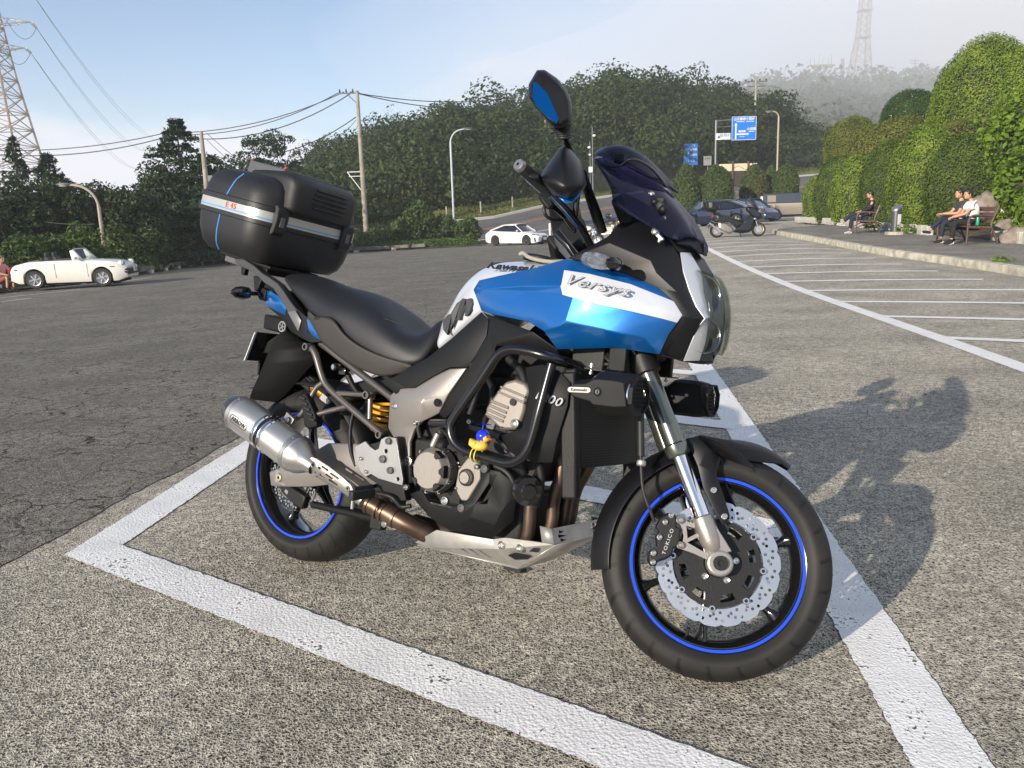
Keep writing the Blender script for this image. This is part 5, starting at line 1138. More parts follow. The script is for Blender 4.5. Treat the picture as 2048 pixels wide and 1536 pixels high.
# ---- exhaust can
def exhaust():
    EX = empty('exhaust_silencer'); EX.parent = bike; Yc = -.245
    a = KC('B', 150, 560, Yc); b = KC('B', 510, 820, Yc); d = (b - a); Lc = d.length; d.normalize(); r = .0625
    can = MB(); can.lathe([(.0001, .0), (r * .9, 0), (r, .004), (r, Lc * .38), (r * .985, Lc * .385), (r * .985, Lc * .97), (r * .92, Lc), (.0001, Lc)], a, d, 48); obj(can, 'canister', MCAN, EX, smooth=35)
    for t, w in ((.46, .008), (.515, .008), (.57, .008)): obj(MB().lathe([(r * .99, -w), (r * 1.035, -w * .6), (r * 1.035, w * .6), (r * .99, w)], a + d * (Lc * t), d, 48, cap=False), 'clamp_band', MCHR if t != .515 else MGLB, EX, smooth=30)
    for t in (.03, .93): obj(MB().lathe([(r * .99, -.010), (r * 1.02, -.009), (r * 1.02, .009), (r * .99, .010)], a + d * (Lc * t), d, 48, cap=False), 'rivet_band', MALU, EX, smooth=30)
    for t, n_ in ((.03, 10), (.93, 10)):
        u = d.orthogonal().normalized(); w = d.cross(u)
        for k in range(n_):
            q = 2 * PI * k / n_; v = u * math.cos(q) + w * math.sin(q)
            obj(MB().ball(a + d * (Lc * t) + v * r * 1.02, (.0032,) * 3, 6), 'rivet', MBOLT, EX)
    obj(MB().lathe([(.022, -.060), (.036, -.060), (.046, -.045), (.056, -.012), (.058, .004), (.05, .004)], a, d, 12, cap=False), 'end_cap', mat('dark_carbon', (.03, .03, .03), .35, coat=.4), EX, smooth=20, bevel=.002)
    obj(MB().lathe([(r * .98, -.005), (r * .93, .010), (r * .72, .034), (.030, .056), (.0255, .080)], b, d, 40, cap=False), 'inlet_cone', MALU, EX, smooth=50)
    # brand plate with raised letters
    u = d.normalized(); n_ = (Vector((0, -1, 0)) - u * u.dot(Vector((0, -1, 0)))).normalized(); up = n_.cross(u) * -1; up = up if up.z > 0 else -up
    q0 = KC('B', 182, 640, -.30); q = a + d * (Lc * .235); nn = (q0 - q); nn = (nn - u * u.dot(nn)).normalized(); up = u.cross(nn); up = up if up.z > 0 else -up
    def pt(s, t, e=0.): ang = t / r; return q + u * s + (nn * math.cos(ang) + up * math.sin(ang)) * (r + e)
    out = [(.046 * math.copysign(1, math.cos(x)) * .72 + .014 * math.cos(x), .0135 * math.sin(x)) for x in np.linspace(0, 2 * PI, 25)[:-1]]
    m = MB(); m.add([pt(s, t, .0012) for s, t in out] + [pt(s * .97, t * .88, .0018) for s, t in out], [(i, (i + 1) % 24, (i + 1) % 24 + 24, i + 24) for i in range(24)]); obj(m, 'plate_border', MGLB, EX, solid=.0008)
    t_ = text('ARROW', .0195, MGLB, EX, 'lettering', Matrix.Identity(4), bold=.0006, space=1.05)
    for v in t_.data.vertices: v.co = pt(v.co.x * 1.02, v.co.y, .0012 + v.co.z)
    # link pipe with perforated heat shield, collector joint
    P0 = b + d * .09; pts = smooth_path([P0, KC('B', 640, 910, -.225), KC('B', 780, 990, -.205), KC('B', 900, 1085, -.185)], 2)
    obj(MB().tube(pts, .0245, 20), 'link_pipe', MALU, EX, smooth=60)
    pts = smooth_path([KC('B', 930, 1105, -.18), KC('B', 1040, 1160, -.165), KC('B', 1150, 1225, -.15), KC('B', 1260, 1275, -.12), KC('C', 260, 1290, -.10)], 2)
    obj(MB().tube(pts, .031, 24), 'collector_pipe', MPIPE, EX, smooth=60)
    dd = (KC('B', 1150, 1225, -.15) - KC('B', 930, 1105, -.18)).normalized()
    for t in (0, .035, .055, .10): obj(MB().lathe([(.031, -.005), (.0345, -.004), (.0345, .004), (.031, .005)], KC('B', 935, 1107, -.18) + dd * t, dd, 26, cap=False), 'pipe_band', MPIPE, EX, smooth=30)
    # shield: long leaf shape with slots
    s0, s1 = KC('B', 560, 850, -.262), KC('B', 830, 1035, -.235); e = (s1 - s0); Ls = e.length; e.normalize(); nv = Vector((0, -1, 0)); nv = (nv - e * e.dot(nv)).normalized(); uv = e.cross(nv); uv = uv if uv.z > 0 else -uv
    def sp(x, y, h=0.): return s0 + e * (x * Ls) + uv * (y * math.cos(y / .04 * .6)) + nv * (h - y * y * 9)
    out = [(0, -.012), (.03, -.026), (.12, -.031), (.40, -.029), (.75, -.020), (.93, -.013), (1, -.004), (1, .006), (.92, .015), (.72, .021), (.4, .026), (.12, .024), (.03, .018)]
    slot = lambda x, y, l, w=.0035: [(x - l, y - w * .6), (x - l * .9, y - w), (x + l * .9, y - w), (x + l, y), (x + l * .9, y + w), (x - l * .9, y + w)]
    holes = [slot(.36, .013, .08), slot(.36, -.015, .06), slot(.58, .0105, .10), slot(.60, -.011, .10), slot(.22, -.020, .03), slot(.5, -.0015, .09, .0028), slot(.26, .004, .03)]
    dense = []
    for i in range(len(out)):
        x0, y0 = out[i]; x1, y1 = out[(i + 1) % len(out)]; dense += [(x0, y0), ((x0 + x1) / 2, (y0 + y1) / 2)]
    obj(MB().holed(dense, holes, lambda p, h: sp(p[0], p[1], h), .0022), 'heat_shield', MCAST, EX, smooth=40)
    for x, rr in ((.13, .0105), (.90, .009)):
        obj(MB().lathe([(rr * .45, .004), (rr * .8, .006), (rr, .003), (rr, -.006)], sp(x, 0), nv, 16, cap=False), 'bolt', MBOLT, EX, smooth=40)
        obj(MB().lathe([(.0001, .003), (rr * .45, .003)], sp(x, 0), nv, 6, cap=False), 'bolt_socket', MGLB, EX)
    # bracket that hangs the can from the frame
    m = MB().box(KC('B', 445, 608, -.20), (.045, .012, .045), Matrix.Rotation(.5, 3, 'Y')); obj(m, 'hanger_plate', MALU, EX, bevel=.002); bolt('B', 440, 602, -.212, .010, parent=EX, mt=MGREY)
exhaust()
# ---- swinging arm, heel guards, pegs
pan('swingarm', MFRAME, 'B', [(1165, 800, -.115), (860, 745, -.125), (700, 745, -.13), (560, 830, -.125), (370, 905, -.125), (345, 915, -.125), (355, 1000, -.125), (440, 1005, -.125), (600, 1000, -.13), (760, 980, -.135), (930, 1000, -.13), (1165, 930, -.115), (560, 920, -.142), (860, 870, -.145)],
    [(0, 1, 13, 11), (1, 2, 12, 13), (2, 3, 12), (3, 4, 5, 6, 7, 12), (7, 8, 12), (8, 9, 13, 12), (9, 10, 11, 13)], solid=.03, bevel=.006, smooth=40)
m = MB(); q = KC('B', 405, 948, -.135); m.box(q, (.06, .016, .05), Matrix.Rotation(.1, 3, 'Y')); m.box(q + Vector((0, .26, 0)), (.06, .016, .05)); obj(m, 'axle_plate', MALU, bevel=.003)
m = MB().lathe([(.006, -.010), (.013, -.010), (.015, -.006), (.015, .01)], q + Vector((0, -.008, 0)), (0, 1, 0), 6, cap=False); obj(m, 'axle_nut', mat('pale_nut', (.5, .46, .3), .4, metal=.6), bevel=.001)
m = MB(); m.box((.50, 0, .42), (.10, .22, .10)); m.box((.33, 0, .40), (.06, .20, .06)); obj(m, 'swingarm_bridge', MENGD, bevel=.01)
# rear caliper ring seen inside the wheel
m = MB(); m.box((.045, -.105, .245), (.09, .03, .05), Matrix.Rotation(.3, 3, 'Y')); obj(m, 'rear_caliper', MENGD, bevel=.006)
tubeC('torque_arm', MBLK, 'B', [(590, 1112, -.125), (760, 1150, -.13), (960, 1196, -.14)], .0125)
m = MB().box(KC('B', 985, 1215, -.14), (.05, .03, .05)); obj(m, 'link_mount', MENGD, bevel=.005); bolt('B', 1022, 1228, -.165, .011)
m = MB().box((.31, 0, .24), (.14, .13, .03)); m.box((.38, 0, .30), (.06, .10, .12)); obj(m, 'shock_linkage', MENGD, bevel=.006)
plate('heel_guard', MALU, 'B', [(842, 765), (905, 730), (935, 765), (965, 785), (985, 775), (1000, 720), (1030, 704), (1090, 712), (1100, 760), (1110, 830), (1132, 960), (1128, 996), (1100, 990), (985, 955), (940, 928), (905, 945), (870, 905), (855, 850)], -.205, -.198, holes=[(1102, 958, .006), (1030, 790, .007)])
for x, y, r in ((1045, 730, .0105), (1010, 838, .012), (1055, 906, .011)): bolt('B', x, y, -.21, r, mt=MGREY)
for x, y in ((881, 835), (912, 914)): bolt('B', x, y, -.208, .006)
mirror_of(plate('heel_bracket', MENGD, 'B', [(850, 770), (1100, 700), (1130, 990), (1150, 1090), (1060, 1100), (980, 990), (900, 940)], -.195, -.165, bevel=.004))
tubeC('brake_lever_rod', MENGD, 'B', [(1180, 1120, -.19), (1120, 1130, -.2), (1090, 1090, -.21), (1060, 1060, -.215), (960, 1040, -.22)], .007)
def peg():
    Pg = empty('footpeg'); Pg.parent = bike; a = KC('B', 985, 1035, -.20); b = KC('B', 815, 1060, -.315)
    d = (b - a).normalized(); obj(MB().tube([a, a.lerp(b, .2)], .013, 12), 'peg_joint', MALU, Pg)
    s = frame((0, 0, 0), d, (0, 0, 1)).to_3x3(); L_ = (b - a).length
    m = MB().box(a.lerp(b, .6), (L_ * .8, .030, .020), s); obj(m, 'peg_body', MHOSE, Pg, bevel=.004)
    for k in range(7): obj(MB().box(a.lerp(b, .28 + k * .1) + Vector((0, 0, .012)), (.007, .030, .008), s), 'peg_rib', MHOSE, Pg, bevel=.0015)
    obj(MB().lathe([(.005, 0), (.005, .03), (.003, .032)], b.lerp(a, .1) + Vector((0, 0, -.01)), (0, 0, -1), 10), 'peg_stud', MBOLT, Pg); return Pg
p1 = peg(); p2 = copy_tree(p1, bike); p2.scale = (1, -1, 1)
# passenger peg folded up
m = MB(); P = [KC('B', x, y, -.185) for x, y in ((512, 450), (545, 440), (600, 570), (612, 640), (560, 660), (535, 640))]; m.prism(P, lambda p: p, lambda p: p + Vector((0, .03, 0))); o = obj(m, 'passenger_peg', MBLK, bevel=.005); mirror_of(o)
for k in range(5): obj(MB().box(KC('B', 528 + k * 14, 470 + k * 32, -.188), (.028, .008, .008), Matrix.Rotation(.2, 3, 'Y')), 'peg_rib', MHOSE, bevel=.002)
# rear suspension adjuster knob and spring
a, b = KC('B', 550, 360, -.06), KC('B', 660, 450, -.05)
d = (b - a).normalized(); m = MB()
prof = [Vector((0, 0, 0))]; rings = []
for t in (0, .045):
    u = d.orthogonal().normalized(); w = d.cross(u); rings.append([a + d * t + (u * math.cos(q) + w * math.sin(q)) * (.024 if k % 2 else .028) for k, q in enumerate(np.linspace(0, 2 * PI, 33)[:-1])])
obj(m.loft(rings), 'preload_knob', MBLK, smooth=0); obj(MB().lathe([(.001, .045), (.022, .045), (.022, .065), (.017, .067), (.017, .082), (.02, .083), (.02, .10), (.001, .10)], a, d, 24), 'preload_collar', MGOLD, smooth=35)
m = MB().box(KC('B', 690, 480, -.05), (.05, .05, .03), Matrix.Rotation(.6, 3, 'Y')); obj(m, 'damper_valve', MALUW, bevel=.004)
hl = []
for i in range(140):
    t = i / 139; q = t * 2 * PI * 5; c = KC('B', 1094, 500, -.0).lerp(KC('B', 1080, 670, -.0), t); hl.append(c + Vector((math.cos(q) * .032, math.sin(q) * .032, 0)))
c0 = KC('B', 1030, 570, -.1)
obj(MB().tube([Vector((p.x, p.y - .065, p.z)) for p in hl], .0055, 8), 'shock_spring', MYEL); obj(MB().tube([KC('B', 1094, 500, -.07), KC('B', 1075, 720, -.07)], .022, 14), 'shock_body', MENGD)
# ---- engine
m = MB(); m.box((.72, 0, .43), (.36, .28, .20)); m.box((.86, 0, .33), (.26, .24, .16)); m.box((.60, 0, .56), (.14, .24, .14)); m.box((.99, 0, .60), (.20, .32, .26), Matrix.Rotation(.35, 3, 'Y')); obj(m, 'crankcase', MENGD, bevel=.015)
m = MB(); m.box((.90, 0, .80), (.34, .16, .14)); m.box((1.12, 0, .86), (.20, .18, .10)); m.box((.62, 0, .70), (.22, .14, .12)); m.box((1.25, 0, .93), (.12, .14, .22)); obj(m, 'airbox', MBLK, bevel=.02)
m = MB().tube([(1.235, 0, .80), (1.10, 0, 1.05)], .035, 16); obj(m, 'steering_head', MENGD)
m = MB(); m.box((.30, 0, .66), (.34, .12, .06), Matrix.Rotation(-.28, 3, 'Y')); m.box((.10, 0, .84), (.40, .16, .05), Matrix.Rotation(-.1, 3, 'Y')); m.box((-.13, 0, .93), (.24, .14, .07), Matrix.Rotation(.15, 3, 'Y')); obj(m, 'under_seat_tray', MBLK, bevel=.01)
m = MB(); m.box((.33, 0, .55), (.16, .12, .05), Matrix.Rotation(.6, 3, 'Y')); m.box((.22, 0, .62), (.18, .17, .01)); obj(m, 'inner_mudguard', MBLK, bevel=.006)
# slatted inner guard above the rear tyre
rings = []
for i in range(15):
    t = R(20) + R(75) * i / 14; rings.append([Vector((math.cos(t) * r_, y, .315 + math.sin(t) * r_)) for y, r_ in ((-.10, .325), (-.06, .345), (0, .352), (.06, .345), (.10, .325))])
obj(MB().loft(rings, cap=False, ring_closed=False), 'hugger', MBLK, solid=.004, smooth=60)
# head with ribs
plate('cylinder_head', MENG, 'C', [(565, 520), (590, 480), (640, 410), (680, 365), (740, 350), (800, 375), (822, 420), (800, 470), (790, 540), (770, 600), (740, 650), (650, 650), (600, 600), (560, 570)], -.200, -.09, bevel=.008)
for i, (x0, y0, x1, y1) in enumerate(((655, 395, 800, 455), (640, 425, 795, 490), (600, 480, 700, 520), (590, 505, 690, 548), (580, 530, 680, 575), (570, 555, 670, 600))):
    obj(MB().tube([KC('C', x0, y0, -.201), KC('C', x1, y1, -.201)], .0035 if i < 2 else .0042, 8), 'head_rib', MENG)
bolt('C', 740, 612, -.206, .013, mt=MALU); m = MB().lathe([(.001, -.004), (.010, -.004), (.012, .01)], KC('C', 728, 485, -.202), (0, 1, 0), 20); obj(m, 'cam_plug', MENGD)
# clutch cover: domed disc with facets
q = KC('C', 258, 885, -.185)
def cover(c, r, name, mt, prof, n=48, parent=None): return obj(MB().lathe([(r * a, -b) for a, b in prof], c, (0, 1, 0), n, cap=False), name, mt, parent, smooth=30)
cov = cover(q, .0665, 'clutch_cover', MENG, [(.001, .030), (.80, .030), (.86, .026), (.93, .010), (1.0, .004), (1.0, -.03)])
for k, (a0, a1, r0) in enumerate(((-.25, .35, .66), (.75, 1.2, .7), (-1.1, -.6, .72), (3.6, 4.1, .74))):
    m = MB(); pts = [(r0, (a0 + a1) / 2 - .12), (1.0, a0), (1.0, a1), (r0, (a0 + a1) / 2 + .12)]
    m.prism([(q.x + math.cos(a) * r * .0665, q.z + math.sin(a) * r * .0665) for r, a in pts], lambda p: (p[0], q.y - .033, p[1]), lambda p: (p[0], q.y - .01, p[1])); obj(m, 'cover_facet', MENGD, cov, bevel=.002)
for k in range(9):
    a = 2 * PI * k / 9 + .3; obj(MB().lathe([(.0035, -.006), (.006, -.008), (.0068, -.004), (.0068, .01)], q + Vector((math.cos(a) * .0695, .0, math.sin(a) * .0695)), (0, 1, 0), 12, cap=False), 'bolt', MBOLT, cov)
obj(MB().tube([KC('C', 252, 745, -.19), KC('C', 285, 672, -.185)], .010, 12), 'oil_filler', MENG, cov); bolt('C', 325, 1068, -.215, .0125, mt=MALU); bolt('C', 97, 988, -.19, .009)
plate('ignition_cover', MENG, 'Z', [(215, 82), (352, 165), (360, 345), (205, 608), (130, 600), (85, 520), (60, 440), (95, 230)], -.205, -.15, bevel=.004)
q2 = KC('Z', 190, 325, -.21); cover(q2, .021, 'ignition_cap', MENG, [(.001, .010), (.78, .010), (.82, .004), (1.12, .003), (1.2, -.004)], 36); m = MB().lathe([(.0178, -.0045), (.0245, -.0035), (.025, .0)], q2, (0, 1, 0), 36, cap=False); obj(m, 'cap_shadow_ring', MENGD)
bolt('Z', 318, 197, -.208, .008); bolt('Z', 118, 195, -.206, .004); bolt('Z', 75, 450, -.206, .004); bolt('Z', 105, 150, -.206, .004)
# black engine guard panels
V = [(365, 140, -.20), (455, 150, -.202), (470, 230, -.205), (590, 255, -.20), (720, 360, -.19), (790, 500, -.175), (750, 830, -.16), (520, 1030, -.165), (0, 945, -.19), (-250, 780, -.19), (-470, 520, -.185), (-330, 470, -.19), (-230, 640, -.195), (0, 690, -.205), (130, 640, -.21), (250, 560, -.215), (365, 370, -.21),
     (465, 390, -.217), (300, 640, -.22), (330, 600, -.175), (470, 400, -.18), (140, 760, -.215), (250, 790, -.212), (530, 880, -.185), (610, 720, -.19), (440, 640, -.20), (500, 430, -.2), (640, 450, -.19)]
F = [(0, 1, 2, 16), (2, 17, 15, 16), (17, 18, 14, 15), (18, 21, 13, 14), (2, 3, 26, 17), (3, 4, 27, 26), (4, 5, 24, 27), (26, 27, 24, 25), (18, 25, 24, 22), (18, 22, 21), (24, 23, 22), (5, 6, 23, 24), (6, 7, 23), (22, 23, 7, 8), (21, 22, 8, 13), (13, 8, 9, 12), (12, 9, 10, 11)]
pan('engine_guard', MBLK, 'Z', V, F, bevel=.0025, smooth=18, solid=.004)
for x, y in ((412, 222), (138, 685)): bolt('Z', x, y, -.216, .0115, mt=MGREY)
# radiator, its shroud and header pipes
m = MB(); m.box((1.155, 0, .645), (.035, .38, .27), Matrix.Rotation(-.12, 3, 'Y')); rad = obj(m, 'radiator', MENGD, bevel=.006)
M_ = Matrix.Rotation(-.12, 3, 'Y')
for k in range(34): obj(MB().box(Vector((1.155, 0, .645)) + M_ @ Vector((.0195, 0, -.125 + k * .0075)), (.003, .34, .0022), M_), 'fin', MHOSE, rad, smooth=0)
for s in (-1, 1): obj(MB().box(Vector((1.157, s * .185, .60)), (.045, .03, .34), M_), 'side_tank', MENGD, rad, bevel=.006)
V = [(800, 280, -.19), (900, 262, -.20), (1000, 300, -.205), (1068, 372, -.205), (1050, 510, -.21), (990, 700, -.208), (960, 842, -.20), (850, 842, -.195), (770, 800, -.20), (690, 780, -.205), (650, 720, -.20), (660, 680, -.20), (730, 660, -.21), (780, 640, -.21), (800, 560, -.205), (825, 430, -.20), (870, 480, -.225), (860, 700, -.225), (960, 420, -.222)]
F = [(0, 1, 18, 16, 15), (1, 2, 18), (2, 3, 4, 18), (18, 4, 5, 17, 16), (5, 6, 7, 17), (7, 8, 9, 17), (9, 10, 11, 12, 17), (12, 13, 17), (13, 14, 15, 16, 17)]
shr, _ = pan('radiator_shroud', MBLK, 'C', V, F, bevel=.003, smooth=22)
a, b = KC('C', 855, 438, -.226), KC('C', 1010, 490, -.224); text('1000', .033, MWTXT, shr, 'lettering', frame((a + b) / 2 + Vector((0, -.002, 0)), b - a, (.1, .03, 1)), bold=.0003, shear=.25, sx=1.25, space=1.1); text('1000', .033, MBLK, shr, 'lettering', frame((a + b) / 2 + Vector((0, -.003, 0)), b - a, (.1, .03, 1)), bold=-.0016, shear=.25, sx=1.25, space=1.1)
for P_ in ([(1010, 150, -.13), (965, 420, -.13), (945, 700, -.13), (930, 1040, -.12)], [(1340, 110, -.07), (1300, 350, -.07), (1225, 550, -.065), (1205, 930, -.06)], [(1500, 110, 0), (1440, 400, 0), (1375, 600, 0), (1345, 900, 0)], [(1690, 110, .08), (1580, 300, .08), (1470, 500, .07), (1420, 880, .06)]):
    P = [KC('Z', *p) for p in P_]; e = P[-1]; P = [P[0] + Vector((-.06, 0, .07))] + P + [Vector((e.x - .05, e.y * .8, .222)), Vector((.84, e.y * .45 - .02, .225))]
    obj(MB().tube(smooth_path(P, 3), .0185, 16), 'header_pipe', MPIPE, smooth=60)
obj(MB().tube([(.82, -.04, .215), (.55, -.07, .235)], .036, 18), 'collector', MPIPE)
# hoses, pipes and looms that fill the gaps round the engine
for i, (P_, r_) in enumerate((([(560, 330, -.15), (610, 400, -.17), (600, 520, -.18), (560, 600, -.17)], .009), ([(700, 230, -.14), (780, 300, -.16), (800, 380, -.17)], .012), ([(640, 700, -.19), (700, 760, -.20), (760, 830, -.19), (790, 900, -.17)], .010), ([(300, 640, -.18), (380, 720, -.19), (440, 800, -.19)], .006), ([(180, 700, -.17), (160, 620, -.16), (200, 560, -.15)], .007), ([(620, 860, -.19), (700, 900, -.19), (740, 980, -.18)], .008), ([(540, 250, -.12), (520, 420, -.15), (470, 560, -.17)], .010), ([(880, 850, -.16), (900, 960, -.15), (860, 1100, -.13)], .011))): tubeC('hose', MHOSE if i % 3 else MENGD, 'C', P_, r_)
for x, y in ((690, 770), (650, 690), (395, 735), (470, 600), (150, 610), (590, 300)): bolt('C', x, y, -.19, .007)
# horn
HN = empty('horn'); HN.parent = bike; c = KC('Z', 905, 480, -.19); ax = Vector((.75, -.55, -.1)).normalized()
obj(MB().lathe([(.001, .022), (.020, .022), (.024, .016), (.040, .014), (.043, .006), (.043, -.010), (.034, -.018), (.012, -.024), (.001, -.024)], c, ax, 32, cap=False), 'horn_disc', MGLB, HN, smooth=35); obj(MB().tube([c, c + Vector((-.03, .06, .06))], .006, 8), 'horn_bracket', MENGD, HN)
# crash bars
bar = [(1060, 255, -.17), (1000, 238, -.22), (900, 205, -.245), (790, 178, -.25), (690, 172, -.25), (625, 215, -.25), (560, 320, -.25), (470, 450, -.25), (390, 560, -.25), (352, 625, -.25), (362, 700, -.25), (410, 760, -.25), (500, 795, -.25), (600, 825, -.25), (690, 850, -.25), (760, 832, -.25), (815, 770, -.25), (850, 660, -.25), (885, 520, -.25), (955, 260, -.235)]
tubeC('crash_bar', MBAR, 'C', bar, .0135, mirror=True, it=2)
tubeC('crash_bar_stub', MBAR, 'C', [(245, 612, -.20), (350, 612, -.245)], .0125, mirror=True); tubeC('crash_bar_stub', MBAR, 'C', [(480, 632, -.17), (660, 690, -.20)], .0115, mirror=True)
tubeC('crash_bar_stub', MBAR, 'C', [(1060, 255, -.17), (1150, 300, -.12)], .0135, mirror=True)
# skid plate in bare aluminium
def zp(x, y, Y): return KC('Z', x, y, Y)
rear_t, rear_b = KC('C', 275, 1240, -.15), KC('C', 150, 1312, -.13)
V = [rear_t, zp(510, 1055, -.15), zp(530, 1170, -.152), rear_b, KC('C', 240, 1345, -.12), zp(800, 1400, -.10), zp(1235, 1125, -.14), zp(660, 1035, -.155), zp(1195, 925, -.14), zp(1300, 930, -.13), zp(1090, 1095, -.15)]
ob = MB().add([V[0], V[1], V[2], V[4], V[3]], [(0, 1, 2, 3, 4)]); o = obj(ob, 'skid_plate_side', MALUW, solid=.004, bevel=.001); mirror_of(o)
def quadplate(name, P, holes2=(), mt=MALUW, th=.004):
    "planar polygon P (3D) with holes given in fractional coordinates along P0->P1 and P0->Plast"
    o_ = P[0]; u = (P[1] - P[0]).normalized(); nrm = (P[1] - P[0]).cross(P[-1] - P[0]).normalized(); v = nrm.cross(u); to2 = lambda p: ((p - o_).dot(u), (p - o_).dot(v))
    out = [to2(p) for p in P]; H = [[to2(q) for q in h] for h in holes2]
    return obj(MB().holed(out, H, lambda p, h: o_ + u * p[0] + v * p[1] + nrm * h, th), name, mt, smooth=0)
side2 = [V[2], V[1], V[7], zp(1240, 1115, -.145), V[5]]
H = [[zp(948, 1195, -.14), zp(1000, 1155, -.14), zp(1075, 1158, -.14), zp(1045, 1208, -.14)], [zp(705, 1240, -.14), zp(780, 1215, -.14), zp(975, 1250, -.13), zp(930, 1285, -.12), zp(785, 1290, -.12)]]
m = MB(); m.add(side2, [(0, 1, 2), (0, 2, 3, 4)]); m.cur = 1
for h_ in H: m.add([p + Vector((0, -.006, 0)) for p in h_], [tuple(range(len(h_)))])
mirror_of(obj(m, 'skid_plate_front_side', [MALUW, mat('hole_shade_paint', (.003, .003, .003))], solid=.003, smooth=0))  # closed plate; dark patches paint the shade of its openings
low3 = [V[4], V[2], V[5]]
sl = [[zp(95 + k * 112, 1145 - 2 * k, -.135), zp(150 + k * 110, 1150 + k * 4, -.135), zp(250 + k * 125, 1215 + k * 28, -.118), zp(265 + k * 125, 1232 + k * 28, -.116), zp(225 + k * 125, 1225 + k * 28, -.118)] for k in (0, 1, 2, 3)]
low4 = [KC('C', 150, 1316, -.13), V[2] + Vector((0, 0, -.0)), V[5], KC('C', 420, 1390, -.11)]
mirror_of(quadplate('skid_plate_lower_side', low4, sl[:3]))
m = MB().add([V[5], Vector((V[5].x, .10, V[5].z)), Vector((V[3].x, .12, V[3].z - .01)), Vector((V[3].x, -.12, V[3].z - .01))], [(0, 1, 2, 3)]); obj(m, 'skid_plate_floor', MALUW, solid=.004)
fr = [zp(1240, 1125, -.145), zp(1200, 930, -.145), Vector((zp(1200, 930, -.145).x, .145, zp(1200, 930, -.145).z)), Vector((zp(1240, 1125, -.145).x, .145, zp(1240, 1125, -.145).z)), Vector((V[5].x, .10, V[5].z)), V[5]]
fx = fr[1]; sl = []
for s in (-1, 1):
    for z_, w in ((.25, .030), (.5, .045), (.75, .03)):
        q = fr[1].lerp(fr[0], z_); y0 = s * .095; e = (fr[0] - fr[1]).normalized(); sl.append([Vector((q.x, y0 - w / 2, q.z)) + e * -.004, Vector((q.x, y0 + w / 2, q.z)) + e * -.004 * s, Vector((q.x, y0 + w / 2, q.z)) + e * .004, Vector((q.x, y0 - w / 2, q.z)) + e * .006])
top_l, top_r = fr[1], fr[2]
quadplate('skid_plate_front', [fr[0], fr[1], fr[2], fr[3]], sl); m = MB().add([fr[0], fr[3], fr[4], fr[5]], [(0, 1, 2, 3)]); obj(m, 'skid_plate_front_lower', MALUW, solid=.004)
m = MB().add([fr[0], fr[1], zp(1190, 925, -.15) + Vector((-.035, 0, .0)), zp(1090, 1090, -.15)], [(0, 1, 2, 3)]); mirror_of(obj(m, 'skid_plate_ear', MALUW, solid=.004))
for x, y in ((622, 1122), (838, 1158)): bolt('Z', x, y, -.150, .012, h=.010)
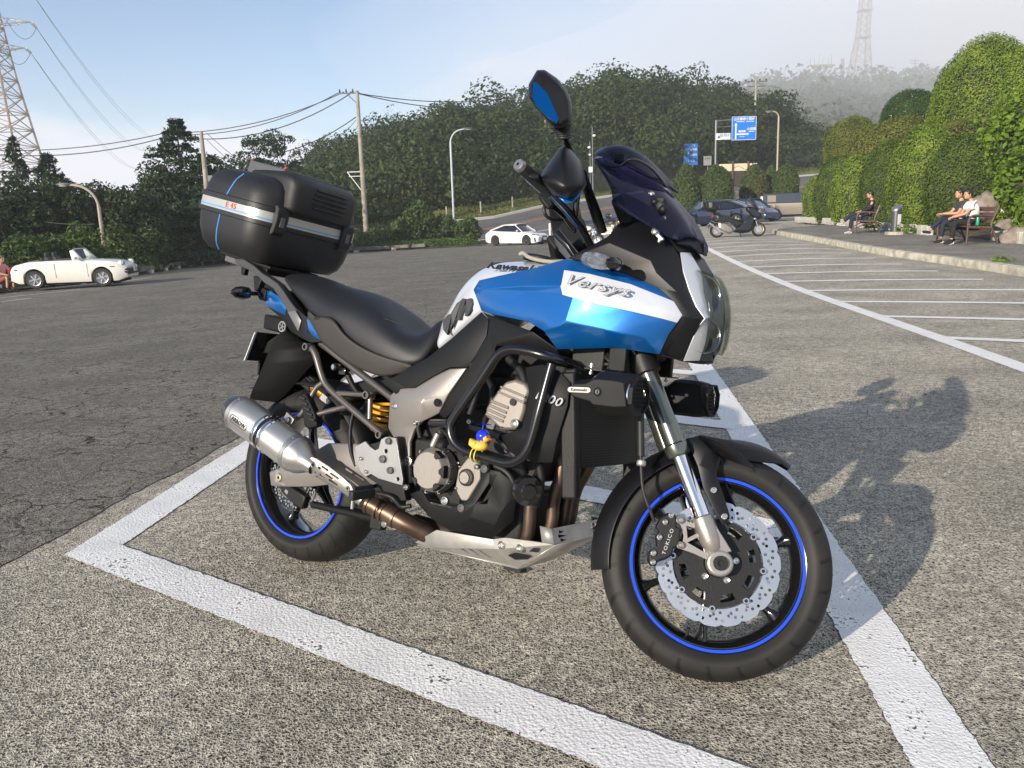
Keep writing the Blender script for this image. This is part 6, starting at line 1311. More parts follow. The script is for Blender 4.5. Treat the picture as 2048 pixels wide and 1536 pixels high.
# ---- auxiliary lamps
def foglamp(s):
    FL = empty('auxiliary_lamp'); FL.parent = bike; Yo = -.300
    P = [(185, 510), (245, 395), (400, 380), (500, 295), (560, 288), (770, 305), (880, 340), (900, 790), (740, 808), (480, 775), (440, 710), (330, 670), (240, 630), (215, 600)]
    Q = [KC('G', x, y, Yo) for x, y in P]; c = sum(Q, Vector()) / len(Q)
    rings = [[Vector((c.x + (p.x - c.x) * k, y, c.z + (p.z - c.z) * k2)) for p in Q] for y, k, k2 in ((Yo, .90, .60), (Yo + .018, 1, .80), (Yo + .035, 1, 1.), (Yo + .085, 1, 1.), (Yo + .10, .95, .8))]
    obj(MB().loft(rings), 'lamp_body', MBLK, FL, smooth=20, bevel=.002)
    xf = max(p.x for p in Q) - .016; zc = c.z; yc = Yo + .05
    obj(MB().lathe([(.001, -.01), (.040, -.006), (.046, .004), (.046, .0)], (xf + .001, yc, zc), (1, 0, 0), 24, cap=False), 'reflector', MREFL, FL)
    fr_ = MB(); oc = [(.056 * math.cos(R(a)), .052 * math.sin(R(a))) for a in range(22, 382, 45)]; ic = [(x * .86, y * .86) for x, y in oc]
    fr_.holed(oc, [ic], lambda p, h: (xf + .010 + h, yc + p[0], zc + p[1]), .010); obj(fr_, 'grille_frame', MBLK, FL, smooth=0)
    g = MB()
    for k in range(-4, 5):
        l = math.sqrt(max(.0, .047 ** 2 - (k * .0105) ** 2)); g.tube([(xf + .014, yc + k * .0105, zc - l), (xf + .014, yc + k * .0105, zc + l)], .0013, 5); g.tube([(xf + .015, yc - l, zc + k * .0105), (xf + .015, yc + l, zc + k * .0105)], .0013, 5)
    tag(obj(g, 'grille', MBLK, FL), kind='stuff')
    a, b = KC('G', 205, 505, Yo - .001), KC('G', 460, 515, Yo - .001)
    obj(MB().loft([[a.lerp(b, t) + Vector((0, -.001, w)), a.lerp(b, t) + Vector((0, -.001, -w)), a.lerp(b, t) + Vector((0, .003, -w)), a.lerp(b, t) + Vector((0, .003, w))] for t, w in ((0, .003), (.08, .0065), (.92, .0065), (1, .003))]), 'badge', mat('ivory_badge', (.55, .54, .47), .4), FL, smooth=0)
    text('Kawasaki', .0105, MKTXT, FL, 'lettering', frame(a.lerp(b, .5) + Vector((0, -.0022, 0)), b - a, (0, 0, 1)), bold=.0002, sx=1.2)
    q = KC('G', 540, 532, Yo - .001); obj(MB().lathe([(.009, -.001), (.0105, -.002), (.0115, .0), (.0115, .004)], q, (0, 1, 0), 8, cap=False), 'bolt_recess', MGLB, FL); obj(MB().lathe([(.0025, -.001), (.0045, -.003), (.006, -.002), (.006, .004)], q, (0, 1, 0), 14, cap=False), 'bolt', MBOLT, FL)
    q = KC('G', 470, 270, Yo + .06); obj(MB().lathe([(.003, -.016), (.006, -.014), (.006, -.008), (.003, -.007), (.003, .005), (.008, .006), (.008, .008), (.005, .009), (.005, .014)], q, (0, 0, 1), 12), 'mount_bolt', MBOLT, FL)
    obj(MB().box(q + Vector((.01, .04, .0)), (.05, .10, .004)), 'mount_plate', MENGD, FL); obj(MB().box(q + Vector((.03, .09, .035)), (.05, .02, .07)), 'mount_bracket', MBLK, FL, bevel=.003)
    return FL
f1 = foglamp(-1); f2 = copy_tree(f1, bike); f2.scale = (1, -1, 1)
for ch in list(f2.children):
    if ch.name.startswith(('badge', 'lettering')): bpy.data.objects.remove(ch)
# cover and wiring clutter under the nose
m = MB(); m.box(KC('G', 700, 170, -.06), (.10, .09, .06)); m.box(KC('G', 480, 130, -.10), (.10, .05, .07)); m.box(KC('G', 660, 220, -.11), (.06, .02, .012)); obj(m, 'wiring_box', MENGD, bevel=.004)
for i in range(5): tubeC('cable', MHOSE, 'G', [(560 + i * 40, 60, -.10), (640 + i * 30, 160 + i * 12, -.13), (760 + i * 20, 250, -.12), (900, 170 + i * 30, -.10)], .004)
# lower yoke round the fork tubes
for s in (-1, 1):
    c = Vector((1.262, .1 * s, .788)); d = (Vector((1.386, 0, .556)) - Vector((1.20, 0, .905))).normalized(); obj(MB().lathe([(.0265, -.028), (.037, -.026), (.037, .026), (.0265, .028)], c, d, 20, cap=False).xf(ST), 'fork_clamp', MENGD, smooth=35, bevel=.002)
m = MB().box((1.245, 0, .79), (.06, .20, .045), Matrix.Rotation(.49, 3, 'Y')); obj(m.xf(ST), 'lower_yoke', MENGD, bevel=.006)
m = MB().box((1.10, 0, 1.02), (.09, .24, .03), Matrix.Rotation(.47, 3, 'Y')); m.tube([(1.20, .1, .905), (1.135, .1, 1.035)], .0262, 16); m.tube([(1.20, -.1, .905), (1.135, -.1, 1.035)], .0262, 16); obj(m.xf(ST), 'top_yoke', MENGD, bevel=.004)
# ---- handlebar, guards, mirrors
def hbar(s):
    HB = empty('handlebar_end'); HB.parent = bike; f = -s
    def b(m, n, mt, **k): return obj(m.xf(ST) if s < 0 else m.xf(Matrix.Scale(-1, 4, (0, 1, 0))).xf(ST), n, mt, HB, **k)
    h = lambda x, y, Y: KC('H', x, y, Y, True)
    end = h(207, 295, -.425)
    path = [Vector((1.085, 0, 1.062)), Vector((1.085, -.05, 1.065)), Vector((1.070, -.13, 1.10)), Vector((1.02, -.21, 1.135)), Vector((.96, -.31, 1.155)), end]
    b(MB().tube(smooth_path(path, 2), .0112, 12), 'bar', MGLB)
    g0 = end.lerp(path[4], .95); b(MB().tube([end.lerp(g0, .06), end.lerp(g0, .12), g0], [.0155, .0165, .0165], 16), 'grip', MHOSE)
    dd = (end - g0).normalized(); b(MB().lathe([(.004, .006), (.013, .006), (.0155, .003), (.0155, -.02)], end, dd, 22, cap=False), 'bar_end', MALU); b(MB().lathe([(.0001, .002), (.0045, .002)], end, dd, 8, cap=False), 'bar_end_socket', MGLB)
    # lever and perch
    b(MB().tube(smooth_path([h(250, 340, -.40), h(380, 430, -.33), h(560, 640, -.25), h(700, 800, -.20)], 2), [.0075] * 13, 8), 'lever', MGLB) if False else b(MB().tube([h(232, 400, -.40), h(360, 520, -.32), h(600, 720, -.22)], [.006, .007, .009], 8), 'lever', MGLB)
    b(MB().loft([[h(505 + dx, 700 + dy, y) for dx, dy in ((0, 0), (170, 20), (230, 180), (120, 260), (-20, 80))] for y, dx, dy in ((-.23, 0, 0), (-.15, 60, 60))]), 'switch_housing', MBLK, bevel=.008)
    b(MB().loft([[h(x, y, Y) for x, y in ((610, 880), (720, 780), (1040, 1180), (1060, 1290), (960, 1300), (820, 1100))] for Y in (-.16, -.10)]), 'brake_reservoir', MGLB, bevel=.008)
    b(MB().tube(smooth_path([h(640, 740, -.20), h(570, 880, -.22), h(575, 1010, -.22), h(660, 1090, -.20), h(820, 1090, -.16)], 2), .0048, 8), 'brake_hose', MHOSE)
    # hand guard shell: bulging cup in front of the grip
    rings = []
    out = [(500, 500), (560, 370), (640, 260), (800, 40), (860, 5), (960, 60), (1100, 230), (1170, 430), (1195, 570), (1150, 660), (1000, 770), (900, 800), (700, 730), (600, 620)]
    for Y, k, ox, oy in ((-.455, .05, 20, 120), (-.45, .40, 10, 70), (-.43, .74, 0, 30), (-.39, .93, 0, 0), (-.34, 1.0, 0, 0), (-.28, .98, 0, -10), (-.20, .80, 40, -20)):
        cx, cy = 850, 450; rings.append([h(cx + (x - cx) * k + ox, cy + (y - cy) * k + oy, Y) for x, y in out])
    b(MB().loft(rings), 'hand_guard', MBLK2, smooth=60)
    b(MB().loft([[h(x, y, Y) for x, y in ((160, 300), (215, 245), (290, 290), (390, 390), (505, 400), (520, 510), (390, 505), (280, 450))] for Y in (-.405, -.375)]), 'guard_arm', MBLK2, bevel=.006)
    b(MB().loft([[h(x, y, Y) for x, y in ((770, 765), (960, 760), (1110, 650), (1140, 690), (1000, 840), (880, 860))] for Y in (-.36, -.33)]), 'guard_lens', MBLUE, bevel=.004)
    b(MB().tube([h(1130, 420, -.30), h(1230, 720, -.2), h(1330, 1000, -.13), h(1420, 1280, -.10)], [.012, .014, .016, .016], 10), 'guard_stay', MGLB)
    # mirror
    fl = lambda x, y, Y: KC('F', x, y, Y, True)
    out = [(258, 70), (312, 68), (400, 128), (468, 212), (500, 290), (503, 390), (490, 440), (440, 474), (372, 474), (310, 400), (222, 292), (193, 250), (200, 170)]
    rings = []
    for Y, k in ((-.475, .80), (-.465, .93), (-.44, 1.), (-.38, 1.), (-.34, .94), (-.32, .8)): rings.append([fl(360 + (x - 360) * k, 275 + (y - 275) * k, Y) for x, y in out])
    b(MB().loft(rings), 'mirror_housing', MBLK2, smooth=45, bevel=.003)
    gl = [(233, 160), (248, 152), (275, 175), (330, 232), (360, 290), (375, 330), (412, 412), (395, 440), (330, 398), (250, 312), (226, 262)]
    b(MB().prism([fl(x, y, -.478) for x, y in gl], lambda p: p, lambda p: p + Vector((0, .004, 0))), 'mirror_glass', mat('blue_mirror_glass', (.02, .28, .62), .08, metal=1.), smooth=0)
    b(MB().tube([fl(445, 450, -.40), fl(448, 500, -.39), fl(450, 545, -.38)], [.020, .017, .013], 12), 'mirror_boot', MHOSE)
    for k in range(5): b(MB().lathe([(.021 - k * .001, -.003), (.0245 - k * .0015, 0), (.021 - k * .001, .003)], fl(432 + k * 4, 478 + k * 15, -.395), fl(450, 545, -.38) - fl(445, 450, -.40), 16, cap=False), 'boot_ring', MHOSE)
    b(MB().tube(smooth_path([fl(450, 540, -.38), fl(480, 600, -.34), fl(560, 800, -.25), (1.02, -.21, 1.14)], 2), .0085, 10), 'mirror_stem', MGLB)
    return HB
hbar(-1); hbar(1)
# instrument pod and clocks behind the screen
m = MB(); c = F2(900, 1080, 0); m.box(c + Vector((.03, 0, -.01)), (.05, .20, .10), Matrix.Rotation(-.5, 3, 'Y')); obj(m, 'instrument_pod', MBLK, bevel=.012)
m = MB().box((1.27, 0, 1.18), (.02, .16, .16), Matrix.Rotation(.4, 3, 'Y')); obj(m, 'screen_carrier', MBLK, bevel=.004)
# side stand on the far side, holding the machine up
m = MB(); top = Vector((.62, .14, .30)); gnd = BMi @ Vector((0, 0, 0)); ft = Vector((.72, .305, 0)); w = BM @ ft; ft = BMi @ Vector((w.x, w.y, .012))
m.tube([top, ft], .012, 10); m.box(ft, (.07, .04, .012)); obj(m, 'side_stand', MENGD)
# ---- rubber duck in a helmet riding on the crash bar (rests on it: a thing of its own)
def duck():
    q = K(*cp('C', 525, 745), -.262); MD = BM @ Matrix.Translation(q); MD = MD @ Matrix.Scale(1.3, 4); D = empty('rubber_duck', M=MD); tag(D, 'yellow rubber duck in a blue propeller helmet strapped to the crash bar', 'toy duck')
    my = mat('duck_yellow', (.75, .48, .07), .45); mb_ = mat('helmet_blue', (.01, .03, .62), .15, coat=.6); mr = mat('beak_orange', (.75, .12, .02), .4)
    body = MB(); rings = []
    for t, w, z0, z1 in ((-.024, .004, .006, .014), (-.020, .010, -.002, .014), (-.010, .016, -.008, .012), (.002, .018, -.010, .012), (.012, .016, -.009, .012), (.019, .010, -.005, .009), (.022, .003, 0, .005)): rings.append([Vector((t, w * math.cos(a), (z0 + z1) / 2 + (z1 - z0) / 2 * math.sin(a))) for a in np.linspace(0, 2 * PI, 13)[:-1]])
    body.loft(rings); body.ball((.010, 0, .019), (.013, .012, .012), 14); o = body.build('body', my, D, smooth=180)
    w = MB().ball((-.006, -.0165, .004), (.010, .004, .006), 10); w.build('wing', my, D); w = MB().ball((-.006, .0165, .004), (.010, .004, .006), 10); w.build('wing', my, D)
    MB().ball((.008, 0, .0225), (.0155, .015, .0145), 16).build('helmet', mb_, D, smooth=180)
    MB().ball((.017, 0, .019), (.0095, .0115, .0085), 12).build('face', my, D, smooth=180)
    MB().loft([[Vector((.022, y, .019 + z)) for y, z in ((-.005, 0), (0, .003), (.005, 0), (0, -.003))], [Vector((.033, y, .0165 + z)) for y, z in ((-.006, 0), (0, .0015), (.006, 0), (0, -.0015))]]).build('beak', mr, D)
    for s in (-1, 1): MB().ball((.0235, s * .006, .0225), (.002, .002, .0025), 8).build('eye', MGLB, D)
    MB().ball((.014, -.0135, .014), (.002, .0015, .002), 6).build('strap_button', MBOLT, D)
    MB().lathe([(.0012, 0), (.0012, .013), (.0022, .014), (.0001, .016)], (.006, 0, .036), (0, 0, 1), 8).build('propeller_shaft', mb_, D)
    for a in (.4, 2.5, 4.6): MB().loft([[Vector((.006 + math.cos(a) * r_, math.sin(a) * r_, .048 + z)) + Vector((-math.sin(a) * ww, math.cos(a) * ww, 0)) for z, ww in ((0, .0005), (.001, .003), (-.001, -.003))] for r_ in (.002, .018)]).build('propeller_blade', mb_, D)
    for x in (-.008, .002): MB().tube(smooth_path([Vector((x, -.008, -.006)), Vector((x, -.016, -.012)), Vector((x, -.018, -.028)), Vector((x, 0, -.036)), Vector((x, .014, -.028)), Vector((x, .010, -.008))], 2), .0014, 6).build('strap', mat('strap_yellow', (.7, .6, .08), .5), D)
duck()
# ================================================================ roadside things
M_CONC = mat('pole_concrete', (.30, .27, .22), .85, var=.2, vscale=2)
M_STEEL = mat('galvanised_steel', (.14, .145, .15), .45, metal=.5)
M_RUST = mat('rusty_steel', (.22, .15, .11), .7, var=.3, vscale=3)
M_WIRE = mat('overhead_wire', (.06, .06, .065), .6)
M_SBLUE = mat('sign_blue', (.01, .16, .62), .4); M_SWHITE = mat('sign_white', (.72, .72, .70), .5); M_WOODP = mat('weathered_pole_wood', (.20, .15, .10), .85, var=.3, vscale=3)
def b_(mb, n, mt, p, **k): return mb.build(n, mt, p, **k)
def sag(a, b, s, n=14): return [a.lerp(b, i / n) - Vector((0, 0, s * 4 * (i / n) * (1 - i / n))) for i in range(n + 1)]
WN = {}
def wire(a, b, s, r, label, group='overhead wires'):
    m = MB().tube(sag(a, b, s), r, 5); tag(b_(m, 'overhead_wire', M_WIRE, None, smooth=180), label, 'wire', group)
def lattice(m, base, top, w0, w1, n, r, r2):
    P = lambda t, i: base.lerp(top, t) + Vector(((1, 1, -1, -1)[i] * (w0 + (w1 - w0) * t), (1, -1, -1, 1)[i] * (w0 + (w1 - w0) * t), 0))
    for i in range(4): m.tube([P(0, i), P(1, i)], r, 5)
    ts = [1 - (1 - k / n) ** 1.0 for k in range(n + 1)]
    for k in range(n):
        for i in range(4):
            j = (i + 1) % 4; m.tube([P(ts[k], i), P(ts[k + 1], j)], r2, 4); m.tube([P(ts[k], j), P(ts[k + 1], i)], r2, 4); m.tube([P(ts[k + 1], i), P(ts[k + 1], j)], r2, 4)
def pylon():
    base = A(22, 420, 210); base.z = -6; top = A(-16, -60, 210); cx = top.x; o = Vector((cx - 3, base.y, base.z)); T_ = Vector((cx - 3, base.y, 62))
    root = empty('steel_pylon', o); tag(root, 'tall galvanised lattice pylon with crossarms at the top left', 'pylon')
    m = MB(); h = T_.z - o.z; lattice(m, Vector((0, 0, 0)), Vector((0, 0, h * .62)), 8.6, 3.4, 11, .27, .13); lattice(m, Vector((0, 0, h * .62)), Vector((0, 0, h)), 3.4, 1.2, 9, .22, .11); b_(m, 'lattice_tower', M_RUST, root, smooth=0)
    tips = []
    for py, px in ((-38, 46), (44, 62), (96, 50)):
        t = A(px, py, 210) - o; z = t.z; m = MB()
        for s in (1, -1):
            e = Vector((s * t.x, 0, z))
            for y in (-1.8, 1.8): m.tube([Vector((0, y, z - .6)), e], .13, 4); m.tube([Vector((0, y, z + 1.8)), e], .09, 4)
            for k in range(1, 6):
                f = k / 6; m.tube([Vector((e.x * f, -1.8 * (1 - f), z - .6 * (1 - f))), Vector((e.x * f, 1.8 * (1 - f), z - .6 * (1 - f)))], .07, 4); m.tube([Vector((e.x * f, 0, z + 1.8 * (1 - f))), Vector((e.x * (f - .16), 1.8 * (1 - f), z - .6))], .06, 4)
        b_(m, 'crossarm', M_STEEL, root, smooth=0); tips.append(o + Vector((t.x, 0, z)))
        a = Vector((t.x, 0, z)); b = a + (A(300, 300, 420) - (o + a)).normalized() * 5
        m = MB(); m.tube([a + (b - a) * .15, b], .32, 8); b_(m, 'insulator_string', mat('pale_porcelain', (.5, .48, .44), .4), root)
        b_(MB().tube(sag(b, a + Vector((-4, -3, -.3)), 3.2), .06, 5), 'jumper_cable', M_WIRE, root)
    ends = [(330, 285), (300, 300), (285, 335)]
    for t, (px, py) in zip(tips, ends):
        d = t + (A(300, 300, 420) - t).normalized() * 5
        for s in (0, 1): wire(d, A(px + s * 14, py + 4 * s, 520), 9, .052, ('left' if s else 'right') + ' strand of the high voltage line leaving the ' + {330: 'top', 300: 'middle', 285: 'lower'}[px] + ' crossarm of the steel pylon', 'high voltage lines')
pylon()
def upole(px, pb, pt, d, label, r=.15, mt=None, arm=None, name='utility_pole'):
    b = A(px, pb, d); t = A(px, pt, d); z0 = b.z; h = t.z - z0 + (0); root = empty(name, b); tag(root, label, 'pole')
    b_(MB().lathe([(r, -.6), (r * .62, h), (.001, h)], (0, 0, 0), (0, 0, 1), 14), 'pole', mt or M_CONC, root, smooth=60); return root, b, h
# big pole in the middle left
root, pb, ph = upole(731, 446, 181, 61, 'weathered utility pole with triple insulators between the bushes', r=.19)
m = MB(); m.box((-.55, 0, ph - .15), (1.5, .08, .08)); m.tube([(0, 0, ph - .9), (-.7, 0, ph - .2)], .03, 5); b_(m, 'crossarm', M_STEEL, root, smooth=0)
for x in (-1.2, -.75, -.3): b_(MB().lathe([(.03, 0), (.07, .05), (.07, .12), (.03, .16), (.06, .2), (.02, .26)], (x, 0, ph - .12), (0, 0, 1), 10), 'insulator', mat('brown_porcelain', (.06, .04, .035), .3), root)
m = MB()
for z, l in ((ph - 2.0, .9), (ph - 2.4, .9)): m.tube([(0, 0, z), (l, -.2, z)], .025, 5); [m.ball((x, -.15, z + .05), .05, 6) for x in (.45, .85)]
b_(m, 'bracket', M_STEEL, root)
m = MB(); z = 3.55; m.tube([(0, 0, z), (-1.05, 0, z)], .035, 5); m.tube([(0, 0, z - .3), (-.95, 0, z - .3)], .03, 5); m.tube([(-1.05, 0, z), (-.05, 0, z - 1.4)], .035, 5); b_(m, 'triangular_bracket', M_SWHITE, root)
P1 = pb + Vector((0, 0, ph))
root2, p2, h2 = upole(413, 372, 263, 44, 'short concrete pole rising behind the left end of the top box', r=.14)
b_(MB().box((.25, 0, h2 - 2.3), (.25, .2, .3)), 'junction_box', M_STEEL, root2)
root3, p3, h3 = upole(1094, 400, 240, 92, 'dark timber pole on the hill foot behind the mirror', r=.2, mt=M_WOODP)
root3, p3, h3 = upole(1116, 400, 262, 100, 'thinner timber pole just right of the mirror stem', r=.14, mt=M_WOODP)
root4, p4, h4 = upole(1507, 360, 158, 112, 'utility pole standing above the blue direction sign', r=.2)
m = MB(); m.box((0, 0, h4 - .3), (3.0, .1, .1)); m.box((0, 0, h4 - .9), (2.2, .1, .1)); b_(m, 'crossarm', M_STEEL, root4, smooth=0)
for x in (-1.3, -.5, .5, 1.3): b_(MB().ball((x, 0, h4 - .12), .13, 8), 'insulator', mat('brown_porcelain', (.06, .04, .035), .3), root4)
rootc, pc_, hc = upole(1186, 385, 254, 62, 'slim grey mast with white traffic cameras behind the windscreen', r=.06, mt=M_STEEL, name='camera_mast')
for x, z, r in ((.12, hc - .6, .12), (-.25, hc - 1.4, .12), (-.2, hc - 1.9, .10)): b_(MB().ball((x, -.1, z), (r, r, r * .8), 10), 'camera_dome', M_SWHITE, rootc)
b_(MB().box((-.15, 0, 1.6), (.28, .2, .4)), 'control_box', M_SWHITE, rootc, bevel=.02); b_(MB().tube([(-.18, 0, 0), (-.18, 0, hc - 1)], .03, 6), 'cable_duct', M_STEEL, rootc)
WL = ['upper thin wire crossing the sky left of the tall conifer', 'lower thick cable crossing the sky left of the tall conifer', 'top wire from the tall conifer up to the big utility pole', 'lowest sagging cable from the tall conifer to the big utility pole', 'middle wire from the tall conifer to the big utility pole', 'upper wire from the big utility pole to behind the mirror', 'lower thick cable from the big utility pole to behind the mirror',
 'lower of two pale cables drooping in front of the bushes above the roadster', 'upper of two pale cables drooping in front of the bushes above the roadster', 'cable falling left from halfway up the big utility pole', 'cable continuing down towards the top box from the midway joint', 'thin second cable below the one falling left from the big utility pole', 'upper stay wire slanting right from the short concrete pole', 'lower stay wire slanting right from the short concrete pole', 'short wire left of the pole above the blue direction sign', 'short wire right of the pole above the blue direction sign']
for a, b, s, r in (((-60, 298, 62), (330, 266, 62), .5, .032), ((-60, 304, 62), (340, 272, 62), .7, .036), ((330, 266, 62), (688, 184, 61), .7, .032), ((340, 272, 62), (700, 188, 61), 1.2, .036), ((330, 268, 62), (676, 186, 61), .9, .03),
                   ((700, 184, 61), (1080, 181, 95), .9, .035), ((712, 186, 61), (1100, 186, 95), 1.3, .036), ((-40, 440, 40), (185, 474, 36), .35, .018), ((-40, 408, 40), (190, 448, 36), .3, .016), ((712, 234, 61), (560, 306, 60), .3, .035), ((560, 306, 60), (440, 372, 55), .4, .03),
                   ((712, 240, 61), (560, 322, 60), .8, .02), ((413, 266, 44), (520, 350, 44), .1, .014), ((414, 280, 44), (500, 352, 44), .1, .014), ((1440, 172, 112), (1507, 162, 112), .2, .03), ((1507, 162, 112), (1560, 175, 130), .2, .03)):
    k_ = WL.pop(0); wire(A(*a), A(*b), s, r, k_)
def lamp(px, pb, pt, d, reach, label, mt, r=.075, headcol=None):
    b = A(px, pb, d); t = A(px, pt, d); h = t.z - b.z; root = empty('street_lamp', b); tag(root, label, 'street lamp')
    s = 1 if reach > 0 else -1; rr = abs(reach); P = [(0, 0, -.5), (0, 0, h - rr * .9)] + [(s * rr * .85 * (1 - math.cos(a)), 0, h - rr * .9 + rr * .85 * math.sin(a)) for a in np.linspace(.2, 1.45, 7)] + [(s * rr, 0, h - .02)]
    b_(MB().tube(P, [r] * 2 + [r * .75] * 8, 10), 'pole', mt, root, smooth=60)
    m = MB(); m.ball((s * (rr + .22), 0, h), (.36, .13, .075), 12); b_(m, 'lamp_head', M_STEEL if headcol is None else headcol, root, smooth=180); b_(MB().ball((s * (rr + .24), 0, h - .05), (.22, .09, .05), 10), 'lens', M_SWHITE, root)
lamp(908, 447, 258, 62, 1.05, 'tall pale grey street lamp with curved arm beside the entrance road', mat('pale_grey_enamel', (.42, .46, .50), .45))
lamp(214, 545, 366, 37, -1.15, 'curved brownish street lamp rising behind the white roadster', mat('tan_enamel', (.34, .28, .22), .5))
lamp(1554, 345, 222, 74, -.6, 'thin street lamp right of the blue direction sign', mat('tan_enamel', (.34, .28, .22), .5), r=.08)
def board(px0, py0, px1, py1, d, mt, name, parent, o, th=.05):
    a = A(px0, py1, d) - o; b = A(px1, py0, d) - o; m = MB().box(((a.x + b.x) / 2, 0, (a.z + b.z) / 2), (b.x - a.x, th, b.z - a.z)); return b_(m, name, mt, parent, smooth=0, bevel=.01), a, b
FR = lambda x, z, y=-.035: frame((x, y, z), (1, 0, 0), (0, 0, 1))
def gantry():
    d = 76; o = A(1431, 372, d); root = empty('direction_sign', o); tag(root, 'large blue Japanese direction sign on a cantilever post with a small white name board', 'road sign')
    t = A(1431, 240, d) - o; m = MB(); m.tube([(0, .15, -1), (0, .15, t.z)], .11, 10); b_(m, 'post', M_STEEL, root)
    m = MB(); m.tube([(0, .15, t.z - .1), ((A(1515, 240, d) - o).x, .15, t.z + .15)], .075, 8); m.tube([(0, .15, t.z - .6), ((A(1500, 240, d) - o).x, .15, t.z - .5)], .04, 6); b_(m, 'arm', M_STEEL, root)
    s, a, b = board(1463, 232, 1513, 281, d, M_SBLUE, 'sign_panel', root, o); w = b.x - a.x; h = b.z - a.z; X = lambda f: a.x + w * f; Z = lambda f: b.z - h * f
    q = MB()
    for x0, z0, x1, z1 in ((.14, .36, .19, .96), (.19, .72, .64, .77), (.28, .585, .56, .665)): q.box(((X(x0) + X(x1)) / 2, -.032, (Z(z0) + Z(z1)) / 2), (w * (x1 - x0), .012, h * (z1 - z0)))
    q.prism([(X(.10), Z(.38)), (X(.165), Z(.26)), (X(.23), Z(.38))], lambda p: (p[0], -.038, p[1]), lambda p: (p[0], -.02, p[1])); q.prism([(X(.62), Z(.69)), (X(.72), Z(.745)), (X(.62), Z(.80))], lambda p: (p[0], -.038, p[1]), lambda p: (p[0], -.02, p[1]))
    q.box((X(.5), -.03, Z(.012)), (w, .012, .03)); q.box((X(.5), -.03, Z(.988)), (w, .012, .03)); q.box((X(.008), -.03, Z(.5)), (.03, .012, h)); q.box((X(.992), -.03, Z(.5)), (.03, .012, h)); b_(q, 'arrows', M_SWHITE, s, smooth=0)
    for body, sz, x, z in (('①', .26, .13, .13), ('元箱根', .27, .37, .115), ('十国峠', .27, .74, .115), ('Motohakone', .13, .35, .215), ('Jikkoku Pass', .13, .74, .215), ('小田原', .27, .80, .54), ('Odawara', .13, .80, .64), ('箱根新道', .10, .42, .625), ('バイパス', .11, .42, .85), ('1', .18, .165, .50)):
        text(body, sz, M_SWHITE if body != '箱根新道' else M_SBLUE, s, 'lettering', FR(X(x), Z(z), -.04), extrude=.002, bold=.004)
    s, a, b = board(1432, 266, 1461, 280, d, M_SWHITE, 'name_board', root, o); mb = mat('sign_print_blue', (.05, .16, .30), .5)
    text('箱根町', .34, mb, s, 'lettering', FR(a.x + (b.x - a.x) * .64, (a.z + b.z) / 2 + .07), extrude=.002); text('Hakone Town', .12, mb, s, 'lettering', FR(a.x + (b.x - a.x) * .64, (a.z + b.z) / 2 - .2), extrude=.002)
    b_(MB().add([(a.x + .08, -.035, a.z + .12), (a.x + .40, -.035, a.z + .12), (a.x + .24, -.035, b.z - .12)], [(0, 1, 2)]), 'town_emblem', mb, s, smooth=0)
gantry()
def sign2():
    d = 92; o = A(1385, 372, d); root = empty('direction_sign', o); tag(root, 'second blue direction sign half hidden by foliage left of the topiary row', 'road sign')
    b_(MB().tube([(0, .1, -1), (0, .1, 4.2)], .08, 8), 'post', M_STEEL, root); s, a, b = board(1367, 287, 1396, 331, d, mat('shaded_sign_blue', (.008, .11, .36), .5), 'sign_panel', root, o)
    w = b.x - a.x; h = b.z - a.z
    for body, sz, x, z in (('①', .24, .74, .1), ('元箱根', .25, .68, .28), ('十国峠', .25, .68, .52), ('三島', .25, .25, .42), ('←┼→', .26, .55, .82)): text(body, sz, M_SWHITE, s, 'lettering', FR(a.x + w * x, b.z - h * z, -.04), extrude=.002)
    d = 88; o = A(1415, 372, d); root = empty('notice_sign', o); tag(root, 'small grey notice board just left of the sign gantry post', 'sign'); b_(MB().tube([(0, .1, -.5), (0, .1, 3)], .05, 6), 'post', M_STEEL, root)
    s, a, b = board(1407, 312, 1423, 331, d, mat('grey_notice', (.22, .22, .21), .6), 'sign_panel', root, o); text('駐車場', .2, mat('print_dark', (.05, .05, .05), .6), s, 'lettering', FR((a.x + b.x) / 2, b.z - .25, -.035), extrude=.002)
    d = 72; o = A(1476, 372, d); root = empty('map_board', o); tag(root, 'wide cream map board on brown posts behind the topiary', 'sign')
    s, a, b = board(1438, 326, 1514, 343, d, mat('cream_board', (.62, .52, .36), .6), 'board', root, o, .08)
    for px in (1465, 1496): x = (A(px, 330, d) - o).x; b_(MB().box((x, -.08, (b.z) / 2), (.13, .12, b.z + .4)), 'post', mat('brown_post', (.10, .055, .03), .7), root, smooth=0)
    b_(MB().box(((a.x + b.x) / 2, .05, a.z * .5), (1.5, .1, a.z)), 'lower_panel', mat('dark_lower_panel', (.04, .035, .03), .8), root, smooth=0); b_(MB().tube([((a.x + b.x) / 2 - .5, -.05, a.z + .15), ((a.x + b.x) / 2, -.05, a.z + .42), ((a.x + b.x) / 2 + .5, -.05, a.z + .15)], .02, 5), 'map_line', mat('brown_post', (.1, .05, .03)), s)  # lower panel has a plain dark colour
sign2()
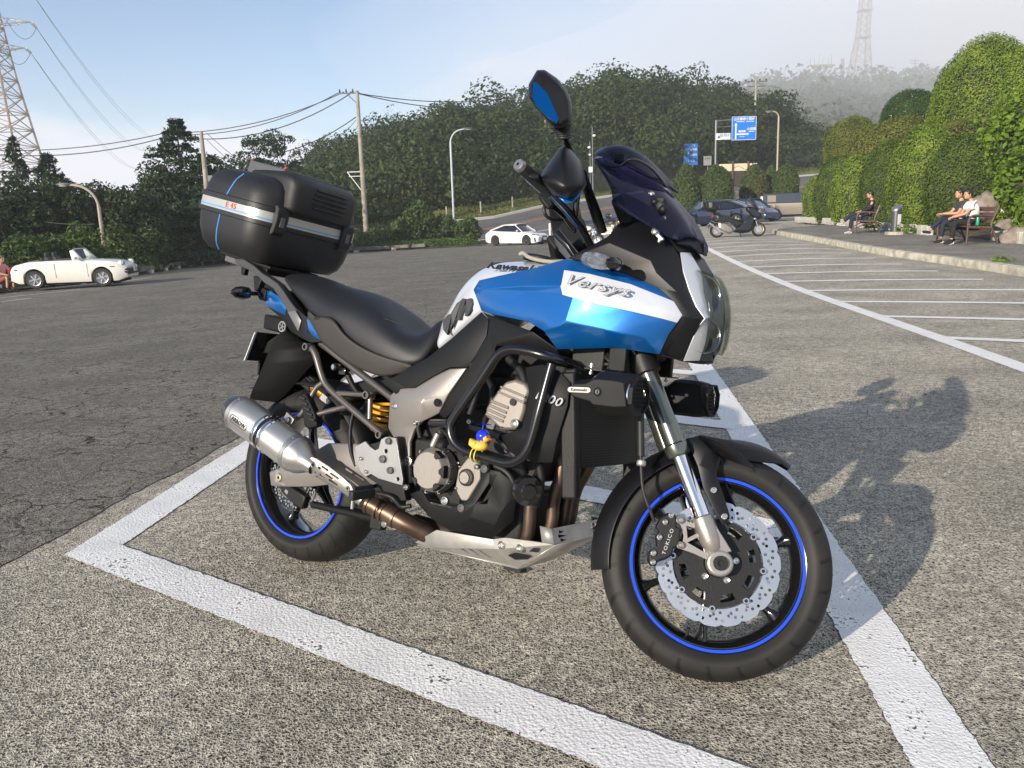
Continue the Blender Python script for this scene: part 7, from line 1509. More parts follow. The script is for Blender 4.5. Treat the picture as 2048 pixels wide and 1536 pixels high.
# far hill: lattice mast, antenna deck, slim mast, poles, two buildings
def far_things():
    g = lambda px, py: A(px, py, 425)
    o = g(1716, 172); root = empty('lattice_mast', o); tag(root, 'very tall lattice tower fading into the fog on the far hill', 'tower'); m = MB(); lattice(m, Vector((0, 0, -4)), Vector((1.0, 0, 22)), 5.4, 2.4, 5, .28, .13); lattice(m, Vector((1, 0, 22)), Vector((2.6, 0, 62)), 2.4, 1.7, 13, .25, .12); b_(m, 'lattice', M_RUST, root, smooth=0)
    for z in (22, 34, 46): b_(MB().box((1.4, 0, z), (6, 6, .3)), 'platform', M_RUST, root, smooth=0)
    o = g(1640, 168); root = empty('antenna_platform', o); tag(root, 'foggy antenna deck on splayed legs left of the lattice tower', 'tower'); m = MB()
    for x in (-6, -2, 2, 5): m.tube([(x * .4, 0, -4), (x, -1, 8)], .25, 5); m.tube([(x * .4, 0, -4), (x * 1.2, 2, 8)], .2, 5)
    b_(m, 'legs', M_RUST, root); b_(MB().box((0, 0, 8.2), (12, 5, .8)), 'deck', M_RUST, root, smooth=0); m = MB()
    for x in (-5, -3, -1, 1, 3.5, 5): m.tube([(x, 0, 8), (x, 0, 11.5 + (x * 7 % 3))], .12, 5)
    b_(m, 'antennas', M_RUST, root)
    for x in (-6, -.5): b_(MB().ball((x, -2.6, 7.2), .6, 8), 'dish', M_SWHITE, root)
    o = g(1683, 170); root = empty('slim_mast', o); tag(root, 'slim foggy mast between antenna deck and lattice tower', 'tower'); m = MB(); lattice(m, Vector((0, 0, -3)), Vector((0, 0, 12)), .8, .5, 8, .12, .07); b_(m, 'lattice', M_RUST, root, smooth=0)
    for px, t, lab in ((1750, 134, 'faint utility pole right of the lattice tower in the fog'), (1827, 118, 'rightmost faint utility pole on the foggy ridge')):
        o = g(px, 172); h = g(px, t).z - o.z; root = empty('utility_pole', o); tag(root, lab, 'pole'); b_(MB().tube([(0, 0, -4), (0, 0, h)], .25, 6), 'pole', M_RUST, root); b_(MB().box((0, 0, h - .8), (5 if px > 1800 else 3, .25, .25)), 'crossarm', M_RUST, root, smooth=0)
        if px > 1800: b_(MB().box((0, 0, h - 2), (4, .25, .25)), 'crossarm', M_RUST, root, smooth=0)
    for px, py, w, h, lab in ((1743, 174, 4, 2.6, 'tiny pale hut on the foggy ridge'), (1812, 177, 9, 3.2, 'long low pale house with pitched roof on the foggy ridge')):
        o = A(px, py, 415); root = empty('ridge_building', o); tag(root, lab, 'building'); b_(MB().box((0, 0, h / 2), (w, 6, h)), 'wall', mat('pale_house_wall', (.6, .57, .5), .8), root, smooth=0)
        b_(MB().loft([[(-w / 2 - .6, y, h), (w * .4, y, h + 2.4), (w / 2 + .6, y, h + 1.7), (w / 2 + .6, y, h)] for y in (-3.5, 3.5)]), 'roof', mat('grey_roof', (.22, .22, .24), .7), root, smooth=0)
        for k in range(int(w // 2)): b_(MB().box((-w / 2 + 1.2 + k * 2, -3.03, h * .5), (.9, .1, 1.1)), 'window', mat('dim_window', (.08, .09, .1), .3), root, smooth=0)
far_things()
# guard rail, delineator posts, brown marker
def rail():
    for pxs, lab in ((((948, 482, 62), (1010, 470, 64), (1080, 462, 66)), 'low blue grey guard rail left of the white sedan'), (((1125, 456, 58), (1160, 450, 62), (1250, 438, 66), (1340, 428, 72)), 'guard rail with pale posts right of the white sedan')):
        P = [A(*p) for p in pxs]; root = empty('guard_rail', P[0]); tag(root, lab, 'guard rail'); Q = poly_interp(P, 1.0); m = MB()
        m.loft([[q - P[0] + Vector((0, -dy, z)) for dy, z in ((0, .0), (.06, .06), (0, .14), (.06, .22), (0, .30), (-.02, .30), (-.02, 0))] for q in Q]); b_(m, 'rail', mat('violet_grey_rail', (.12, .14, .24), .5, metal=.3), root)
        for q in Q[::3]: b_(MB().tube([q - P[0] + Vector((0, .06, -.8)), q - P[0] + Vector((0, .06, .34))], .05, 6), 'post', M_SWHITE, root)
rail()
for px, pb, pt, d, lab, mt in ((1100, 466, 446, 58, 'short white delineator post right of the white sedan', M_SWHITE), (1158, 458, 430, 60, 'rust brown marker post behind the parked motorcycles', M_RUST)):
    b = A(px, pb, d); t = A(px, pt, d); tag(b_(MB().lathe([(.075, -.3), (.075, t.z - b.z - .05), (.04, t.z - b.z)], b, (0, 0, 1), 12), 'marker_post', mt, None, smooth=40), lab, 'post')
for k, px in enumerate((932, 982, 1025, 1072)):
    b = RU[2].lerp(RU[4], k / 3.) + Vector((0, .9, .2)); tag(b_(MB().box(b + Vector((0, 0, .5)), (.11, .11, 1.2)), 'verge_post', M_CONC, None, smooth=0), ('leftmost', 'second', 'third', 'rightmost')[k] + ' pale square post in the grass bank above the road, counted from the street lamp', 'post', 'square posts along the grass bank')
# left edge of the car park: long timber like kerb beams on small blocks
def edge():
    root = empty('edge_kerb'); root['kind'] = 'structure'; P = poly_interp(LK[:-1], 2.1); mt = mat('edge_kerb_beam', (.13, .12, .10), .85, var=.3, vscale=2); ml = mat('pale_block', (.55, .51, .40), .85, var=.2, vscale=3)
    for a, b in zip(P, P[1:]):
        d = (b - a).normalized(); n = Vector((d.y, -d.x, 0)); a2 = a + d * .03; b2 = b - d * .03; z = lambda p, h: Vector((p.x, p.y, float(hgt(p.x, p.y)) + h))
        m = MB().loft([[z(p, .13), z(p + n * -.24, .13), z(p + n * -.24, .33), z(p + n * -.02, .33)] for p in (a2, b2)]); b_(m, 'kerb_beam', mt, root, smooth=0, bevel=.01)
        q = a + d * .25; b_(MB().loft([[z(q + d * s, h) + n * w for w, h in ((.06, -.02), (-.2, -.02), (-.2, .15), (.06, .15))] for s in (-.16, .16)]), 'kerb_block', ml, root, smooth=0)
edge()
# pale stone edging below the hedge and a few boulders
def stones():
    root = empty('stone_edging'); root['kind'] = 'structure'; ms = mat('pale_edging_stone', (.45, .43, .37), .85, var=.2, vscale=3, bump=.01, bscale=9)
    for pxs in (((1592, 447), (1650, 452), (1720, 462), (1790, 471), (1860, 480)), ((1985, 492), (2048, 499), (2110, 508))):
        P = poly_interp([G(*p) for p in pxs], .42)
        for a, b in zip(P, P[1:]):
            d = (b - a).normalized(); m = MB().box((0, 0, 0), (.38, .2, .30), Matrix.Rotation(math.atan2(d.y, d.x) + random.uniform(-.06, .06), 3, 'Z'), taper=random.uniform(.86, .96)); o = b_(m, 'stone', ms, root, bevel=.02); o.location = (a + b) / 2 + Vector((0, 0, .24 + random.uniform(-.02, .02)))
stones()
for px, py, d, r, lab in ((1975, 412, 23.5, .38, 'grey boulder behind the right hand bench'), (2012, 458, 21.5, .28, 'mossy boulder under the broad leaved shrub'), (2040, 480, 20.0, .36, 'low boulder at the right picture edge')):
    V, F = icos((0, 0, 0), (r, r * .8, r * .85), int(px), 3, .22); o = npmesh('boulder', V, F, mat('boulder_stone', (.22, .18, .15), .9, var=.35, vscale=4, bump=.04, bscale=7), smooth=True); o.location = A(px, py, d); tag(o, lab, 'boulder')
# bed of soil under the hedge, fallen leaves
so_ = [[setz(a, .14), setz(b, .18)] for a, b in zip(inward(KP, 3.4), inward(KP, 9))]
m = MB(); m.loft([[Vector(v) + Vector((0, 0, .012)) for v in r] for r in so_], False, False, False); b_(m, 'soil_bed', M_SOIL, None, smooth=180)['kind'] = 'structure'
def weed(px, py, r, n, label, dz=0.):
    c = G(px, py); P, nn = blob_points((0, 0, r * .5), (r, r * .8, r * .9), n, lump=.3, lo=-.2); V, F = leaves(P, nn + np.array([0, 0, .6]), r * .28, .35, .5); o = npmesh('weed', V, F, M_HYDR if r > .14 else M_FERN); o.location = c + Vector((0, 0, dz)); tag(o, label, 'plant')
weed(2004, 540, .17, 130, 'small green weed growing at the foot of the kerb')
weed(1812, 478, .22, 160, 'low green weeds beside the ashtray post', .14); weed(1745, 470, .26, 160, 'grassy weeds under the single bench', .14)
# ================================================================ vehicles
M_TYR = mat('car_tyre', (.012, .012, .012), .7); M_GLS = mat('car_glass', (.012, .016, .02), .05, coat=.3); M_TRIM = mat('black_trim', (.012, .012, .013), .4); M_WELL = mat('wheel_well', (.006, .006, .006), .9)
M_ALLOY = mat('alloy_silver', (.55, .55, .56), .3, metal=.8); M_DALLOY = mat('alloy_dark', (.10, .10, .11), .3, metal=.7)
def cwheel(parent, x, y, r, w, mt, ns=5, name='wheel', two=False):
    W_ = empty(name); W_.parent = parent; W_.location = (x, y, r); s = 1 if y > 0 else -1
    b_(MB().lathe([(r * .66, -w / 2), (r * .93, -w / 2), (r, -w * .32), (r, w * .32), (r * .93, w / 2), (r * .66, w / 2)], (0, 0, 0), (0, 1, 0), 28, cap=False), 'tyre', M_TYR, W_, smooth=40)
    m = MB().lathe([(r * .67, s * w * .46), (r * .62, s * w * .44), (r * .60, s * w * .1), (.001, s * w * .1)], (0, 0, 0), (0, 1, 0), 28, cap=False); b_(m, 'rim', mt if not two else M_TRIM, W_, smooth=40)
    m = MB(); m.lathe([(.001, s * w * .42), (r * .13, s * w * .42), (r * .16, s * w * .2)], (0, 0, 0), (0, 1, 0), 12, cap=False)
    for k in range(ns):
        a = 2 * PI * k / ns + .2; u = Vector((math.cos(a), 0, math.sin(a))); v = Vector((-math.sin(a), 0, math.cos(a)))
        for o in ((-.5, .5) if two else (0,)):
            m.loft([[u * f + v * (q * ww + o * r * .16 * f / r * 1.6) + Vector((0, s * w * yy, 0)) for q in (-1, 1) for yy in ((.40, .22) if q < 0 else (.22, .40))] for f, ww in ((r * .1, r * .05), (r * .63, r * (.075 if not two else .04)))])
    b_(m, 'spokes', mt, W_, smooth=20); return W_
def car(name, loc, rz, label, L, Wd, H, wx, rw, deck, cab, paint, alloy, ns=5, group=None, clear=.16, glassdark=M_GLS, plate=None, sc=1., lights=None, well=True, cat='car', two=False, open_=False):
    root = empty(name, loc, rz); tag(root, label, cat, group); root.scale = (sc,) * 3; hw = Wd / 2
    xs = sorted(set(list(np.linspace(-L / 2, L / 2, 44)) + [x + d for x in wx for d in (-rw * 1.17, -rw * 1.12, 0, rw * 1.12, rw * 1.17)])); dx = [d[0] for d in deck]; dz = [d[1] for d in deck]; rings = []
    for x in xs:
        t = abs(x) / (L / 2); w = hw * (1 - .16 * max(0, (t - .72) / .28) ** 2.2); zd = float(np.interp(x, dx, dz)); zb = clear + (.10 * max(0, (t - .85) / .15))
        for c in wx:
            q = (rw * 1.14) ** 2 - (x - c) ** 2
            if q > 0: zb = max(zb, rw + math.sqrt(q))
        zm = max(zb + .02, zd * .62); sh = max(zb + .03, zd - .07)
        half = [(w * .93, zb), (w * .985, min(zb + .07, zm)), (w, zm), (w * .975, sh), (w * .88, zd), (w * .5, zd + .03), (0, zd + .04)]
        rings.append([Vector((x, y, z)) for y, z in half] + [Vector((x, -y, z)) for y, z in half[::-1][1:]])
    b_(MB().loft(rings), 'body', paint, root, smooth=38)
    if well: b_(MB().box((0, 0, rw * 1.05), (L * .86, Wd * .80, rw * 1.3)), 'underbody', M_WELL, root, smooth=0)
    for i, x in enumerate(wx):
        for s in (-1, 1): cwheel(root, x, s * (hw - .11), rw, .21, alloy, ns, two=two)
    if cab:
        zb = float(np.interp(cab[0], dx, dz)) - .02; x0, x1, x2, x3 = cab[:4]; zr = H; rings = []
        for t in np.linspace(0, 1, 15):
            x = x0 + (x3 - x0) * t; z = float(np.interp(x, [x3, x2, x1, x0][::1] if x3 < x0 else [x0, x1, x2, x3], [float(np.interp(x3, dx, dz)) + .01, zr, zr, zb + .02])); k = (z - zb) / (zr - zb + 1e-6); wb = hw * .86; wt = hw * (.86 - .20 * max(0, k)); base = float(np.interp(x, dx, dz)) - .01
            half = [(wb, base), (wt * 1.0 + .02, max(base + .001, z - .07)), (wt * .9, max(base + .002, z - .01)), (0, max(base + .003, z + .02))]
            rings.append([Vector((x, y, q)) for y, q in half] + [Vector((x, -y, q)) for y, q in half[::-1][1:]])
        b_(MB().loft(rings), 'windows', glassdark, root, smooth=40)
        wt = hw * .66; roof = MB().loft([[Vector((x, y, zr + .005 + z)) for y, z in ((-wt * 1.03, -.05), (-wt * .9, .008), (0, .035), (wt * .9, .008), (wt * 1.03, -.05))] for x in (x1 + .10 * (1 if x1 > x2 else -1), (x1 + x2) / 2, x2)], False, False, False); b_(roof, 'roof', paint, root, smooth=60, solid=.03)
        for s in (-1, 1):
            m = MB(); zc = float(np.interp(x3, dx, dz))
            m.tube([(x0, s * hw * .855, zb + .02), (x1 + .02, s * (wt + .02), zr - .045)], .034, 6); m.tube([(x1, s * (wt + .03), zr - .04), (x2, s * (wt + .03), zr - .04)], .03, 6); m.tube([(x2, s * (wt + .02), zr - .04), (x3 + .06, s * hw * .85, zc + .03)], .05, 6); b_(m, 'pillar', paint, root)
            xm = (x1 + x2) / 2 - .1; b_(MB().tube([(xm, s * (wt + .035), zr - .05), (xm, s * hw * .87, zb + .02)], .028, 6), 'door_pillar', M_TRIM, root)
            b_(MB().ball((x0 - .32, s * (hw + .07), zb + .12), (.07, .11, .075), 10), 'door_mirror', paint, root)
    for s in (-1, 1):
        m = MB(); m.tube([(x, s * hw * 1.0, z) for x, z in ((.62, .33), (.60, .75))] , .005, 4); m.tube([(-.35, s * hw, .33), (-.38, s * hw, .78)], .005, 4); b_(m, 'door_gap', M_TRIM, root)
    return root
zG = lambda p: (p.x, p.y, float(hgt(p.x, p.y)))
def put(px, py): p = G(px, py); return (p.x, p.y, p.z)
# white sedan by the exit
PW = mat('white_car_paint', (.72, .72, .72), .25, coat=1.)
w = car('white_sedan', (A(1036, 484, 51).x, 51, float(hgt(.4, 51))), R(-38), 'white saloon with black grille and dark wheels leaving the car park', 4.7, 1.84, 1.435, (-1.37, 1.42), .335,
    [(-2.35, .86), (-2.0, 1.00), (-1.5, 1.02), (-.9, .98), (.6, .93), (1.2, .90), (2.0, .76), (2.35, .58)], (1.02, .25, -.75, -1.95), PW, M_DALLOY, 10, clear=.15, sc=.84)
m = MB(); m.loft([[(2.30, s * .34, .66), (2.36, s * .20, .60), (2.37, s * .34, .28), (2.33, s * .62, .20)] for s in (-1, 1)]); b_(m, 'grille', M_TRIM, w, smooth=0); b_(MB().box((2.36, 0, .44), (.05, .33, .17)), 'number_plate', M_SWHITE, w, smooth=0)
for s in (-1, 1): b_(MB().loft([[(2.28, s * .50, .66 + z), (2.05, s * .82, .74 + z), (1.9, s * .90, .72 + z)] for z in (-.04, .03)]), 'headlight', M_TRIM, w, smooth=0); b_(MB().loft([[(2.20, s * .80, .50), (2.30, s * .70, .25)], [(2.05, s * .91, .52), (2.12, s * .88, .25)]], ring_closed=False, cap=False), 'air_intake', M_TRIM, w, smooth=0, solid=.03)
# blue saloon, rear three quarter
PB = mat('deep_blue_car_paint', (.003, .009, .04), .25, metal=.3, coat=1.)
bl_ = car('blue_saloon', put(1440, 452), R(141), 'deep blue saloon parked with its tail to the kerb behind the scooter', 4.7, 1.84, 1.44, (-1.38, 1.42), .335,
    [(-2.35, .92), (-2.25, 1.04), (-1.7, 1.06), (-.9, 1.0), (.6, .95), (1.3, .92), (2.1, .78), (2.35, .6)], (1.0, .3, -.75, -1.75), PB, M_ALLOY, 5, clear=.15, two=True)
b_(MB().box((-2.36, 0, .80), (.03, .36, .18)), 'number_plate', M_SWHITE, bl_, smooth=0); b_(MB().box((-2.32, 0, .42), (.08, 1.3, .22)), 'rear_bumper_insert', M_TRIM, bl_, bevel=.03)
for s in (-1, 1): b_(MB().box((-2.28, s * .62, .88), (.12, .36, .12), Matrix.Rotation(s * .25, 3, 'Z')), 'tail_light', mat('tail_red', (.25, .01, .01), .2), bl_, bevel=.02)
# cars nosed in behind
PD = mat('navy_car_paint', (.012, .03, .09), .25, metal=.3, coat=1.); PG = mat('blue_grey_car_paint', (.03, .05, .08), .3, metal=.3, coat=1.)
car('navy_hatchback', (A(1500, 424, 60).x, 60, .15), R(-60), 'dark navy car behind the blue saloon, in front of the browning topiary', 4.2, 1.75, 1.55, (-1.25, 1.3), .33, [(-2.1, .9), (-1.8, 1.0), (.7, 1.0), (1.6, .9), (2.1, .6)], (1.2, .4, -1.2, -1.9), PD, M_ALLOY, 5, glassdark=mat('pale_reflecting_glass', (.05, .08, .11), .05, coat=.5))
c2 = car('grey_hatchback', (A(1428, 430, 58).x, 58, .15), R(-75), 'small blue grey car behind the bonnet of the blue saloon', 4.0, 1.7, 1.52, (-1.2, 1.25), .32, [(-2.0, .9), (-1.7, 1.0), (.7, 1.0), (1.5, .9), (2.0, .6)], (1.2, .4, -1.2, -1.9), PG, M_ALLOY, 5, glassdark=mat('pale_reflecting_glass', (.05, .08, .11), .05, coat=.5))
for s in (-1, 1): b_(MB().ball((1.88, s * .58, .66), (.1, .16, .09), 8), 'headlight', mat('lamp_glass', (.7, .6, .55), .1), c2)
# sand coloured off roader, boxy
PS = mat('sand_car_paint', (.17, .145, .115), .4, metal=.3, coat=.6); p = G(1592, 440); s_ = empty('off_road_car', (p.x, p.y, p.z), R(-22)); tag(s_, 'boxy sand coloured off road car with dark upper body half behind the hedge', 'car')
m = MB()
rings = []
for x in np.linspace(-2.3, 2.3, 40):
    zb = .42
    for c in (-1.45, 1.45):
        q = .5 ** 2 - (x - c) ** 2
        if q > 0: zb = max(zb, .40 + math.sqrt(q))
    rings.append([Vector((x, y, z)) for y, z in ((.95, zb), (.98, max(zb + .01, .95)), (.96, 1.22), (-.96, 1.22), (-.98, max(zb + .01, .95)), (-.95, zb))])
b_(m.loft(rings), 'body', PS, s_, smooth=30); b_(MB().loft([[Vector((x, y, z)) for y, z in ((.93, 1.21), (.85, 1.93), (-.85, 1.93), (-.93, 1.21))] for x in (-2.27, -2.2, .6, 1.1)]), 'upper_body', mat('dark_blue_upper', (.01, .014, .025), .15, coat=.6), s_, smooth=0, bevel=.04)
b_(MB().box((0, 0, .55), (4.1, 1.5, .5)), 'underbody', M_WELL, s_, smooth=0); b_(MB().box((-1.65, .92, 1.55), (.62, .05, .5)), 'side_panel', PS, s_, bevel=.02); b_(MB().box((-1.65, -.92, 1.55), (.62, .05, .5)), 'side_panel', PS, s_, bevel=.02)
b_(MB().box((-2.33, .0, 1.35), (.2, .6, .6)), 'spare_wheel_cover', M_TRIM, s_, bevel=.1); b_(MB().box((-2.36, -.6, 1.45), (.2, .2, .6)), 'rear_lamp', M_SWHITE, s_, bevel=.05); b_(MB().box((-2.38, 0, .55), (.15, 1.8, .25)), 'bumper', M_TRIM, s_, bevel=.03); b_(MB().box((-2.32, .85, 1.05), (.06, .16, .3)), 'tail_light', M_SWHITE, s_, bevel=.02)
for x in (-1.45, 1.45):
    for y in (-.86, .86): cwheel(s_, x, y, .41, .25, M_DALLOY, 5)
# ---- white open roadster
PC = mat('cream_white_paint', (.70, .685, .62), .28, coat=.9)
q = A(156, 572, 27.8); rd = car('open_roadster', (q.x, q.y, q.z), R(7), 'cream white open two seat roadster parked along the left kerb', 3.55, 1.45, 0, (-1.02, 1.03), .29,
    [(-1.78, .62), (-1.65, .74), (-1.2, .84), (-.6, .86), (.2, .86), (.7, .84), (1.3, .80), (1.6, .74), (1.78, .60)], None, PC, M_ALLOY, 6, clear=.17, cat='sports car')
b_(MB().box((-.35, 0, .80), (1.15, 1.12, .18)), 'cockpit', M_TRIM, rd, bevel=.05)
for s in (-1, 1):
    b_(MB().loft([[Vector((x, s * .30 + y, z)) for y, z in ((-.20, .5), (.20, .5), (.18, zt), (-.18, zt))] for x, zt in ((-.75, .98), (-.62, 1.0), (-.52, .7))]), 'seat', mat('dark_seat', (.02, .02, .022), .6), rd, bevel=.04); b_(MB().box((-.72, s * .30, 1.04), (.09, .24, .16)), 'headrest', mat('dark_seat', (.02, .02, .022), .6), rd, bevel=.03)
    b_(MB().tube([(.48, s * .60, .84), (.18, s * .54, 1.20)], .022, 8), 'screen_pillar', M_ALLOY, rd)
    b_(MB().add([(.50, s * .615, .86), (.19, s * .56, 1.19), (.10, s * .60, 1.16), (.16, s * .655, .86)], [(0, 1, 2, 3)]), 'quarter_light', M_SWHITE, rd, solid=.01)
    b_(MB().lathe([(.001, .035), (.07, .03), (.09, .008), (.10, 0), (.10, -.04)], (1.66, s * .53, .70), (1, 0, .12), 20, cap=False), 'headlight', MREFL, rd); b_(MB().lathe([(.095, .0), (.115, -.02), (.12, -.12)], (1.66, s * .53, .70), (1, 0, .1), 20, cap=False), 'headlight_cowl', PC, rd)
    b_(MB().box((1.79, s * .46, .46), (.06, .14, .07)), 'indicator', mat('amber_lens', (.6, .12, .01), .3), rd, bevel=.01); b_(MB().box((1.35, s * .725, .63), (.12, .02, .035)), 'side_marker', mat('amber_lens', (.6, .12, .01), .3), rd); b_(MB().box((-1.55, s * .70, .62), (.11, .02, .035)), 'side_marker', mat('tail_red', (.25, .01, .01), .2), rd)
    b_(MB().box((-1.79, s * .56, .60), (.05, .12, .2)), 'tail_light', mat('red_lens', (.6, .01, .02), .2), rd, bevel=.02); b_(MB().ball((.32, s * .77, .93), (.05, .07, .05), 10), 'door_mirror', M_ALLOY, rd)
b_(MB().tube(smooth_path([Vector((.18, -.54, 1.20)), Vector((.14, 0, 1.215)), Vector((.18, .54, 1.20))], 1), .016, 8), 'screen_rail', M_ALLOY, rd)
b_(MB().loft([[Vector((.49, y, .86)), Vector((.18, y * .9, 1.19))] for y in (-.59, 0, .59)], ring_closed=False, cap=False), 'windscreen', smoked('roadster_glass', (.05, .06, .07), .3, (.75, .8, .8)), rd, smooth=60)
for y in (-.25, .1, .4): b_(MB().tube([(.50, y, .87), (.40, y - .2, .97)], .006, 5), 'wiper', M_TRIM, rd)
b_(MB().loft([[Vector((x, s * w, z)) for s, w, z in ((-1, .60, .36), (-1, .66, .46), (-1, .60, .56), (1, .60, .56), (1, .66, .46), (1, .60, .36))] for x in (1.70, 1.82, 1.85)]), 'front_bumper', M_TRIM, rd, bevel=.03); b_(MB().box((-1.80, 0, .42), (.12, 1.25, .18)), 'rear_bumper', M_TRIM, rd, bevel=.03)
pl_ = b_(MB().box((1.865, -.02, .52), (.012, .34, .17)), 'number_plate', M_SWHITE, rd, smooth=0); pm = mat('plate_green', (.01, .10, .05), .5)
text('･9 30', .11, pm, pl_, 'lettering', frame((1.875, -.01, .495), (0, 1, 0), (0, 0, 1)), extrude=.001, bold=.002); text('相模 51', .045, pm, pl_, 'lettering', frame((1.875, -.02, .58), (0, 1, 0), (0, 0, 1)), extrude=.001)
# ---- maxi scooter
class Plane:
    "maps points of the survey photograph onto planes of a thing standing at base with heading rz"
    def __init__(s, base, rz, lean=0): s.M = Matrix.Translation(base) @ Matrix.Rotation(rz, 4, 'Z') @ Matrix.Rotation(lean, 4, 'X'); s.I = s.M.inverted()
    def __call__(s, c, x, y, Y): return _plane(s.I, *((x, y) if c is None else (c[0] + x * c[2], c[1] + y * c[2])), Y)
def _plane(Mi, px, py, Y): o = Mi @ Vector((0, 0, CAMH)); d = Mi.to_3x3() @ ray(px, py); return o + d * ((Y - o.y) / d.y)
C8 = (1360, 370, .11719)
base = Vector(put(1478, 474)); pl = Plane(base, R(-4), R(-8)); sc_ = empty('maxi_scooter', M=pl.M); tag(sc_, 'black maxi scooter with grey top case and bronze wheels parked by the kerb end', 'scooter')
def S_(x, y, Y=0.): return pl(C8, x, y, Y)
def slab(name, mt, pts, w, parent=sc_, k=.7, bevel=.01):
    P = [S_(x, y, 0) for x, y in pts]; c = sum(P, Vector()) / len(P); m = MB().loft([[Vector((c.x + (p.x - c.x) * q, yy, c.z + (p.z - c.z) * q)) for p in P] for yy, q in ((-w, k), (-w * .55, 1), (w * .55, 1), (w, k))]); return b_(m, name, mt, parent, smooth=40, bevel=bevel)
MSC = mat('gunmetal_scooter_paint', (.012, .0125, .013), .25, coat=.6, metal=.3); MBRZ = mat('bronze_wheel', (.45, .33, .20), .35, metal=.6)
for cx, cy, n in ((628, 800, 'rear'), (1338, 775, 'front')):
    c = S_(cx, cy); r = c.z if c.z > .2 else .27; r = min(max(r, .25), .34); W_ = empty('wheel'); W_.parent = sc_; W_.location = (c.x, 0, r)
    b_(MB().lathe([(r * .70, -.055), (r * .9, -.065), (r, -.02), (r, .02), (r * .9, .065), (r * .70, .055)], (0, 0, 0), (0, 1, 0), 30, cap=False), 'tyre', M_TYR, W_, smooth=50); b_(MB().lathe([(r * .72, -.05), (r * .66, -.045), (r * .62, 0), (r * .66, .045), (r * .72, .05)], (0, 0, 0), (0, 1, 0), 30, cap=False), 'rim', MBRZ, W_, smooth=40)
    m = MB(); [m.tube([(0, 0, 0), (math.cos(a) * r * .64, 0, math.sin(a) * r * .64)], .018, 5) for a in np.linspace(.3, 2 * PI + .3, 6)[:-1]]; m.lathe([(.001, -.05), (.04, -.05), (.04, .05), (.001, .05)], (0, 0, 0), (0, 1, 0), 12); b_(m, 'spokes', MBRZ, W_)
    b_(MB().lathe([(.05, -.06), (r * .45, -.06), (r * .45, -.055), (.05, -.055)], (0, 0, 0), (0, 1, 0), 24), 'brake_disc', M_ALLOY, W_)
slab('rear_body', MSC, [(575, 560), (560, 500), (620, 510), (800, 560), (900, 600), (1080, 640), (1100, 700), (1060, 760), (980, 720), (840, 640), (760, 640), (660, 640), (600, 640), (530, 610)], .19)
slab('footwell', MSC, [(840, 640), (1050, 650), (1130, 620), (1200, 480), (1290, 560), (1290, 640), (1240, 740), (1180, 810), (1050, 825), (900, 800), (960, 740)], .17)
slab('front_fairing', MSC, [(1110, 380), (1200, 370), (1300, 420), (1370, 480), (1385, 560), (1330, 600), (1290, 560), (1230, 560), (1180, 500), (1120, 440)], .18); slab('seat', M_TRIM, [(560, 490), (700, 495), (830, 540), (960, 590), (1060, 610), (1090, 640), (900, 615), (780, 580), (620, 520)], .15)
slab('windscreen', smoked('scooter_screen', (.03, .03, .04), .55), [(1190, 190), (1215, 215), (1345, 430), (1290, 410), (1220, 330)], .14, k=.9, bevel=0); slab('top_case', MBLK, [(400, 300), (450, 285), (560, 290), (620, 330), (640, 410), (610, 455), (470, 455), (420, 420)], .22, k=.85, bevel=.02); slab('case_panel', mat('grey_case_panel', (.12, .12, .12), .4), [(470, 310), (535, 310), (535, 395), (480, 410)], .225, k=.97)
slab('rack', M_TRIM, [(480, 455), (640, 460), (700, 490), (700, 510), (600, 490)], .08); slab('front_mudguard', MSC, [(1250, 640), (1330, 640), (1400, 660), (1450, 720), (1400, 690), (1330, 670), (1240, 700)], .07)
b_(MB().tube([S_(500, 650, -.16), S_(680, 790, -.16), S_(780, 820, -.12)], [.038, .038, .02], 12), 'exhaust', MCHR, sc_); b_(MB().tube([S_(1290, 610, -.09), S_(1345, 750, -.09)], .018, 8), 'fork', MCHR, sc_); b_(MB().tube([S_(1290, 610, -.09) * 1 + Vector((0, .18, 0)), S_(1345, 750, -.09) + Vector((0, .18, 0))], .018, 8), 'fork', MCHR, sc_)
b_(MB().tube([S_(1180, 380), S_(1130, 310), S_(1110, 300, -.3)], .014, 8), 'handlebar', M_TRIM, sc_); b_(MB().tube([S_(1180, 380), S_(1130, 310), S_(1110, 300, .3)], .014, 8), 'handlebar', M_TRIM, sc_)
for s in (-1, 1): b_(MB().tube([S_(1120, 300, s * .25), S_(1130, 230, s * .3)], .01, 6), 'mirror_stem', M_TRIM, sc_); b_(MB().ball(S_(1135, 200, s * .32), (.05, .07, .06), 10), 'mirror', M_TRIM, sc_)
b_(MB().box(S_(1280, 575, -.12), (.10, .06, .08)), 'headlight', MREFL, sc_, bevel=.02); slab('engine', MENG, [(650, 640), (760, 640), (900, 740), (930, 790), (860, 830), (720, 800), (640, 740)], .12); b_(MB().tube([S_(1020, 820), S_(1045, 890, -.1)], .014, 6), 'side_stand', M_TRIM, sc_)
b_(MB().box(S_(500, 700), (.02, .2, .17), Matrix.Rotation(.4, 3, 'Y')), 'number_plate', M_TRIM, sc_); b_(MB().box(S_(555, 540), (.06, .22, .07)), 'tail_light', mat('tail_red', (.25, .01, .01), .2), sc_, bevel=.01)
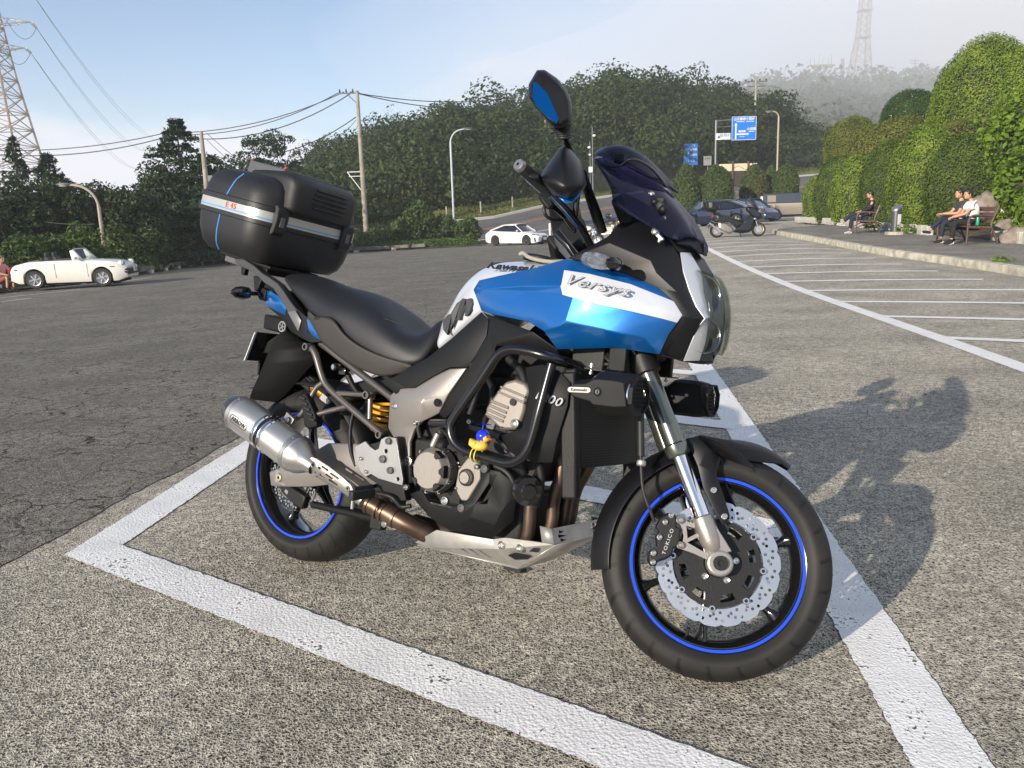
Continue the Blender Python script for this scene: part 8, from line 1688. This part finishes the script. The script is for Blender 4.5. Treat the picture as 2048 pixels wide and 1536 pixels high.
# ---- two motorcycles parked in the next bays beyond, mostly hidden by the screen of the near one
def bgbike(px, py, rz, label, cols, tankm):
    base = Vector(put(px, py)); root = empty('parked_motorcycle', base, rz); tag(root, label, 'motorcycle', 'motorcycles parked in the bays beyond')
    for x, w in ((-.70, .07), (.70, .055)):
        W_ = empty('wheel'); W_.parent = root; W_.location = (x, 0, .31)
        b_(MB().lathe([(.22, -w * .8), (.28, -w), (.31, -w * .3), (.31, w * .3), (.28, w), (.22, w * .8)], (0, 0, 0), (0, 1, 0), 30, cap=False), 'tyre', M_TYR, W_, smooth=50); b_(MB().lathe([(.225, -w * .8), (.20, -w * .6), (.20, w * .6), (.225, w * .8)], (0, 0, 0), (0, 1, 0), 30, cap=False), 'rim', cols[0], W_)
        m = MB(); [m.tube([(0, 0, 0), (math.cos(a) * .21, 0, math.sin(a) * .21)], .014, 5) for a in np.linspace(.3, 2 * PI + .3, 6)[:-1]]; b_(m, 'spokes', cols[0], W_); b_(MB().lathe([(.06, -.06), (.14, -.06), (.14, -.055), (.06, -.055)], (0, 0, 0), (0, 1, 0), 24), 'brake_disc', M_ALLOY, W_)
    m = MB(); [m.tube([(.70, y, .31), (.48, y, .85)], .026, 8) for y in (-.1, .1)]; b_(m, 'fork', cols[1], root); b_(MB().loft([[Vector((x, y * w, z)) for y, z in ((-1, z0), (-.8, z1), (0, z1 + .03), (.8, z1), (1, z0), (0, z0 - .04))] for x, w, z0, z1 in ((-.12, .08, .78, .84), (.05, .14, .76, .93), (.28, .16, .78, .96), (.42, .10, .82, .90))]), 'fuel_tank', tankm, root, smooth=60)
    b_(MB().loft([[Vector((x, y * w, z)) for y, z in ((-1, z0), (-.8, z1), (.8, z1), (1, z0))] for x, w, z0, z1 in ((-.75, .05, .86, .90), (-.5, .11, .78, .84), (-.15, .12, .70, .79), (0, .08, .72, .80))]), 'seat', M_TRIM, root, smooth=50)
    m = MB(); m.box((.12, 0, .45), (.42, .3, .32)); m.box((.3, 0, .62), (.2, .26, .2), Matrix.Rotation(.4, 3, 'Y')); b_(m, 'engine', MENG, root, bevel=.03); b_(MB().tube([(.3, -.12, .3), (-.2, -.16, .25), (-.7, -.2, .42)], [.03, .035, .06], 10), 'exhaust', M_ALLOY, root); b_(MB().tube([(.4, -.38, .98), (.46, -.1, .98), (.46, .1, .98), (.4, .38, .98)], .014, 8), 'handlebar', M_TRIM, root)
    b_(MB().ball((.62, 0, .84), (.08, .10, .10), 14), 'headlight', MREFL, root); b_(MB().tube([(-.70, -.07, .31), (-.1, -.1, .38)], .03, 8), 'swingarm', MENGD, root); b_(MB().loft([[Vector((.70 + math.cos(a) * .33, y, .31 + math.sin(a) * .33)) for y in (-.06, .06)] for a in np.linspace(.5, 2.4, 8)], ring_closed=False, cap=False), 'mudguard', M_TRIM, root, solid=.006); b_(MB().tube([(-.05, .12, .3), (-.12, .3, .02)], .012, 6), 'side_stand', M_TRIM, root)
    for s in (-1, 1): b_(MB().tube([(.42, s * .3, .99), (.38, s * .34, 1.12)], .008, 6), 'mirror_stem', M_TRIM, root); b_(MB().ball((.38, s * .36, 1.16), (.02, .06, .04), 8), 'mirror', M_TRIM, root)
    return root
bgbike(1166, 497, R(-28), 'white and black motorcycle with bare front wheel behind the handlebar of the near bike', (M_ALLOY, MCHR), mat('white_tank', (.5, .5, .5), .3, coat=.6)); g2 = bgbike(1215, 478, R(-25), 'naked motorcycle with gold front fork seen beside the near windscreen', (MGOLD, MGOLD), M_TRIM)
h_ = empty('crash_helmet', (Vector(put(1215, 478)) + Vector((.05, -.02, 1.02)))); tag(h_, 'black crash helmet resting on the motorcycle with the gold fork', 'helmet'); b_(MB().ball((0, 0, .12), (.15, .125, .14), 16), 'shell', MGLB, h_); b_(MB().ball((.07, -.02, .12), (.10, .11, .06), 12), 'visor', MREFL, h_)
# ================================================================ benches and people
M_BENCH = mat('brown_bench_iron', (.085, .048, .035), .5, var=.2, vscale=5); M_SLAT = mat('brown_bench_slat', (.11, .06, .042), .55, var=.25, vscale=6)
def bench(base, rz, label, Lb=1.55):
    root = empty('park_bench', base, rz); tag(root, label, 'bench', 'brown park benches on the footpath')
    for s in (-1, 1):
        y = s * Lb / 2; m = MB()
        for P, r in (([(.30, 0, 0), (.29, 0, .30), (.30, 0, .50), (.26, 0, .62), (.15, 0, .66), (-.10, 0, .64), (-.26, 0, .63)], .024), ([(-.40, 0, 0), (-.27, 0, .30), (-.20, 0, .42), (-.30, 0, .70), (-.36, 0, .86)], .026), ([(.29, 0, .38), (.0, 0, .36), (-.22, 0, .36)], .022), ([(.27, 0, .18), (.05, 0, .31), (-.15, 0, .30), (-.30, 0, .16)], .016)):
            m.tube(smooth_path([Vector(p) + Vector((0, y, 0)) for p in P], 2), r, 6)
        m.v = [(x, y + (yy - y) * 1.3, z) for x, yy, z in m.v]; b_(m, 'end_frame', M_BENCH, root, smooth=50)
    sl = b_(MB().box((0, 0, 0), (.085, Lb, .028)), 'seat_slat', M_SLAT, root, bevel=.005); sl.location = (.25, 0, .405)
    for k in range(1, 5): c = sl.copy(); COL.objects.link(c); c.parent = root; c.location = (.25 - k * .105, 0, .405 - k * .006)
    bs = b_(MB().box((0, 0, 0), (.028, Lb, .095), Matrix.Rotation(-.3, 3, 'Y')), 'back_slat', M_SLAT, root, bevel=.005); bs.location = (-.225, 0, .52)
    for k in range(1, 3): c = bs.copy(); COL.objects.link(c); c.parent = root; c.location = (-.225 - k * .045, 0, .52 + k * .135)
    return root
def skin(name, edges, P, rad, mt, parent, lev=2, root=0):
    me = bpy.data.meshes.new(name); me.from_pydata([P[k] for k in P], [(list(P).index(a), list(P).index(b)) for a, b in edges], []); me.materials.append(mt); o = bpy.data.objects.new(name, me); COL.objects.link(o); o.parent = parent
    md = o.modifiers.new('skin', 'SKIN'); md.use_smooth_shade = True
    for i, k in enumerate(P): r = rad[k]; me.skin_vertices[0].data[i].radius = r if isinstance(r, tuple) else (r, r); me.skin_vertices[0].data[i].use_root = i == root
    s = o.modifiers.new('sub', 'SUBSURF'); s.levels = s.render_levels = lev; return o
SKIN = mat('tan_skin', (.50, .27, .17), .55); HAIR = mat('black_hair', (.010, .008, .007), .45)  # one even skin tone for everybody
def person(base, rz, label, J, shirt, trousers, shoes, sleeves=False, cap=None, bare_legs=False):
    "J: joints in the local frame, facing +x; r/l sides are y- / y+"
    root = empty('person', base, rz); tag(root, label, 'person')
    V = {k: Vector(v) for k, v in J.items()}; V['chest'] = V['pelvis'].lerp(V['neck'], .62); V['waist'] = V['pelvis'].lerp(V['neck'], .30)
    hd = V['head']; nk = V['neck']; B = dict(pelvis=V['pelvis'], waist=V['waist'], chest=V['chest'], neck=nk, jaw=nk.lerp(hd, .45))
    rad = dict(pelvis=(.12, .15), waist=(.105, .13), chest=(.10, .13), neck=(.055, .055), jaw=(.05, .05)); E = [('pelvis', 'waist'), ('waist', 'chest'), ('chest', 'neck'), ('neck', 'jaw')]
    for s in 'rl':
        sg = -1 if s == 'r' else 1; sh_ = nk + Vector((0, sg * .165, -.06)); B['sh' + s] = sh_; B['el' + s] = V['el' + s]; B['wr' + s] = V['wr' + s]; B['hip' + s] = V['pelvis'] + Vector((.04, sg * .09, -.02)); B['kn' + s] = V['kn' + s]; B['an' + s] = V['an' + s]
        rad.update({'sh' + s: .045, 'el' + s: .040, 'wr' + s: .026, 'hip' + s: .085, 'kn' + s: .060, 'an' + s: .040}); E += [('chest', 'sh' + s), ('sh' + s, 'el' + s), ('el' + s, 'wr' + s), ('pelvis', 'hip' + s), ('hip' + s, 'kn' + s), ('kn' + s, 'an' + s)]
    body = skin('body', E, B, rad, SKIN, root)
    f = Vector(J.get('look', (1, 0, -.05))).normalized(); M_ = frame((0, 0, 0), f, (0, 0, 1)).to_3x3(); M_ = Matrix((f, Vector((0, 0, 1)).cross(f).normalized(), f.cross(Vector((0, 0, 1)).cross(f)).normalized())).transposed()
    m = MB(); m.ball(hd, (.095, .075, .115), 16, M_); m.ball(hd + M_ @ Vector((.045, 0, -.06)), (.05, .045, .05), 12, M_); m.loft([[hd + M_ @ Vector(v) for v in r] for r in (((.085, -.008, .02), (.085, .008, .02), (.085, .008, .0), (.085, -.008, .0)), ((.118, -.012, -.022), (.118, .012, -.022), (.09, .014, -.032), (.09, -.014, -.032)))]); [m.ball(hd + M_ @ Vector((-.005, s * .076, -.01)), (.02, .01, .03), 8, M_) for s in (-1, 1)]; b_(m, 'face', SKIN, body, smooth=180)
    [b_(MB().ball(hd + M_ @ Vector((.083, s * .03, .012)), (.010, .013, .008), 8, M_), 'eye', HAIR, body) for s in (-1, 1)]; b_(MB().box(hd + M_ @ Vector((.093, 0, -.052)), (.006, .035, .007), M_), 'mouth', mat('lip', (.30, .10, .08), .5), body)
    h = MB(); h.ball(hd + M_ @ Vector((-.018, 0, .028)), (.102, .088, .108), 16, M_); h.ball(hd + M_ @ Vector((.03, 0, .085)), (.07, .072, .035), 12, M_); b_(h, 'hair', cap or HAIR, root, smooth=180)
    # shirt, trousers: the same chains a little fuller
    g = 1.16; sl = .97 if sleeves else .55; P = {k: B[k] for k in ('pelvis', 'waist', 'chest')}; P['coll'] = B['chest'].lerp(nk, .88); rr = {k: tuple(q * (g if k != 'chest' else 1.35) for q in rad[k]) for k in ('pelvis', 'waist', 'chest')}; rr['coll'] = .075; E2 = [('pelvis', 'waist'), ('waist', 'chest'), ('chest', 'coll')]
    for s in 'rl':
        P['sh' + s] = B['sh' + s]; rr['sh' + s] = .082; P['el' + s] = B['sh' + s].lerp(B['el' + s], .62 if not sleeves else 1.); rr['el' + s] = .062 if not sleeves else .052; E2 += [('chest', 'sh' + s), ('sh' + s, 'el' + s)]
        if sleeves: P['wr' + s] = B['el' + s].lerp(B['wr' + s], .9); rr['wr' + s] = .036; E2.append(('el' + s, 'wr' + s))
    skin('shirt', E2, P, rr, shirt, root)
    P = {'pelvis': B['pelvis']}; rr = {'pelvis': (.14, .17)}; E2 = []
    for s in 'rl':
        P['hip' + s] = B['hip' + s]; rr['hip' + s] = .098; P['kn' + s] = B['kn' + s]; rr['kn' + s] = .072; E2 += [('pelvis', 'hip' + s), ('hip' + s, 'kn' + s)]
        if not bare_legs: P['an' + s] = B['kn' + s].lerp(B['an' + s], .93); rr['an' + s] = .058; E2.append(('kn' + s, 'an' + s))
    skin('trousers', E2, P, rr, trousers, root)
    for s in 'rl':
        an = B['an' + s]; t = Vector(J.get('toe' + s, (1, 0, -.25))).normalized(); Q = {'heel': an + Vector((0, 0, -.045)) - t * .04, 'mid': an + Vector((0, 0, -.05)) + t * .07, 'toe': an + Vector((0, 0, -.055)) + t * .18}; skin('shoe', [('heel', 'mid'), ('mid', 'toe')], Q, {'heel': (.045, .04), 'mid': (.042, .045), 'toe': (.030, .042)}, shoes[0], root, 1)
        so2 = MB().tube([Q['heel'] + Vector((0, 0, -.036)) - t * .02, Q['mid'] + Vector((0, 0, -.036)), Q['toe'] + Vector((0, 0, -.026))], .022, 8); b_(so2, 'sole', shoes[1], root)
        w = B['wr' + s]; d = (w - B['el' + s]).normalized(); up = Vector((0, 0, 1)); sd = d.cross(up).normalized(); nn = sd.cross(d); hand = MB(); hand.loft([[w + d * x + sd * y + nn * z for y, z in ((-.028, -.012), (.028, -.012), (.03, .010), (-.03, .010))] for x in (-.01, .03, .075)])
        for k, (y, l) in enumerate(((-.027, .052), (-.009, .062), (.010, .058), (.027, .045))): a = w + d * .07 + sd * y; hand.tube([a, a + d * l * .55 - nn * .012, a + d * l * .75 - nn * .034], [.0105, .0095, .008], 6)
        sg = 1 if s == 'r' else -1; a = w + d * .02 - sd * sg * .028; hand.tube([a, a + d * .03 - sd * sg * .018 - nn * .01, a + d * .055 - sd * sg * .012 - nn * .02], [.012, .010, .008], 6); b_(hand, 'hand', SKIN, body, smooth=50)
    return root
NAVY = mat('dark_denim', (.012, .018, .035), .8); BLKC = mat('black_cloth', (.012, .012, .014), .85); WHTC = mat('white_tshirt', (.70, .70, .69), .85); DGRY = mat('charcoal_cloth', (.04, .042, .042), .85); LTG = mat('light_grey_shoe', (.35, .35, .34), .7); CRM = mat('cream_shoe', (.62, .55, .38), .7); WSOLE = mat('white_sole', (.65, .65, .63), .6)
HB = R(188)
def local(base, v, h=R(174)): return Vector(base) + Matrix.Rotation(h, 3, 'Z') @ Vector(v)
HB1, HB2 = R(162), R(174)
def seat_at(px, py, h, L_):
    p = G(px, py, .145); q = Vector((p.x, p.y, 0)) - Matrix.Rotation(h, 3, 'Z') @ Vector((.30, L_ / 2, 0)); return Vector((q.x, q.y, float(hgt(q.x, q.y)) + .14))
bb1 = seat_at(1712, 467, HB1, 1.55)
b1 = bench(bb1, HB1, 'brown slatted park bench with one man, left of the ashtray post')
bb2 = seat_at(1932, 489, HB2, 1.75); b2 = bench(bb2, HB2, 'brown slatted park bench with two men, at the right', 1.75)
sit = dict(pelvis=(-.02, 0, .50), neck=(-.16, 0, 1.02), head=(-.10, 0, 1.19))
J = dict(sit, elr=(-.10, -.22, .76), ell=(-.10, .22, .76), wrr=(.16, -.06, .66), wrl=(.18, .06, .68), knr=(.42, -.03, .60), anr=(.68, .07, .34), knl=(.42, .08, .50), anl=(.46, .10, .09), toer=(1, 0, .12), look=(1, .0, -.1))
person(local(bb1, (0, .3, 0), HB1), HB1, 'man in black top and dark jeans sitting cross legged on the single bench', J, BLKC, NAVY, (LTG, WSOLE), sleeves=True)
J = dict(pelvis=(-.02, 0, .50), neck=(.05, 0, .98), head=(.14, 0, 1.14), elr=(.16, -.24, .70), ell=(.24, .20, .70), wrr=(.44, -.06, .62), wrl=(.45, .05, .62), knr=(.44, -.16, .50), anr=(.34, -.14, .13), knl=(.46, .16, .51), anl=(.50, .14, .09), look=(1, .25, -.02))
person(local(bb2, (0, .40, 0)), HB2, 'man in white t-shirt and black trousers leaning forward on the right bench', J, WHTC, BLKC, (BLKC, WSOLE))
J = dict(pelvis=(-.02, 0, .50), neck=(.0, 0, 1.0), head=(.06, 0, 1.17), elr=(.14, -.22, .72), ell=(.16, .24, .70), wrr=(.40, -.10, .68), wrl=(.48, .10, .70), knr=(.42, -.02, .58), anr=(.72, .03, .30), knl=(.44, .12, .50), anl=(.47, .12, .09), toer=(1, 0, .15), look=(1, .1, 0))
person(local(bb2, (0, -.28, 0)), HB2, 'man in charcoal shirt and dark jeans at the far end of the right bench', J, DGRY, NAVY, (BLKC, WSOLE))
bt = local(bb2, (.05, .80, .43)); tag(b_(MB().lathe([(.001, 0), (.036, 0), (.037, .01), (.037, .19), (.03, .205), (.001, .205)], bt, (0, 0, 1), 20), 'drink_can', mat('green_can', (.0, .30, .13), .3, coat=.4), None, smooth=40), 'green drink flask standing on the right bench beside the man in white', 'drink flask')
# ashtray post
ab = G(1790, 478); ab = Vector((ab.x, ab.y, float(hgt(ab.x, ab.y)) + .14)); at = empty('ashtray_post', ab, R(200)); tag(at, 'cylindrical grey ashtray post with slanted top on a concrete foot between the benches', 'ashtray'); mg = mat('dark_steel_bin', (.13, .13, .135), .35, metal=.7)
b_(MB().lathe([(.30, -.03), (.30, .05), (.27, .08), (.001, .08)], (0, 0, 0), (0, 0, 1), 8), 'foot', M_KERB, at, smooth=0, bevel=.01)
rg = [[Vector((math.cos(a) * .145, math.sin(a) * .145, (.07 if k == 0 else .74 + math.cos(a) * -.07 * (k > 1)))) for a in np.linspace(0, 2 * PI, 25)[:-1]] for k in (0, 1, 2)]; b_(MB().loft(rg), 'cylinder', mg, at, smooth=50)
b_(MB().loft([[Vector((math.cos(a) * r, math.sin(a) * r, z + math.cos(a) * -.07)) for a in np.linspace(0, 2 * PI, 25)[:-1]] for r, z in ((.15, .745), (.15, .80), (.09, .815))]), 'slanted_lid', MALU, at, smooth=40); b_(MB().box((.02, .146, .38), (.12, .01, .42)), 'notice', M_SWHITE, at, smooth=0)
# sunbather in a pink top at the left picture edge
pb5 = A(4, 582, 27.5); J = dict(pelvis=(0, 0, .34), neck=(.10, 0, .86), head=(.16, 0, 1.03), elr=(.22, -.22, .58), ell=(.22, .20, .58), wrr=(.50, -.10, .50), wrl=(.52, .08, .50), knr=(.42, -.12, .46), anr=(.36, -.12, .09), knl=(.42, .12, .46), anl=(.38, .12, .09), look=(1, 0, -.1))
person(pb5, R(-15), 'person in pink top and shorts sitting on the kerb at the left picture edge', J, mat('pink_cloth', (.55, .22, .24), .8), mat('rust_cloth', (.22, .07, .04), .8), (BLKC, BLKC), cap=mat('grey_brown_hair', (.10, .07, .05), .6), bare_legs=True)
st_ = A(4, 582, 27.5); tag(b_(MB().box(st_ + Vector((-.05, 0, .11)), (.45, .5, .24)), 'low_step', mat('dark_kerb_beam', (.085, .08, .075)), None, bevel=.01), 'low dark block the person in pink is sitting on', 'block')
SC.frame_set(1)
# ---------------------------------------------------------------- the humid air
def haze():
    m = bpy.data.materials.new('humid_air'); m.use_nodes = True; nt = m.node_tree; nt.nodes.clear()
    o = nt.nodes.new('ShaderNodeOutputMaterial'); v = nt.nodes.new('ShaderNodeVolumePrincipled')
    v.inputs['Color'].default_value = (.93, .96, 1, 1); v.inputs['Density'].default_value = .0006; v.inputs['Anisotropy'].default_value = .0
    nt.links.new(v.outputs[0], o.inputs['Volume'])
    b = MB().box((0, 300, 58), (1500, 1500, 126)); ob = b.build('haze', m, smooth=0); ob['kind'] = 'stuff'
    m = bpy.data.materials.new('drifting_fog'); m.use_nodes = True; nt = m.node_tree; nt.nodes.clear()
    o = nt.nodes.new('ShaderNodeOutputMaterial'); v = nt.nodes.new('ShaderNodeVolumePrincipled')
    v.inputs['Color'].default_value = (.97, .98, 1, 1); v.inputs['Density'].default_value = .0030
    nt.links.new(v.outputs[0], o.inputs['Volume'])
    V, F = icos((205, 345, 42), (235, 225, 72), 3, 4, .12); fb = npmesh('fog_bank', V, F, m, smooth=True); tag(fb, 'bank of drifting fog over the far hill and its towers', kind='stuff')
haze()
